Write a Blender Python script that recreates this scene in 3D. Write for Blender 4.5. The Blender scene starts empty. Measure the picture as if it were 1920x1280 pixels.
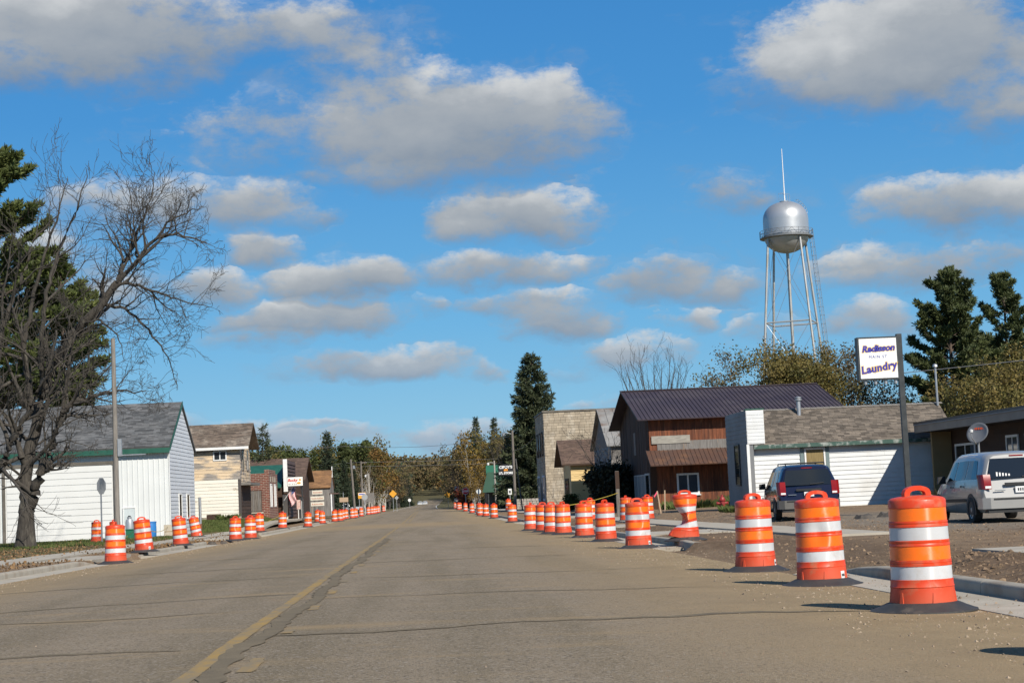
import bpy, math, random
import numpy as np
from mathutils import Vector, Matrix

S = bpy.context.scene
COL = S.collection
R = math.radians

# ------------------------------------------------------------------ camera
cam_data = bpy.data.cameras.new('camera')
cam = bpy.data.objects.new('camera', cam_data)
COL.objects.link(cam)
cam_data.sensor_width = 36.0
cam_data.lens = 60.0
cam_data.clip_start = 0.1
cam_data.clip_end = 6000.0
CAM_YAW, CAM_PITCH, CAM_ROLL, CAM_Z = R(3.086), R(5.127), R(2.6), 1.24
fwd = Vector((math.sin(CAM_YAW) * math.cos(CAM_PITCH), math.cos(CAM_YAW) * math.cos(CAM_PITCH), math.sin(CAM_PITCH)))
rt0 = Vector((math.cos(CAM_YAW), -math.sin(CAM_YAW), 0))
up0 = rt0.cross(fwd)
rt = rt0 * math.cos(CAM_ROLL) - up0 * math.sin(CAM_ROLL)
up = up0 * math.cos(CAM_ROLL) + rt0 * math.sin(CAM_ROLL)
m = Matrix((rt, up, -fwd)).transposed().to_4x4()
m.translation = Vector((0, 0, CAM_Z))
cam.matrix_world = m
S.camera = cam

# ------------------------------------------------------------------ sun and sky
SUN_AZ, SUN_EL = R(28), R(37)          # behind the camera, to its right
sun_from = Vector((math.sin(SUN_AZ) * math.cos(SUN_EL), -math.cos(SUN_AZ) * math.cos(SUN_EL), math.sin(SUN_EL)))
sun_data = bpy.data.lights.new('sun', 'SUN')
sun_data.energy = 5.0
sun_data.angle = R(0.53)
sun_data.color = (1.0, 0.94, 0.84)
sun = bpy.data.objects.new('sun', sun_data)
COL.objects.link(sun)
sun.location = (30, -40, 60)
sun.rotation_euler = (-sun_from).to_track_quat('-Z', 'Y').to_euler()

S.view_settings.view_transform = 'Standard'
S.view_settings.look = 'None'
S.view_settings.exposure = 0.2
S.view_settings.gamma = 1.0
S.view_settings.use_curve_mapping = False

S.cycles.max_bounces = 5
S.cycles.diffuse_bounces = 2
S.cycles.glossy_bounces = 3
S.cycles.transmission_bounces = 2

W = bpy.data.worlds.new('World')
S.world = W
W.use_nodes = True
W.cycles.sampling_method = 'MANUAL'
W.cycles.sample_map_resolution = 256


class NT:
    """small node-tree builder"""
    def __init__(self, tree):
        self.t = tree
        self.n = tree.nodes
        self.l = tree.links

    def node(self, typ, **kw):
        n = self.n.new(typ)
        for k, v in kw.items():
            setattr(n, k, v)
        return n

    def put(self, sock, v):
        if isinstance(v, bpy.types.NodeSocket):
            self.l.new(v, sock)
        elif v is not None:
            if isinstance(v, (tuple, list)) and len(v) == 3 and sock.type == 'RGBA':
                v = (*v, 1)
            sock.default_value = v

    def math(self, op, a, b=None, c=None, clamp=False):
        n = self.node('ShaderNodeMath', operation=op, use_clamp=clamp)
        self.put(n.inputs[0], a)
        if b is not None:
            self.put(n.inputs[1], b)
        if c is not None:
            self.put(n.inputs[2], c)
        return n.outputs[0]

    def vmath(self, op, a, b=None, c=None, out=0):
        n = self.node('ShaderNodeVectorMath', operation=op)
        self.put(n.inputs[0], a)
        if b is not None:
            self.put(n.inputs[1], b)
        if c is not None:
            self.put(n.inputs[2], c)
        return n.outputs[out]

    def noise(self, vec, scale, detail=4, rough=0.55, dist=0.0, out='Fac'):
        n = self.node('ShaderNodeTexNoise')
        if vec is not None:
            self.put(n.inputs['Vector'], vec)
        n.inputs['Scale'].default_value = scale
        n.inputs['Detail'].default_value = detail
        n.inputs['Roughness'].default_value = rough
        n.inputs['Distortion'].default_value = dist
        return n.outputs[out]

    def mixc(self, f, a, b, blend='MIX'):
        n = self.node('ShaderNodeMix', data_type='RGBA', blend_type=blend)
        n.clamp_factor = True
        self.put(n.inputs[0], f)
        self.put(n.inputs[6], a)
        self.put(n.inputs[7], b)
        return n.outputs[2]

    def ramp(self, f, stops, interp='LINEAR'):
        n = self.node('ShaderNodeValToRGB')
        cr = n.color_ramp
        cr.interpolation = interp
        while len(cr.elements) < len(stops):
            cr.elements.new(0.5)
        for e, (p, c) in zip(cr.elements, stops):
            e.position = p
            e.color = (*c, 1) if len(c) == 3 else c
        self.put(n.inputs[0], f)
        return n.outputs[0]

    def maprange(self, v, a, b, c=0.0, d=1.0, smooth=False):
        n = self.node('ShaderNodeMapRange', interpolation_type='SMOOTHSTEP' if smooth else 'LINEAR')
        for s, x in zip(n.inputs, (v, a, b, c, d)):
            self.put(s, x)
        return n.outputs[0]

    def sepxyz(self, v):
        n = self.node('ShaderNodeSeparateXYZ')
        self.put(n.inputs[0], v)
        return n.outputs

    def comb(self, x, y, z):
        n = self.node('ShaderNodeCombineXYZ')
        for s, v in zip(n.inputs, (x, y, z)):
            self.put(s, v)
        return n.outputs[0]


def build_world():
    t = NT(W.node_tree)
    t.n.clear()
    sky = t.node('ShaderNodeTexSky', sky_type='NISHITA', sun_disc=False)
    sky.sun_elevation = SUN_EL
    sky.sun_rotation = math.pi - SUN_AZ
    sky.altitude = 300
    sky.air_density = 1.0
    sky.dust_density = 0.1
    sky.ozone_density = 3.5
    # deeper blue of a clear autumn day
    hs = t.node('ShaderNodeHueSaturation')
    hs.inputs['Saturation'].default_value = 1.28
    hs.inputs['Value'].default_value = 1.0
    t.l.new(sky.outputs[0], hs.inputs['Color'])
    skyc = t.mixc(1.0, hs.outputs[0], (0.98, 1.0, 1.06), 'MULTIPLY')
    # direction -> azimuth, elevation (radians; azimuth 0 along the street)
    geo = t.node('ShaderNodeTexCoord')
    d = t.sepxyz(t.vmath('NORMALIZE', geo.outputs['Generated']))
    az = t.math('ARCTAN2', d[0], d[1])
    el = t.math('ARCSINE', d[2])
    uv = t.comb(az, el, 0.0)
    # clear autumn air: the blue holds almost down to the tree line
    blue = t.ramp(t.maprange(el, -0.02, 0.38), [(0.0, (3.2, 6.3, 8.3)), (0.30, (1.55, 4.75, 8.1)), (0.6, (0.72, 3.25, 7.2)), (1.0, (0.42, 2.3, 6.1))])
    blue = t.mixc(t.maprange(el, 0.38, 1.0), blue, (0.50, 1.25, 2.9))
    skyc = t.mixc(0.85, skyc, blue)
    # warp for ragged cloud edges
    wn = t.noise(t.vmath('MULTIPLY', uv, (1.0, 1.5, 1.0)), 26.0, 4, 0.6, out='Color')
    wv = t.vmath('MULTIPLY', t.vmath('SUBTRACT', wn, (0.5, 0.5, 0.5)), (0.040, 0.020, 0.0))
    wb = t.noise(uv, 9.0, 2, 0.5, out='Color')
    wv = t.vmath('ADD', wv, t.vmath('MULTIPLY', t.vmath('SUBTRACT', wb, (0.5, 0.5, 0.5)), (0.065, 0.022, 0.0)))
    wuv = t.vmath('ADD', uv, wv)
    # cumulus in the part of the sky the street looks at: azimuth, elevation, half width, height above / below (mrad)
    clouds = CLOUDS
    dens, acc = None, None
    for (ca, ce, rx, ru, rd, gain) in clouds:
        big = rx > 60
        rx, ru, rd = (rx * 1.10, ru * 1.06, rd * 1.2) if big else (rx * 1.28, ru * 1.28, rd * 1.36)
        sc = (1000 / rx, 1000 / ru, 0.0)
        # (the tiny term only makes the nodes evaluate one cloud after another)
        src = wuv if acc is None else t.vmath('MULTIPLY_ADD', acc, (1e-9, 1e-9, 0.0), wuv)
        l = t.vmath('MULTIPLY_ADD', src, sc, (-ca / rx, -ce / ru, 1.0))
        l = t.vmath('MINIMUM', l, t.vmath('MULTIPLY', l, (1.0, max(1.0, ru / rd), 1.0)))
        dd = t.math('MULTIPLY_ADD', t.vmath('DOT_PRODUCT', l, l, out=1), -gain, 2 * gain)
        w = t.math('MAXIMUM', dd, 0.0)
        dens = dd if dens is None else t.math('MAXIMUM', dens, dd)
        acc = t.vmath('MULTIPLY', l, w) if acc is None else t.vmath('MULTIPLY_ADD', l, w, acc)
    acc = t.sepxyz(acc)
    ssum, wsum = acc[1], acc[2]
    # the rest of the sky carries the same scattered cumulus
    vor = t.noise(t.vmath('MULTIPLY', wuv, (1.0, 2.3, 1.0)), 6.5, 2, 0.5)
    away = t.math('MAXIMUM', t.maprange(t.math('ABSOLUTE', t.math('SUBTRACT', az, 0.053)), 0.33, 0.45),
                  t.maprange(el, 0.32, 0.42))
    gd = t.math('MULTIPLY', t.math('MULTIPLY', t.math('SUBTRACT', vor, 0.555), 7.0), away)
    gd = t.math('SUBTRACT', gd, t.math('SUBTRACT', 1.0, away))
    gd = t.math('SUBTRACT', gd, t.maprange(el, 0.03, -0.02))
    dens = t.math('MAXIMUM', dens, gd)
    n1 = t.noise(t.vmath('MULTIPLY', uv, (1.0, 1.7, 1.0)), 30.0, 7, 0.66)
    n2 = t.noise(t.vmath('MULTIPLY', uv, (1.0, 1.4, 1.0)), 13.0, 3, 0.5)
    dn = t.math('ADD', dens, t.math('MULTIPLY', t.math('SUBTRACT', n1, 0.5), 2.5))
    dn = t.math('ADD', dn, t.math('MULTIPLY', t.math('SUBTRACT', n2, 0.5), 1.5))
    ly = t.math('DIVIDE', ssum, t.math('MAXIMUM', wsum, 0.02))
    soft = t.maprange(ly, -0.7, 0.5, 1.5, 0.78)
    alpha = t.maprange(dn, -0.08, soft, 0.0, 1.0, True)
    sh = t.math('ADD', ly, t.math('MULTIPLY', t.math('SUBTRACT', n2, 0.5), 1.6))
    sh = t.math('ADD', sh, t.math('MULTIPLY', t.math('SUBTRACT', n1, 0.5), 0.7))
    ccol = t.ramp(t.maprange(sh, -0.9, 0.85), [(0.0, (0.165, 0.215, 0.295)), (0.35, (0.245, 0.285, 0.335)),
                                              (0.7, (0.35, 0.375, 0.40)), (1.0, (0.57, 0.58, 0.58))])
    # thin air in front of the far clouds
    far = t.maprange(el, 0.12, 0.0, 0.0, 0.45)
    ccol = t.mixc(far, ccol, (0.30, 0.47, 0.68))
    # thin torn wisps hang round and between the clouds
    ws = t.noise(t.vmath('MULTIPLY', wuv, (1.0, 2.0, 1.0)), 17.0, 6, 0.66)
    wa = t.maprange(t.math('ADD', t.math('MULTIPLY', t.math('MAXIMUM', dens, -1.6), 0.42), t.math('MULTIPLY', t.math('SUBTRACT', ws, 0.5), 3.2)), -0.15, 1.2, 0.0, 0.6, True)
    alpha = t.math('MULTIPLY', t.math('MAXIMUM', alpha, wa), 0.95)
    bg1 = t.node('ShaderNodeBackground')
    t.put(bg1.inputs[0], skyc)
    bg1.inputs[1].default_value = SKY_STRENGTH
    bg2 = t.node('ShaderNodeBackground')
    t.put(bg2.inputs[0], ccol)
    bg2.inputs[1].default_value = 1.0
    mx = t.node('ShaderNodeMixShader')
    t.put(mx.inputs[0], alpha)
    t.l.new(bg1.outputs[0], mx.inputs[1])
    t.l.new(bg2.outputs[0], mx.inputs[2])
    out = t.node('ShaderNodeOutputWorld')
    t.l.new(mx.outputs[0], out.inputs[0])


SKY_STRENGTH = 0.080
# cumulus: azimuth, elevation, half width, rise, drop (milliradians), fullness
CLOUDS = [
    (-179.1, 269.0, 103.1, 37.5, 29.7, 1.30),
    (-77.2, 273.9, 62.5, 21.9, 21.9, 0.90),
    (-224.2, 253.4, 62.5, 18.8, 18.8, 0.90),
    (-40.3, 250.7, 40.6, 34.4, 18.8, 0.55),
    (18.2, 210.8, 90.6, 42.2, 31.2, 1.35),
    (-66.8, 214.7, 53.1, 28.1, 21.9, 0.40),
    (75.7, 217.6, 37.5, 26.6, 31.2, 1.00),
    (-23.8, 189.1, 62.5, 9.4, 9.4, 0.60),
    (291.9, 233.7, 96.9, 53.1, 26.6, 1.35),
    (343.4, 204.5, 46.9, 18.8, 17.2, 0.90),
    (230.6, 230.3, 40.6, 18.8, 12.5, 0.70),
    (57.1, 159.6, 39.1, 20.3, 13.1, 1.20),
    (37.8, 152.7, 21.9, 7.8, 4.7, 0.60),
    (192.7, 167.5, 32.8, 14.1, 11.9, 0.75),
    (313.1, 149.0, 40.6, 18.8, 14.1, 1.10),
    (342.6, 150.9, 34.4, 17.2, 18.8, 1.00),
    (293.1, 117.3, 59.4, 15.6, 10.9, 0.90),
    (247.8, 113.5, 18.8, 5.6, 4.7, 0.60),
    (-108.6, 171.0, 37.5, 17.2, 14.1, 0.90),
    (-68.5, 165.0, 21.9, 6.2, 6.9, 0.60),
    (-166.5, 170.3, 37.5, 17.2, 15.6, 0.80),
    (-94.0, 144.6, 23.4, 13.1, 8.8, 0.90),
    (-122.3, 120.6, 23.4, 12.5, 8.8, 0.90),
    (-179.6, 121.9, 37.5, 15.6, 12.5, 0.60),
    (-45.0, 124.6, 42.2, 15.6, 10.6, 1.15),
    (49.4, 128.8, 46.9, 11.9, 8.8, 1.00),
    (143.2, 119.4, 29.7, 14.1, 12.5, 1.00),
    (174.0, 112.9, 31.2, 10.9, 9.4, 0.80),
    (-64.4, 104.1, 53.1, 12.5, 8.1, 1.20),
    (-83.3, 94.8, 34.4, 5.6, 5.6, 0.70),
    (70.5, 109.1, 40.6, 9.4, 8.1, 0.80),
    (85.6, 97.4, 34.4, 10.6, 8.1, 1.10),
    (6.0, 108.7, 11.2, 6.9, 6.2, 0.60),
    (157.4, 93.7, 13.1, 8.1, 6.2, 0.90),
    (261.4, 89.0, 25.0, 11.9, 8.1, 1.00),
    (203.5, 87.9, 25.0, 7.8, 7.8, 0.50),
    (-21.8, 78.3, 50.0, 10.6, 7.5, 1.15),
    (34.4, 74.7, 13.1, 6.2, 6.9, 0.70),
    (85.8, 69.2, 12.5, 3.1, 3.1, 0.60),
    (119.1, 77.0, 28.1, 10.9, 9.4, 0.90),
    (-87.8, 49.5, 6.9, 1.9, 1.9, 0.50),
    (-57.2, 45.8, 12.5, 2.8, 2.5, 0.80),
    (-60.5, 38.2, 40.6, 8.8, 9.4, 0.80),
    (-100.3, 42.9, 34.4, 9.4, 9.4, 0.60),
    (10.7, 33.6, 43.8, 10.6, 9.4, 0.85),
    (-29.7, 33.8, 28.1, 5.6, 6.2, 0.60),
    (-11.5, 23.1, 62.5, 4.4, 4.4, 0.50),
    (-139.5, 50.5, 18.8, 6.2, 6.2, 0.50),
    (95.9, 50.0, 37.5, 4.7, 4.7, 0.40),
    (-211.8, 140.4, 37.5, 18.8, 15.6, 0.60),
    (-141.0, 215.5, 9.4, 3.8, 3.8, 0.30),
]
build_world()

# ------------------------------------------------------------------ materials
MATS = {}


def pmat(name, c1, c2=None, scale=3.0, rough=0.7, detail=5, bump=0.0, bscale=None, metal=0.0, stretch=(1, 1, 1),
         lo=0.35, hi=0.65, c3=None, s3=0.7, lo3=0.5, hi3=0.62, spec=0.5, island=0.0, objrand=0.0, coat=0.0, trans=0.0):
    """procedural material: two colours by noise, a third in larger stains, optional shift per loose piece"""
    if name in MATS:
        return MATS[name]
    mt = bpy.data.materials.new(name)
    mt.use_nodes = True
    t = NT(mt.node_tree)
    b = t.n['Principled BSDF']
    tc = t.node('ShaderNodeTexCoord').outputs['Object']
    vec = t.vmath('MULTIPLY', tc, stretch)
    if objrand:
        oi = t.node('ShaderNodeObjectInfo')
        vec = t.vmath('ADD', vec, t.vmath('MULTIPLY', oi.outputs['Random'], (37.0, 91.0, 53.0)))
    f = t.maprange(t.noise(vec, scale, detail, 0.6), lo, hi)
    col = t.mixc(f, c1, c2 or c1)
    if c3:
        f3 = t.maprange(t.noise(vec, s3, 6, 0.62), lo3, hi3)
        col = t.mixc(f3, col, c3)
    if island:
        g = t.node('ShaderNodeNewGeometry')
        k = t.maprange(g.outputs['Random Per Island'], 0, 1, 1 - island, 1 + island)
        hsv = t.node('ShaderNodeHueSaturation')
        t.put(hsv.inputs['Color'], col)
        t.put(hsv.inputs['Value'], k)
        col = hsv.outputs[0]
    if objrand:
        hsv = t.node('ShaderNodeHueSaturation')
        t.put(hsv.inputs['Color'], col)
        t.put(hsv.inputs['Value'], t.maprange(oi.outputs['Random'], 0, 1, 1 - objrand, 1 + objrand))
        col = hsv.outputs[0]
    t.put(b.inputs['Base Color'], col)
    t.put(b.inputs['Roughness'], t.maprange(f, 0, 1, rough * 0.93, min(1, rough * 1.05)))
    b.inputs['Metallic'].default_value = metal
    b.inputs['Specular IOR Level'].default_value = spec
    b.inputs['Coat Weight'].default_value = coat
    b.inputs['Coat Roughness'].default_value = 0.06
    if bump:
        bn = t.node('ShaderNodeBump')
        bn.inputs['Strength'].default_value = 1.0
        bn.inputs['Distance'].default_value = bump
        t.put(bn.inputs['Height'], t.noise(vec, bscale or scale * 3, 4, 0.6))
        t.l.new(bn.outputs[0], b.inputs['Normal'])
    if trans:
        tr = t.node('ShaderNodeBsdfTranslucent')
        t.put(tr.inputs[0], col)
        mx = t.node('ShaderNodeMixShader')
        mx.inputs[0].default_value = trans
        t.l.new(b.outputs[0], mx.inputs[1])
        t.l.new(tr.outputs[0], mx.inputs[2])
        t.l.new(mx.outputs[0], t.n['Material Output'].inputs[0])
    MATS[name] = mt
    return mt


def world_xy(t):
    g = t.node('ShaderNodeNewGeometry')
    return g.outputs['Position']


def ground_mat():
    """packed dirt, with lawn where the lots are"""
    mt = bpy.data.materials.new('dirt_and_grass')
    mt.use_nodes = True
    t = NT(mt.node_tree)
    b = t.n['Principled BSDF']
    p = world_xy(t)
    n1 = t.noise(p, 0.9, 6, 0.65)
    n2 = t.noise(p, 7.0, 6, 0.7)
    n3 = t.noise(p, 0.16, 4, 0.6)
    dirt = t.mixc(t.maprange(n1, 0.35, 0.68), (0.265, 0.182, 0.110), (0.170, 0.114, 0.070))
    dirt = t.mixc(t.maprange(n2, 0.45, 0.75), dirt, (0.33, 0.245, 0.16))
    litter = t.mixc(t.maprange(n2, 0.4, 0.65), (0.15, 0.095, 0.055), (0.235, 0.165, 0.09))
    grass = t.mixc(t.maprange(n2, 0.35, 0.7), (0.045, 0.075, 0.018), (0.10, 0.115, 0.035))
    xyz = t.sepxyz(p)
    # lawn: left lots and beyond the crossroads
    w = t.math('MULTIPLY', t.math('SUBTRACT', t.noise(p, 0.35, 5, 0.65), 0.5), 7.0)
    left = t.maprange(t.math('ADD', xyz[0], w), -10.8, -12.4)
    lit = t.math('MULTIPLY', left, t.maprange(t.math('ADD', xyz[1], w), 60, 40))
    right = t.maprange(t.math('ADD', xyz[0], w), 24, 28)
    far = t.maprange(t.math('ADD', xyz[1], t.math('MULTIPLY', w, 3.0)), 262, 285)
    fieldz = t.maprange(xyz[1], 600, 700)
    g = t.math('MAXIMUM', t.math('MULTIPLY', left, 0.85), t.math('MAXIMUM', right, far))
    g = t.math('MULTIPLY', g, t.maprange(n1, 0.60, 0.42))
    col = t.mixc(left, dirt, litter)
    col = t.mixc(g, col, grass)
    col = t.mixc(t.math('MULTIPLY', fieldz, 0.8), col, (0.085, 0.075, 0.036))
    # grey parking gravel on the right lot, darker turned soil along the new curb
    gr = t.math('MULTIPLY', t.maprange(t.math('ADD', xyz[0], w), 9.0, 12.5), t.maprange(t.math('ABSOLUTE', t.math('SUBTRACT', t.math('ADD', xyz[1], w), 49.0)), 16.0, 9.0))
    gcol = t.mixc(t.maprange(n2, 0.35, 0.7), (0.17, 0.145, 0.115), (0.30, 0.265, 0.215))
    col = t.mixc(t.math('MULTIPLY', gr, 0.75), col, gcol)
    so = t.math('MULTIPLY', t.math('MULTIPLY', t.maprange(xyz[0], 5.6, 5.9), t.maprange(t.math('ADD', xyz[0], t.math('MULTIPLY', w, 0.3)), 9.0, 7.6)), t.maprange(t.math('ADD', xyz[1], w), 100, 80))
    col = t.mixc(t.math('MULTIPLY', so, t.maprange(n3, 0.3, 0.6, 0.35, 0.9)), col, t.mixc(t.maprange(n2, 0.4, 0.7), (0.115, 0.075, 0.046), (0.21, 0.145, 0.09)))
    # wheel tracks and scraped streaks
    tr = t.maprange(t.noise(t.vmath('MULTIPLY', p, (1.6, 0.22, 1)), 0.8, 5, 0.6), 0.55, 0.68, 0, 0.45)
    col = t.mixc(t.math('MULTIPLY', tr, t.maprange(xyz[0], 5.0, 6.0)), col, (0.13, 0.09, 0.06))
    t.put(b.inputs['Base Color'], col)
    b.inputs['Roughness'].default_value = 0.95
    b.inputs['Specular IOR Level'].default_value = 0.15
    bn = t.node('ShaderNodeBump')
    bn.inputs['Distance'].default_value = 0.06
    t.put(bn.inputs['Height'], t.math('ADD', n2, t.math('MULTIPLY', t.noise(p, 30.0, 3, 0.7), 0.4)))
    t.l.new(bn.outputs[0], b.inputs['Normal'])
    return mt


def asphalt_mat():
    mt = bpy.data.materials.new('worn_asphalt')
    mt.use_nodes = True
    t = NT(mt.node_tree)
    b = t.n['Principled BSDF']
    p = world_xy(t)
    xyz = t.sepxyz(p)
    fine = t.noise(p, 60.0, 3, 0.7)
    agg = t.node('ShaderNodeTexVoronoi')
    t.put(agg.inputs['Vector'], p)
    agg.inputs['Scale'].default_value = 48.0
    mid = t.noise(p, 1.3, 5, 0.6)
    lanes = t.noise(t.vmath('MULTIPLY', p, (0.9, 0.05, 1)), 1.0, 4, 0.55)
    col = t.mixc(t.maprange(mid, 0.3, 0.7), (0.222, 0.177, 0.122), (0.262, 0.211, 0.150))
    col = t.mixc(t.maprange(lanes, 0.44, 0.62), col, (0.19, 0.153, 0.102))
    col = t.mixc(t.maprange(fine, 0.50, 0.70, 0, 0.8), col, (0.34, 0.285, 0.215))
    col = t.mixc(t.maprange(fine, 0.44, 0.32, 0, 0.75), col, (0.058, 0.050, 0.044))
    agc = t.sepxyz(agg.outputs['Color'])[0]
    col = t.mixc(t.maprange(agc, 0.90, 0.96, 0, 0.7), col, (0.33, 0.29, 0.24))
    col = t.mixc(t.maprange(agc, 0.12, 0.06, 0, 0.6), col, (0.055, 0.048, 0.044))
    # tracked-in dirt: thick along both edges, wisps elsewhere, a band across the road
    wob = t.math('MULTIPLY', t.math('SUBTRACT', t.noise(t.vmath('MULTIPLY', p, (1, 0.35, 1)), 0.55, 6, 0.68), 0.5), 3.2)
    xr = t.math('ADD', xyz[0], wob)
    edge = t.math('MAXIMUM', t.maprange(xr, 0.9, 4.0), t.maprange(xr, -5.2, -8.0))
    wisp = t.maprange(t.noise(t.vmath('MULTIPLY', p, (0.35, 1.1, 1)), 0.9, 6, 0.65), 0.54, 0.70, 0, 0.75)
    band = t.math('MULTIPLY', t.maprange(t.math('ABSOLUTE', t.math('SUBTRACT', t.math('ADD', xyz[1], t.math('MULTIPLY', wob, 4.0)), 104.0)), 16.0, 5.0), 0.75)
    dirt = t.math('MULTIPLY', t.math('MAXIMUM', edge, t.math('MAXIMUM', wisp, band)), t.maprange(xyz[1], 290, 250))
    dirt = t.math('MULTIPLY', dirt, t.maprange(fine, 0.28, 0.55, 0.55, 1.0))
    dcol = t.mixc(t.maprange(mid, 0.35, 0.65), (0.345, 0.255, 0.148), (0.29, 0.212, 0.122))
    col = t.mixc(dirt, col, dcol)
    t.put(b.inputs['Base Color'], col)
    b.inputs['Roughness'].default_value = 0.9
    b.inputs['Specular IOR Level'].default_value = 0.08
    bn = t.node('ShaderNodeBump')
    bn.inputs['Distance'].default_value = 0.012
    t.put(bn.inputs['Height'], fine)
    t.l.new(bn.outputs[0], b.inputs['Normal'])
    return mt


def paint_mat(name, paint, keep_lo, keep_hi):
    """road paint worn through to the asphalt"""
    mt = bpy.data.materials.new(name)
    mt.use_nodes = True
    t = NT(mt.node_tree)
    b = t.n['Principled BSDF']
    p = world_xy(t)
    f = t.maprange(t.noise(t.vmath('MULTIPLY', p, (1.4, 0.5, 1)), 3.2, 7, 0.75), keep_lo, keep_hi)
    col = t.mixc(f, (0.225, 0.180, 0.118), paint)
    b.inputs['Specular IOR Level'].default_value = 0.1
    t.put(b.inputs['Base Color'], col)
    b.inputs['Roughness'].default_value = 0.85
    return mt


def brick_mat(name, c1, c2, mortar, sx, sy, vertical_axis='Z'):
    mt = bpy.data.materials.new(name)
    mt.use_nodes = True
    t = NT(mt.node_tree)
    b = t.n['Principled BSDF']
    tc = t.node('ShaderNodeTexCoord').outputs['Object']
    xyz = t.sepxyz(tc)
    v = t.comb(t.math('ADD', xyz[0], xyz[1]), xyz[2], 0.0)
    br = t.node('ShaderNodeTexBrick')
    t.put(br.inputs['Vector'], v)
    br.inputs['Scale'].default_value = 1.0
    br.inputs['Brick Width'].default_value = sx
    br.inputs['Row Height'].default_value = sy
    br.inputs['Mortar Size'].default_value = 0.02
    for k, c in (('Color1', c1), ('Color2', c2), ('Mortar', mortar)):
        br.inputs[k].default_value = (*c, 1)
    n = t.noise(tc, 1.2, 5, 0.6)
    col = t.mixc(t.maprange(n, 0.4, 0.75, 0, 0.45), br.outputs[0], (0.07, 0.045, 0.035))
    t.put(b.inputs['Base Color'], col)
    b.inputs['Roughness'].default_value = 0.9
    bn = t.node('ShaderNodeBump')
    bn.inputs['Distance'].default_value = 0.01
    bn.invert = True
    t.put(bn.inputs['Height'], br.outputs['Fac'])
    t.l.new(bn.outputs[0], b.inputs['Normal'])
    MATS[name] = mt
    return mt


def glass_mat(name, tint=(0.02, 0.025, 0.03), rough=0.04):
    if name in MATS:
        return MATS[name]
    mt = bpy.data.materials.new(name)
    mt.use_nodes = True
    b = mt.node_tree.nodes['Principled BSDF']
    b.inputs['Base Color'].default_value = (*tint, 1)
    b.inputs['Roughness'].default_value = rough
    b.inputs['Specular IOR Level'].default_value = 0.9
    MATS[name] = mt
    return mt


def plastic_mat(name, col, rough, dirt=(0.20, 0.10, 0.05), amount=0.5, spec=0.5, glow=None):
    """moulded plastic or sheeting with dust near the ground and scuffs that differ from piece to piece"""
    mt = bpy.data.materials.new(name)
    mt.use_nodes = True
    t = NT(mt.node_tree)
    b = t.n['Principled BSDF']
    tc = t.node('ShaderNodeTexCoord').outputs['Object']
    oi = t.node('ShaderNodeObjectInfo')
    vec = t.vmath('ADD', tc, t.vmath('MULTIPLY', oi.outputs['Random'], (37.0, 91.0, 53.0)))
    z = t.sepxyz(tc)[2]
    n = t.noise(vec, 7.0, 6, 0.7)
    vary = t.maprange(oi.outputs['Random'], 0, 1, 0.5, 2.2)
    f = t.math('MULTIPLY', t.math('MULTIPLY', t.maprange(n, 0.48, 0.75), amount), vary)
    low = t.math('MULTIPLY', t.maprange(t.math('ADD', z, t.math('MULTIPLY', n, 0.2)), 0.36, 0.12), 0.45 * amount * 2)
    f = t.math('MAXIMUM', f, low)
    c = t.mixc(f, col, dirt)
    hsv = t.node('ShaderNodeHueSaturation')
    t.put(hsv.inputs['Color'], c)
    t.put(hsv.inputs['Value'], t.maprange(oi.outputs['Random'], 0, 1, 0.9, 1.06))
    t.put(b.inputs['Base Color'], hsv.outputs[0])
    t.put(b.inputs['Roughness'], t.maprange(f, 0, 0.5, rough, 0.85))
    if glow:
        tg = t.node('ShaderNodeTangent', direction_type='RADIAL', axis='Z')
        t.l.new(tg.outputs[0], b.inputs['Tangent'])
        b.inputs['Anisotropic'].default_value = glow
        b.inputs['Anisotropic Rotation'].default_value = 0.25
    b.inputs['Specular IOR Level'].default_value = spec
    MATS[name] = mt
    return mt


def flat(name, col, rough=0.6, metal=0.0):
    if name in MATS:
        return MATS[name]
    return pmat(name, col, tuple(c * 0.82 for c in col), 6.0, rough, metal=metal)


GROUND = ground_mat()
ASPHALT = asphalt_mat()
YELLOW = paint_mat('yellow_road_paint', (0.38, 0.24, 0.065), 0.42, 0.70)
YELLOW_OLD = paint_mat('old_yellow_road_paint', (0.38, 0.24, 0.07), 0.46, 0.72)
WHITEP = paint_mat('white_road_paint', (0.6, 0.59, 0.56), 0.25, 0.45)
TAR = pmat('crack_sealer', (0.148, 0.124, 0.09), (0.185, 0.152, 0.105), 3.0, 0.95, spec=0.05, bump=0.01, bscale=40, c3=(0.205, 0.168, 0.118), s3=2.5, lo3=0.52, hi3=0.7)
CONC = pmat('new_concrete', (0.36, 0.325, 0.265), (0.43, 0.39, 0.325), 1.4, 0.95, spec=0.1, bump=0.004, bscale=40, c3=(0.30, 0.25, 0.19), s3=1.1, lo3=0.52, hi3=0.72)
CURBM = pmat('curb_concrete', (0.31, 0.28, 0.23), (0.38, 0.345, 0.285), 2.0, 0.95, spec=0.1, bump=0.004, bscale=40, c3=(0.25, 0.20, 0.15), s3=1.6, lo3=0.5, hi3=0.7)
WOODG = pmat('weathered_grey_wood', (0.20, 0.175, 0.15), (0.11, 0.095, 0.08), 3.0, 0.9, stretch=(6, 6, 0.6), bump=0.004)
STEEL = pmat('galvanized_steel', (0.45, 0.46, 0.47), (0.33, 0.34, 0.35), 5.0, 0.45, metal=0.6)
DARKM = pmat('black_painted_metal', (0.018, 0.022, 0.024), (0.035, 0.04, 0.042), 4.0, 0.5)
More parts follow.
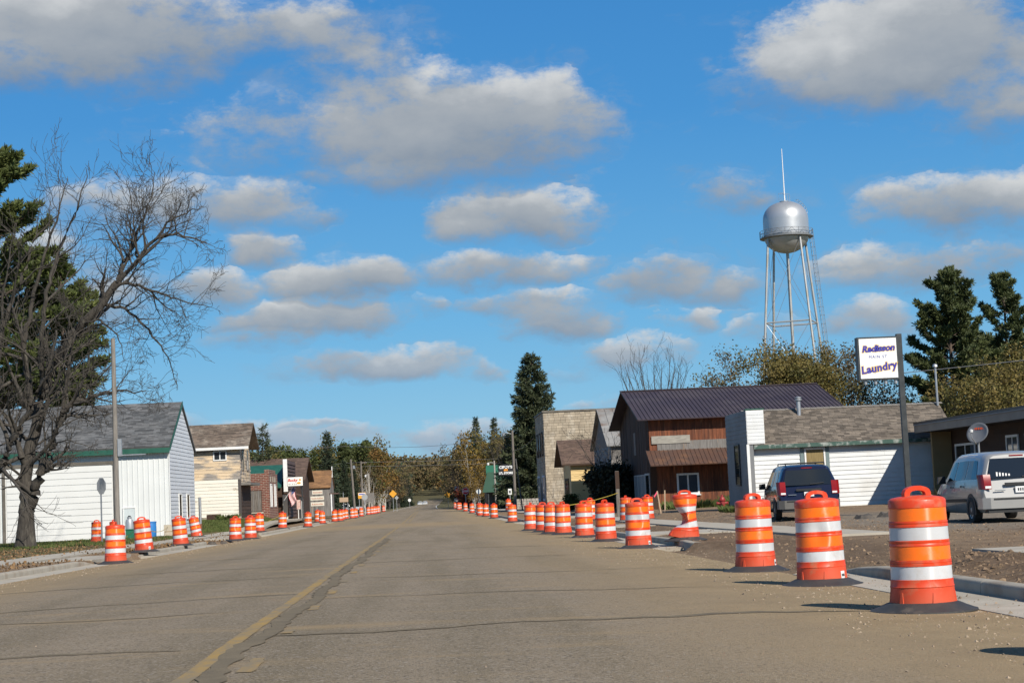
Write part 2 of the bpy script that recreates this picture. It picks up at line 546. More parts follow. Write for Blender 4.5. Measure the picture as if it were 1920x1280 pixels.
RUBBER = pmat('black_rubber', (0.028, 0.029, 0.030), (0.045, 0.044, 0.042), 5.0, 0.7, c3=(0.14, 0.115, 0.09), s3=3.5, lo3=0.58, hi3=0.8, objrand=0.1)
GLASS = glass_mat('dark_window_glass')
WHITEF = pmat('white_trim_paint', (0.74, 0.74, 0.72), (0.66, 0.66, 0.64), 5.0, 0.6)
# ------------------------------------------------------------------ mesh helpers
class MB:
    """collects faces; build() links them as one mesh object"""
    def __init__(self):
        self.v, self.f = [], []

    def add(self, vs, fs):
        o = len(self.v)
        self.v.extend([tuple(map(float, p)) for p in vs])
        self.f.extend([tuple(i + o for i in q) for q in fs])
        return self

    def box(self, x0, x1, y0, y1, z0, z1):
        vs = [(x, y, z) for z in (z0, z1) for y in (y0, y1) for x in (x0, x1)]
        return self.add(vs, [(0, 2, 3, 1), (4, 5, 7, 6), (0, 1, 5, 4), (2, 6, 7, 3), (0, 4, 6, 2), (1, 3, 7, 5)])

    def hexa(self, b, t):
        """bottom loop b and top loop t (same length, counter-clockwise seen from above)"""
        n = len(b)
        fs = [tuple(range(n - 1, -1, -1)), tuple(range(n, 2 * n))]
        fs += [(i, (i + 1) % n, n + (i + 1) % n, n + i) for i in range(n)]
        return self.add(list(b) + list(t), fs)

    def quad(self, *p):
        return self.add(p, [tuple(range(len(p)))])

    def slab(self, pts, off):
        """polygon pts given a thickness: copy shifted by vector off"""
        o = Vector(off)
        b = [Vector(p) for p in pts]
        n = len(b)
        vs = b + [p + o for p in b]
        fs = [tuple(range(n)), tuple(range(2 * n - 1, n - 1, -1))]
        fs += [(i, n + i, n + (i + 1) % n, (i + 1) % n) for i in range(n)]
        return self.add(vs, fs)

    def tube(self, path, rad, n=8, cap=True):
        P = [Vector(p) for p in path]
        if not isinstance(rad, (list, tuple)):
            rad = [rad] * len(P)
        o = len(self.v)
        for i, p in enumerate(P):
            d = (P[min(i + 1, len(P) - 1)] - P[max(i - 1, 0)])
            if d.length < 1e-9:
                d = Vector((0, 0, 1))
            d.normalize()
            a = d.cross(Vector((0, 0, 1)) if abs(d.z) < 0.9 else Vector((1, 0, 0))).normalized()
            b = d.cross(a)
            for k in range(n):
                t = 2 * math.pi * k / n
                self.v.append(tuple(p + (a * math.cos(t) + b * math.sin(t)) * rad[i]))
        for i in range(len(P) - 1):
            for k in range(n):
                q = o + i * n
                self.f.append((q + k, q + (k + 1) % n, q + n + (k + 1) % n, q + n + k))
        if cap:
            self.f.append(tuple(o + k for k in range(n - 1, -1, -1)))
            e = o + (len(P) - 1) * n
            self.f.append(tuple(e + k for k in range(n)))
        return self

    def lathe(self, prof, n=24, c=(0, 0, 0), cap=(True, True)):
        o = len(self.v)
        for (r, z) in prof:
            for k in range(n):
                t = 2 * math.pi * k / n
                self.v.append((c[0] + r * math.cos(t), c[1] + r * math.sin(t), c[2] + z))
        for i in range(len(prof) - 1):
            for k in range(n):
                q = o + i * n
                self.f.append((q + k, q + (k + 1) % n, q + n + (k + 1) % n, q + n + k))
        if cap[0]:
            self.f.append(tuple(o + k for k in range(n - 1, -1, -1)))
        if cap[1]:
            e = o + (len(prof) - 1) * n
            self.f.append(tuple(e + k for k in range(n)))
        return self

    def mesh(self, name, mat, smooth=False):
        me = bpy.data.meshes.new(name)
        me.from_pydata(self.v, [], self.f)
        me.validate(verbose=False)
        if mat:
            me.materials.append(mat)
        if smooth:
            me.polygons.foreach_set('use_smooth', [True] * len(me.polygons))
            if smooth != 'full':
                me.set_sharp_from_angle(angle=R(38))
        me.update()
        return me

    def build(self, name, mat, parent=None, smooth=False, kind=None, loc=None):
        return obj(name, self.mesh(name, mat, smooth), parent, kind, loc)


def obj(name, me, parent=None, kind=None, loc=None):
    o = bpy.data.objects.new(name, me)
    COL.objects.link(o)
    if parent is not None:
        o.parent = parent
    if kind:
        o['kind'] = kind
    if loc:
        o.location = loc
    return o


def tag(o, label, cat, group=None):
    o['label'] = label
    o['category'] = cat
    if group:
        o['group'] = group
    return o


def thing(name, label, cat, loc=(0, 0, 0), rz=0.0, group=None):
    o = bpy.data.objects.new(name, None)
    o.empty_display_size = 0.3
    COL.objects.link(o)
    o.location = loc
    o.rotation_euler = (0, 0, rz)
    return tag(o, label, cat, group)


def copy_tree(src, parent=None):
    c = src.copy()
    COL.objects.link(c)
    if parent is not None:
        c.parent = parent
    for ch in list(src.children):
        if ch.name in COL.objects:
            copy_tree(ch, c)
    return c


def np_mesh(name, V, F, mat, smooth=False):
    """V (n,3) array, F (m,k) array of equal-sized faces"""
    me = bpy.data.meshes.new(name)
    V = np.asarray(V, dtype=np.float32)
    F = np.asarray(F, dtype=np.int32)
    m, k = F.shape
    me.vertices.add(len(V))
    me.vertices.foreach_set('co', V.ravel())
    me.loops.add(m * k)
    me.loops.foreach_set('vertex_index', F.ravel())
    me.polygons.add(m)
    me.polygons.foreach_set('loop_start', np.arange(0, m * k, k, dtype=np.int32))
    me.polygons.foreach_set('loop_total', np.full(m, k, dtype=np.int32))
    me.update(calc_edges=True)
    me.validate(verbose=False)
    if mat:
        me.materials.append(mat)
    me.polygons.foreach_set('use_smooth', [bool(smooth)] * len(me.polygons))
    return me


def boxes_mesh(name, B, mat):
    """B: (n,8,3) corner array of many small hexahedra"""
    B = np.asarray(B, dtype=np.float32)
    n = len(B)
    base = np.array([(0, 2, 3, 1), (4, 5, 7, 6), (0, 1, 5, 4), (2, 6, 7, 3), (0, 4, 6, 2), (1, 3, 7, 5)])
    F = (base[None] + (np.arange(n) * 8)[:, None, None]).reshape(-1, 4)
    return np_mesh(name, B.reshape(-1, 3), F, mat)


def frame_boxes(rows, O, U, V, N):
    """rows of (u0,u1,v0,v1,n_bottom,n_top, base): boxes laid on the plane O + u U + v V, standing out along N"""
    O, U, V, N = map(np.array, (O, U, V, N))
    out = []
    for (u0, u1, v0, v1, nb, nt, b) in rows:
        c = []
        for (n0, n1) in ((b, b), (nb, nt)):
            for (vv, nn) in ((v0, n0), (v1, n1)):
                for uu in (u0, u1):
                    c.append(O + U * uu + V * vv + N * nn)
        out.append(c)
    return out


def shingles(name, O, U, V, N, wid, hgt, mat, parent, row=0.145, tab=0.30, seed=1, thick=0.012):
    """overlapping shingle tabs on a roof plane; U along the eave, V up the slope"""
    rg = random.Random(seed)
    rows = []
    nr = int(hgt / row)
    for r in range(nr):
        v0 = r * hgt / nr
        v1 = min(hgt, v0 + hgt / nr * 1.25)
        u = -rg.random() * tab
        while u < wid:
            w = tab * rg.uniform(0.75, 1.3)
            a, b = max(0, u), min(wid, u + w - 0.008)
            if b - a > 0.03:
                t = thick * rg.uniform(0.7, 1.5)
                rows.append((a, b, v0 + rg.uniform(-.008, .008), v1, t + 0.004, 0.002, -0.02))
            u += w
    return obj(name, boxes_mesh(name, frame_boxes(rows, O, U, V, N), mat), parent, 'stuff')


def lap_boards(rows_out, wid, z0, z1, pitch, clip=None, thick=0.018, seed=0, joint=3.6):
    """courses of lapped boards: appends (u0,u1,v0,v1,nb,nt,base)"""
    rg = random.Random(seed)
    n = max(1, round((z1 - z0) / pitch))
    p = (z1 - z0) / n
    for i in range(n):
        a, b = z0 + i * p, z0 + (i + 1) * p
        u0, u1 = (0.0, wid) if clip is None else clip((a + b) / 2)
        u = u0
        L = rg.uniform(0.4, 1.0) * joint
        while u < u1 - 0.02:
            e = min(u1, u + L)
            rows_out.append((u, e - 0.004, a, b + 0.012, thick, 0.004, -0.03))
            u = e
            L = joint * rg.uniform(0.8, 1.2)
    return rows_out


# ------------------------------------------------------------------ vegetation helpers
def frustums(segs, n):
    """segs (m,8): p0, p1, r0, r1 -> quads of n-sided open tubes"""
    s = np.asarray(segs, dtype=np.float64)
    p0, p1, r0, r1 = s[:, 0:3], s[:, 3:6], s[:, 6], s[:, 7]
    d = p1 - p0
    d /= np.maximum(np.linalg.norm(d, axis=1, keepdims=True), 1e-9)
    ref = np.where(np.abs(d[:, 2:3]) < 0.9, np.array([[0, 0, 1.0]]), np.array([[1.0, 0, 0]]))
    a = np.cross(d, ref)
    a /= np.linalg.norm(a, axis=1, keepdims=True)
    b = np.cross(d, a)
    V = np.zeros((len(s), 2 * n, 3))
    for k in range(n):
        t = 2 * math.pi * k / n
        o = a * math.cos(t) + b * math.sin(t)
        V[:, k] = p0 + o * r0[:, None]
        V[:, n + k] = p1 + o * r1[:, None]
    base = np.array([(k, (k + 1) % n, n + (k + 1) % n, n + k) for k in range(n)])
    F = (base[None] + (np.arange(len(s)) * 2 * n)[:, None, None]).reshape(-1, 4)
    return V.reshape(-1, 3), F


def wood_mesh(name, segs, mat):
    s = np.asarray(segs)
    big = s[:, 6] > 0.05
    Vs, Fs, off = [], [], 0
    for sel, n in ((big, 8), (~big, 4)):
        if sel.any():
            V, F = frustums(s[sel], n)
            Vs.append(V)
            Fs.append(F + off)
            off += len(V)
    return np_mesh(name, np.vstack(Vs), np.vstack(Fs), mat, True)


def leaf_mesh(name, pts, size, mat, rng, per=1, spread=0.0, up=0.0, aspect=0.5):
    """one small bent quad per leaf"""
    P = np.repeat(np.asarray(pts), per, axis=0)
    n = len(P)
    P = P + rng.normal(0, 1, (n, 3)) * spread
    d = rng.normal(0, 1, (n, 3))
    d[:, 2] += up
    d /= np.linalg.norm(d, axis=1, keepdims=True)
    e = np.cross(d, rng.normal(0, 1, (n, 3)))
    e /= np.maximum(np.linalg.norm(e, axis=1, keepdims=True), 1e-6)
    s = size * rng.uniform(0.6, 1.4, (n, 1))
    V = np.stack([P, P + d * s * .5 + e * s * aspect * .5, P + d * s, P + d * s * .5 - e * s * aspect * .5], axis=1)
    F = np.arange(n * 4).reshape(n, 4)
    return np_mesh(name, V.reshape(-1, 3), F, mat)


class Grower:
    """branching skeleton"""
    def __init__(self, seed):
        self.r = random.Random(seed)
        self.segs, self.tips, self.tubes = [], [], []

    def vec(self, s=1.0):
        return Vector((self.r.gauss(0, s), self.r.gauss(0, s), self.r.gauss(0, s)))

    def limb(self, path, r0, r1, kids=0, depth=3, kid_len=(0.35, 0.6), start=0.25, droop=0.0, wob=0.0, sub=3, spread=0.9, lift=0.25, keep_tube=False):
        """a hand-laid limb, with side branches grown from it"""
        P = [Vector(p) for p in path]
        Q = []
        for i in range(len(P) - 1):
            a0, a1, a2, a3 = P[max(i - 1, 0)], P[i], P[i + 1], P[min(i + 2, len(P) - 1)]
            for k in range(sub):
                u = k / sub
                q = 0.5 * (2 * a1 + (a2 - a0) * u + (2 * a0 - 5 * a1 + 4 * a2 - a3) * u * u + (3 * a1 - a0 - 3 * a2 + a3) * u ** 3)
                if wob and (i or k):
                    q = q + self.vec(wob)
                Q.append(q)
        Q.append(P[-1])
        n = len(Q) - 1
        tot = sum((Q[i + 1] - Q[i]).length for i in range(n))
        if keep_tube:
            self.tubes.append((Q, [r0 + (r1 - r0) * i / n for i in range(n + 1)]))
        else:
            for i in range(n):
                a, b = i / n, (i + 1) / n
                self.segs.append((*Q[i], *Q[i + 1], r0 + (r1 - r0) * a, r0 + (r1 - r0) * b))
        for k in range(kids):
            f = start + (1 - start) * (k + self.r.random()) / kids
            i = min(n - 1, int(f * n))
            p = Q[i].lerp(Q[i + 1], f * n - i)
            d = (Q[i + 1] - Q[i]).normalized()
            side = d.cross(self.vec()).normalized()
            nd = (d * self.r.uniform(0.35, 0.8) + side * spread + Vector((0, 0, lift))).normalized()
            rr = (r0 + (r1 - r0) * f) * self.r.uniform(0.35, 0.6)
            self.grow(p, nd, tot * self.r.uniform(*kid_len) * (1.15 - 0.6 * f), max(rr, 0.008), depth, droop, spread, lift)
        return Q[-1]

    def grow(self, p, d, L, r, depth, droop=0.0, spread=0.8, lift=0.15):
        n = 5 if depth > 1 else 4
        q = Vector(p)
        d = Vector(d)
        step = L / n
        rr = r
        rend = max(0.008, r * 0.35)
        for i in range(n):
            d = (d + self.vec(0.16) + Vector((0, 0, lift * 0.25 - droop * (i / n)))).normalized()
            q2 = q + d * step
            r2 = r + (rend - r) * (i + 1) / n
            self.segs.append((*q, *q2, rr, r2))
            if depth > 0 and i >= 1:
                for _ in range(self.r.choice((1, 1, 2))):
                    side = d.cross(self.vec()).normalized()
                    nd = (d * 0.75 + side * spread * self.r.uniform(0.6, 1.1)).normalized()
                    self.grow(q2, nd, L * self.r.uniform(0.38, 0.62), max(r2 * 0.62, 0.008), depth - 1, droop, spread, lift)
            q, rr = q2, r2
        self.tips.append((tuple(q), depth))
        if depth <= 1:
            self.tips.append((tuple(q - d * step * 1.3), depth))


def needle_tufts(name, pts, dirs, size, mat, rng, k=7):
    """tufts: k slim needles-bundles fanned about each direction"""
    P = np.repeat(np.asarray(pts), k, axis=0)
    D = np.repeat(np.asarray(dirs), k, axis=0)
    n = len(P)
    d = D + rng.normal(0, 0.62, (n, 3))
    d /= np.linalg.norm(d, axis=1, keepdims=True)
    e = np.cross(d, rng.normal(0, 1, (n, 3)))
    e /= np.maximum(np.linalg.norm(e, axis=1, keepdims=True), 1e-6)
    s = size * rng.uniform(0.6, 1.3, (n, 1))
    w = s * 0.10
    V = np.stack([P - e * w * .4, P + d * s * .6 + e * w, P + d * s, P + d * s * .6 - e * w], axis=1)
    return np_mesh(name, V.reshape(-1, 3), np.arange(n * 4).reshape(n, 4), mat)
# ------------------------------------------------------------------ terrain
BASE_Y = [-50, 15, 40, 60, 100, 150, 200, 270, 420, 620, 800, 1000, 1300, 1700, 2600]
BASE_Z = [0.06, 0.03, -0.08, -0.19, -0.36, -0.48, -0.55, -0.62, -0.9, -1.0, 1.0, 6.0, 13.0, 20.0, 30.0]


def base(y):
    return float(np.interp(y, BASE_Y, BASE_Z))


def sstep(x, a, b):
    t = min(1.0, max(0.0, (x - a) / (b - a)))
    return t * t * (3 - 2 * t)


RX, LX = 5.5, -8.95            # curb faces
ROAD_L, ROAD_R = -8.35, 4.9    # asphalt edges, gutters outside them


def crown(x):
    c = -2.0
    t = (x - c) / (6.7)
    return 0.09 * (1 - min(1.0, t * t))


def hsh(x, y):
    """cheap smooth noise"""
    return (math.sin(x * 1.7 + 1.3 * math.sin(y * 0.9)) * math.cos(y * 1.31 + math.sin(x * 0.8)) +
            0.5 * math.sin(x * 4.1 + y * 2.3) * math.cos(y * 3.7 - x * 1.9))


def height(x, y):
    """ground outside the road"""
    b = base(y)
    rise = 0.13
    if x > RX:
        lot = 0.02 + 0.03 * hsh(x * 0.5, y * 0.4)
        if y < 150:
            z = (b + rise) + (lot - (b + rise)) * sstep(x, 9.5, 13.0) * (1 - sstep(y, 130, 170))
        else:
            z = b + rise
        # spoil heaped between curb and walk, and along the lots
        if 5.8 < x < 8.2 and y < 24:
            z += (0.05 + 0.06 * hsh(x * 2.2, y * 1.6) + 0.03 * hsh(x * 6, y * 5)) * sstep(x, 5.75, 6.3) * (1 - sstep(x, 7.3, 8.1))
        if 6.0 < x < 8.0 and 37 < y < 90:
            z += 0.02 * hsh(x * 3, y * 2)
        if 10.0 < x < 13 and 56 < y < 76:
            z += (0.10 + 0.08 * hsh(x * 2, y * 1.2)) * sstep(x, 10, 10.8) * (1 - sstep(x, 12, 13)) * sstep(y, 56, 60) * (1 - sstep(y, 70, 76))
    else:
        z = b + rise
        k = sstep(y, 108, 126) * (1 - sstep(y, 150, 185)) * sstep(-x, 11.2, 13.2)
        z += 0.62 * k
        z += 0.03 * hsh(x * 0.4, y * 0.3) * sstep(-x, 10, 14)
    # driveways dip to the gutter
    if x > RX:
        dr = sstep(y, 23.2, 25.0) * (1 - sstep(y, 34.6, 36.2))
        z -= dr * 0.11 * (1 - sstep(x, RX, 9.0))
    else:
        dr = max(sstep(y, 46.5, 48.0) * (1 - sstep(y, 53.0, 54.5)), sstep(y, 69, 71) * (1 - sstep(y, 92, 94)))
        z -= dr * 0.11 * (1 - sstep(-x, -LX, 12.0))
    if y > 230:
        f = sstep(y, 230, 246)
        z = z * (1 - f) + (b - 0.02 + 0.0) * f
    if y > 420:
        z += 2.0 * math.sin(x * 0.006 + 1.0) * sstep(y, 500, 900) * sstep(abs(x), 20, 120)
    return z


def build_ground():
    xs = np.unique(np.concatenate([np.linspace(-700, -60, 14), np.linspace(-60, -14, 24), np.arange(-14, -8.9, 0.35),
                                   [LX - 0.16, LX, -8.3, -5, -2, 2, 4.8, RX, RX + 0.16], np.arange(5.8, 13.2, 0.16),
                                   np.linspace(13.2, 30, 18), np.linspace(30, 60, 10), np.linspace(60, 900, 16)]))
    ys = np.unique(np.concatenate([np.linspace(-40, 8, 8), np.arange(8, 26, 0.2), np.arange(26, 130, 0.9),
                                   np.arange(130, 300, 4.0), np.linspace(300, 2600, 60)]))
    V = []
    for y in ys:
        for x in xs:
            inroad = LX - 0.05 < x < RX + 0.05
            if inroad:
                z = base(y) - 0.06
                if y > 232:
                    z = base(y) - 0.03
            else:
                z = height(x, y)
            V.append((x, y, z))
    nx, ny = len(xs), len(ys)
    F = [(j * nx + i, j * nx + i + 1, (j + 1) * nx + i + 1, (j + 1) * nx + i) for j in range(ny - 1) for i in range(nx - 1)]
    o = obj('ground', np_mesh('ground', V, F, GROUND, True), None, 'structure')
    return o


build_ground()


def road_z(x, y):
    return base(y) + crown(x) + 0.004


def strip(fx0, fx1, ys, lift, nx=2, zf=road_z):
    V, F = [], []
    for y in ys:
        a, b = fx0(y), fx1(y)
        for i in range(nx):
            x = a + (b - a) * i / (nx - 1)
            V.append((x, y, zf(x, y) + lift))
    for j in range(len(ys) - 1):
        for i in range(nx - 1):
            q = j * nx + i
            F.append((q, q + 1, q + nx + 1, q + nx))
    return V, F


ys = np.concatenate([np.arange(-30, 120, 2.0), np.arange(120, 305, 5.0)])
V, F = strip(lambda y: ROAD_L, lambda y: ROAD_R, ys, 0, 15)
road = obj('road', np_mesh('road', V, F, ASPHALT, True), None, 'structure')
# the highway beyond the crossroads is narrower
ys2 = np.concatenate([np.arange(303, 620, 12.0), np.arange(620, 780, 20.0)])


def bend(y):
    return 0.000030 * max(0.0, y - 330) ** 2


def far_z(x, y):
    return height(x, y) + 0.08


V, F = strip(lambda y: -6.4 + bend(y) - 2.2 * (1 - sstep(y, 300, 345)), lambda y: 2.0 + bend(y) + 2.9 * (1 - sstep(y, 300, 330)), ys2, 0, 5, far_z)
obj('highway', np_mesh('highway', V, F, ASPHALT, True), None, 'structure')
# crossing street
V, F = [], []
for (x0, x1) in ((-150, ROAD_L), (ROAD_R, 150)):
    n = 24
    o = len(V)
    for i in range(n + 1):
        x = x0 + (x1 - x0) * i / n
        fl = 14 * max(0.0, 1 - min(abs(x - ROAD_L), abs(x - ROAD_R)) / 7.0) ** 2
        for y in (248 - fl * 0.5, 256, 264 + fl * 0.5):
            V.append((x, y, base(y) + 0.012))
    for i in range(n):
        for k in (0, 1):
            q = o + i * 3 + k
            F.append((q, q + 3, q + 4, q + 1))
obj('side_street', np_mesh('side_street', V, F, ASPHALT), None, 'structure')


# paint and crack sealing on the asphalt
def ragged(fx, w, y0, y1, step, seed, lift, name, mat, wob=0.02, parent=None):
    rg = random.Random(seed)
    V, F = [], []
    y = y0
    while y <= y1:
        a = fx(y) - w / 2 + rg.uniform(-wob, wob)
        b = fx(y) + w / 2 + rg.uniform(-wob, wob)
        V += [(a, y, road_z(a, y) + lift), (b, y, road_z(b, y) + lift)]
        y += step
    for j in range(len(V) // 2 - 1):
        F.append((2 * j, 2 * j + 1, 2 * j + 3, 2 * j + 2))
    return obj(name, np_mesh(name, V, F, mat), parent or road)


CLX = -1.64
ragged(lambda y: CLX, 0.13, 4, 96, 0.35, 1, 0.005, 'centre_line', YELLOW, 0.008)
ragged(lambda y: CLX, 0.13, 112, 246, 1.0, 1, 0.005, 'centre_line', YELLOW, 0.008)
y = 5.0
k = 0
while y < 60:
    ragged(lambda y: CLX + 0.36, 0.11, y, y + (1.1 if k % 3 else 0.6), 0.15, 30 + k, 0.0045, 'lane_dash', YELLOW_OLD, 0.015)
    y += 3.4
    k += 1
ragged(lambda y: CLX + 0.36, 0.11, 120, 246, 1.0, 2, 0.005, 'centre_line', YELLOW, 0.008)
ragged(lambda y: CLX + 0.20 + 0.035 * math.sin(y * 1.3) + 0.05 * math.sin(y * 0.37), 0.17, 4, 62, 0.22, 3, 0.0065, 'tar_seam', TAR, 0.035)


def tar_cross(y0, xa, xb, seed, w=0.05, slope=0.0):
    rg = random.Random(seed)
    V, F = [], []
    x = xa
    y = y0
    while x <= xb:
        yy = y + slope * (x - xa) + 0.30 * math.sin(x * 0.7 + seed) + 0.10 * math.sin(x * 2.9 + seed * 3) + rg.uniform(-.07, .07)
        ww = w * min(1.0, (x - xa) / 1.2 + .12, (xb - x) / 1.2 + .12) * (0.15 + 0.85 * abs(math.sin(x * 0.8 + seed * 2)) + rg.uniform(0, .3))
        V += [(x, yy - ww, road_z(x, yy) + 0.003), (x, yy + ww, road_z(x, yy) + 0.003)]
        x += 0.22
    for j in range(len(V) // 2 - 1):
        F.append((2 * j, 2 * j + 2, 2 * j + 3, 2 * j + 1))
    return obj('tar_seam', np_mesh('tar_seam', V, F, TAR), road)


for i, (yy, xa, xb, w, sl) in enumerate([(13.9, -7.5, -1.9, 0.07, .02), (15.2, -1.6, 4.2, 0.08, .015), (18.9, -7.9, -1.9, 0.05, .03),
                                         (20.6, -1.7, 3.6, 0.05, .0), (21.9, -8.0, -1.4, 0.07, .02), (26.5, -1.4, 3.9, 0.05, .03),
                                         (28.2, -7.6, -2.0, 0.06, .0), (34.0, -7.0, 3.2, 0.06, .02), (17.0, -8.1, -4.4, 0.035, .25),
                                         (42.5, -6.5, 3.4, 0.07, .0), (53.0, -7.2, 2.2, 0.08, .01), (66.0, -6.8, 3.0, 0.09, .0),
                                         (88.0, -6.8, 2.5, 0.10, .0), (24.0, -8.2, -5.0, 0.03, .1)]):
    tar_cross(yy, xa, xb, i + 5, w, sl)
for (xa, y0, y1) in ((-7.0, 312, 620), (2.0, 330, 620)):
    V, F = strip(lambda y: xa + 0.9 * (xa < 0) + bend(y) - 0.10, lambda y: xa + 0.9 * (xa < 0) + bend(y) + 0.10, np.arange(y0, y1, 14.0), 0.012, 2, far_z)
    obj('edge_line', np_mesh('edge_line', V, F, WHITEP), road)
for dx in (-0.16, 0.16):
    V, F = strip(lambda y: -2.2 + dx + bend(y) - 0.09, lambda y: -2.2 + dx + bend(y) + 0.09, np.arange(312, 620, 14.0), 0.012, 2, far_z)
    obj('centre_line', np_mesh('centre_line', V, F, YELLOW), road)
obj('stop_line', np_mesh('stop_line', [(-6.4, 304, base(304) + 0.1), (-0.5 + 4, 304, base(304) + 0.1), (3.5, 304.9, base(304) + 0.1), (-6.4, 304.9, base(304) + 0.1)], [(0, 1, 2, 3)], WHITEP), road)


# ------------------------------------------------------------------ gutters, curbs, walks
def sweep_profile(name, path, prof, mat, parent=None):
    """profile (offset to the outer side, height) swept along path [(x,y,nx,ny)]"""
    V, F = [], []
    n = len(prof)
    for (x, y, nx, ny, k) in path:
        b = base(y)
        for (o, z) in prof:
            V.append((x + nx * o, y + ny * o, b + (z * k if z > 0 else z)))
    for j in range(len(path) - 1):
        for i in range(n - 1):
            q = j * n + i
            F.append((q, q + 1, q + n + 1, q + n))
    mbx = MB()
    mbx.v, mbx.f = V, F
    mbx.f.append(tuple(range(n - 1, -1, -1)))
    mbx.f.append(tuple(range((len(path) - 1) * n, len(path) * n)))
    return mbx.build(name, mat, parent, smooth=True)


CURB_PROF = [(0.0, -0.12), (0.0, 0.10), (0.012, 0.135), (0.035, 0.15), (0.15, 0.155), (0.165, 0.14), (0.17, -0.12)]


def curb_run(side, y0, y1, label, end0=None, end1=None, step=3.0):
    """poured curb with its gutter pan, cut by joints every few metres"""
    X = RX if side > 0 else LX
    c = thing('curb', label, 'curb', (0, 0, 0))
    c['kind'] = 'structure'
    for k in ('label', 'category'):
        del c[k]
    n = max(1, round((y1 - y0) / step))
    for i in range(n):
        a = y0 + (y1 - y0) * i / n + 0.006
        b = y0 + (y1 - y0) * (i + 1) / n - 0.006
        ka = 1.0
        path = []
        for j in range(4):
            yy = a + (b - a) * j / 3
            k = 1.0
            if end0 == 'drop' and yy - y0 < 1.5:
                k = 0.18 + 0.82 * (yy - y0) / 1.5
            if end1 == 'drop' and y1 - yy < 1.5:
                k = 0.18 + 0.82 * (y1 - yy) / 1.5
            path.append((X, yy, side, 0, k))
        sweep_profile('curb_length', path, CURB_PROF if side > 0 else CURB_PROF, CURBM, c)
        # gutter pan
        g0, g1 = (ROAD_R - 0.02, RX) if side > 0 else (LX, ROAD_L + 0.02)
        V = []
        za, zb = base(a), base(b)
        lift = 0.012
        e = 0.016
        zr = lambda x: (crown(x) + 0.004) * 0.4
        P = [(g0, a, za + lift + (0.0 if side > 0 else 0.01)), (g1, a, za + lift + (0.01 if side > 0 else 0.0)),
             (g1, b, zb + lift + (0.01 if side > 0 else 0.0)), (g0, b, zb + lift + (0.0 if side > 0 else 0.01))]
        MB().slab(P, (0, 0, -0.12)).build('gutter_pan', CONC, c)
    return c


def curb_return(side, yc, sgn, rad=1.1):
    """quarter-round end of a curb turning into a driveway"""
    X = RX if side > 0 else LX
    c = bpy.data.objects.new('curb', None)
    COL.objects.link(c)
    c['kind'] = 'structure'
    path = []
    for j in range(9):
        t = math.pi / 2 * j / 8
        x = X + side * rad * (1 - math.cos(t))
        y = yc + sgn * rad * math.sin(t)
        path.append((x, y, side * math.cos(t), -sgn * math.sin(t), 1.0 - 0.55 * j / 8))
    sweep_profile('curb_length', path, CURB_PROF, CURBM, c)


curb_run(1, 5, 23.0, '-', end1='drop')
curb_return(1, 36.9, -1, 1.2)
curb_run(1, 36.9, 92, '-')
curb_run(1, 97, 150, '-', step=4)
curb_run(1, 154, 236, '-', step=6)
curb_run(-1, 18, 46.5, '-', end1='drop')
curb_run(-1, 54, 70.0, '-', end0='drop')
curb_run(-1, 93, 150, '-', step=4)
curb_run(-1, 154, 236, '-', step=6)


def walk(name, x0, x1, y0, y1, step, lift=0.05, skew=0.0, thick=0.12):
    w = bpy.data.objects.new(name, None)
    COL.objects.link(w)
    w['kind'] = 'structure'
    n = max(1, round((y1 - y0) / step))
    for i in range(n):
        a = y0 + (y1 - y0) * i / n + 0.008
        b = y0 + (y1 - y0) * (i + 1) / n - 0.008
        zz = lambda x, y: height(x, y) + lift
        zA = max(height((x0 + x1) / 2, a), height(x0, a), height(x1, a)) + lift
        zB = max(height((x0 + x1) / 2, b), height(x0, b), height(x1, b)) + lift
        P = [(x0, a, zA), (x1, a, zA), (x1, b, zB), (x0, b, zB)]
        MB().slab(P, (0, 0, -thick - lift)).build('slab', CONC, w)
    return w


walk('sidewalk', 8.0, 9.6, 12.5, 25.0, 1.6, 0.03)
walk('sidewalk', 8.1, 9.7, 35.4, 92, 1.8, 0.05)
walk('sidewalk', 8.1, 9.7, 97, 232, 4.0, 0.03)
walk('driveway_apron', 5.72, 8.0, 44, 48.5, 2.2, 0.02)
walk('driveway_apron', 5.72, 8.0, 60, 64, 2.0, 0.02)
walk('sidewalk', -12.3, -10.8, 30, 66, 1.8, 0.03)
walk('sidewalk', -12.3, -10.8, 68, 160, 3.0, 0.03)
walk('ramp', -10.75, -9.14, 47.2, 53.4, 2.1, 0.02)
walk('front_walk', -20.0, -12.4, 48.2, 50.0, 2.0, 0.02)
walk('ramp', -10.75, -9.14, 80, 90, 2.5, 0.02)


# loose stones and clods along the shoulders
def pebbles(name, n, fx, seed, s0=0.008, s1=0.03, mat=None):
    rng = np.random.default_rng(seed)
    tet = np.array([(1, 0, -.4), (-.5, .87, -.4), (-.5, -.87, -.4), (0.1, 0, .8), (-.6, .1, .55)])
    fc = np.array([(0, 1, 3), (1, 4, 3), (1, 2, 4), (2, 0, 3), (2, 3, 4)])
    V, F = [], []
    for i in range(n):
        x, y, z = fx(rng)
        s = s0 * (s1 / s0) ** (rng.random() ** 2.2)
        a = rng.random() * 6.28
        c, sn = math.cos(a), math.sin(a)
        t = tet * (s * rng.uniform(.7, 1.3, 3)) * np.array((1, 1, .75))
        rot = np.stack([t[:, 0] * c - t[:, 1] * sn, t[:, 0] * sn + t[:, 1] * c, t[:, 2]], 1)
        V.append(rot + np.array((x, y, z + s * 0.25)))
        F.append(fc + 5 * i)
    return obj(name, np_mesh(name, np.vstack(V), np.vstack(F), mat), None, 'stuff')


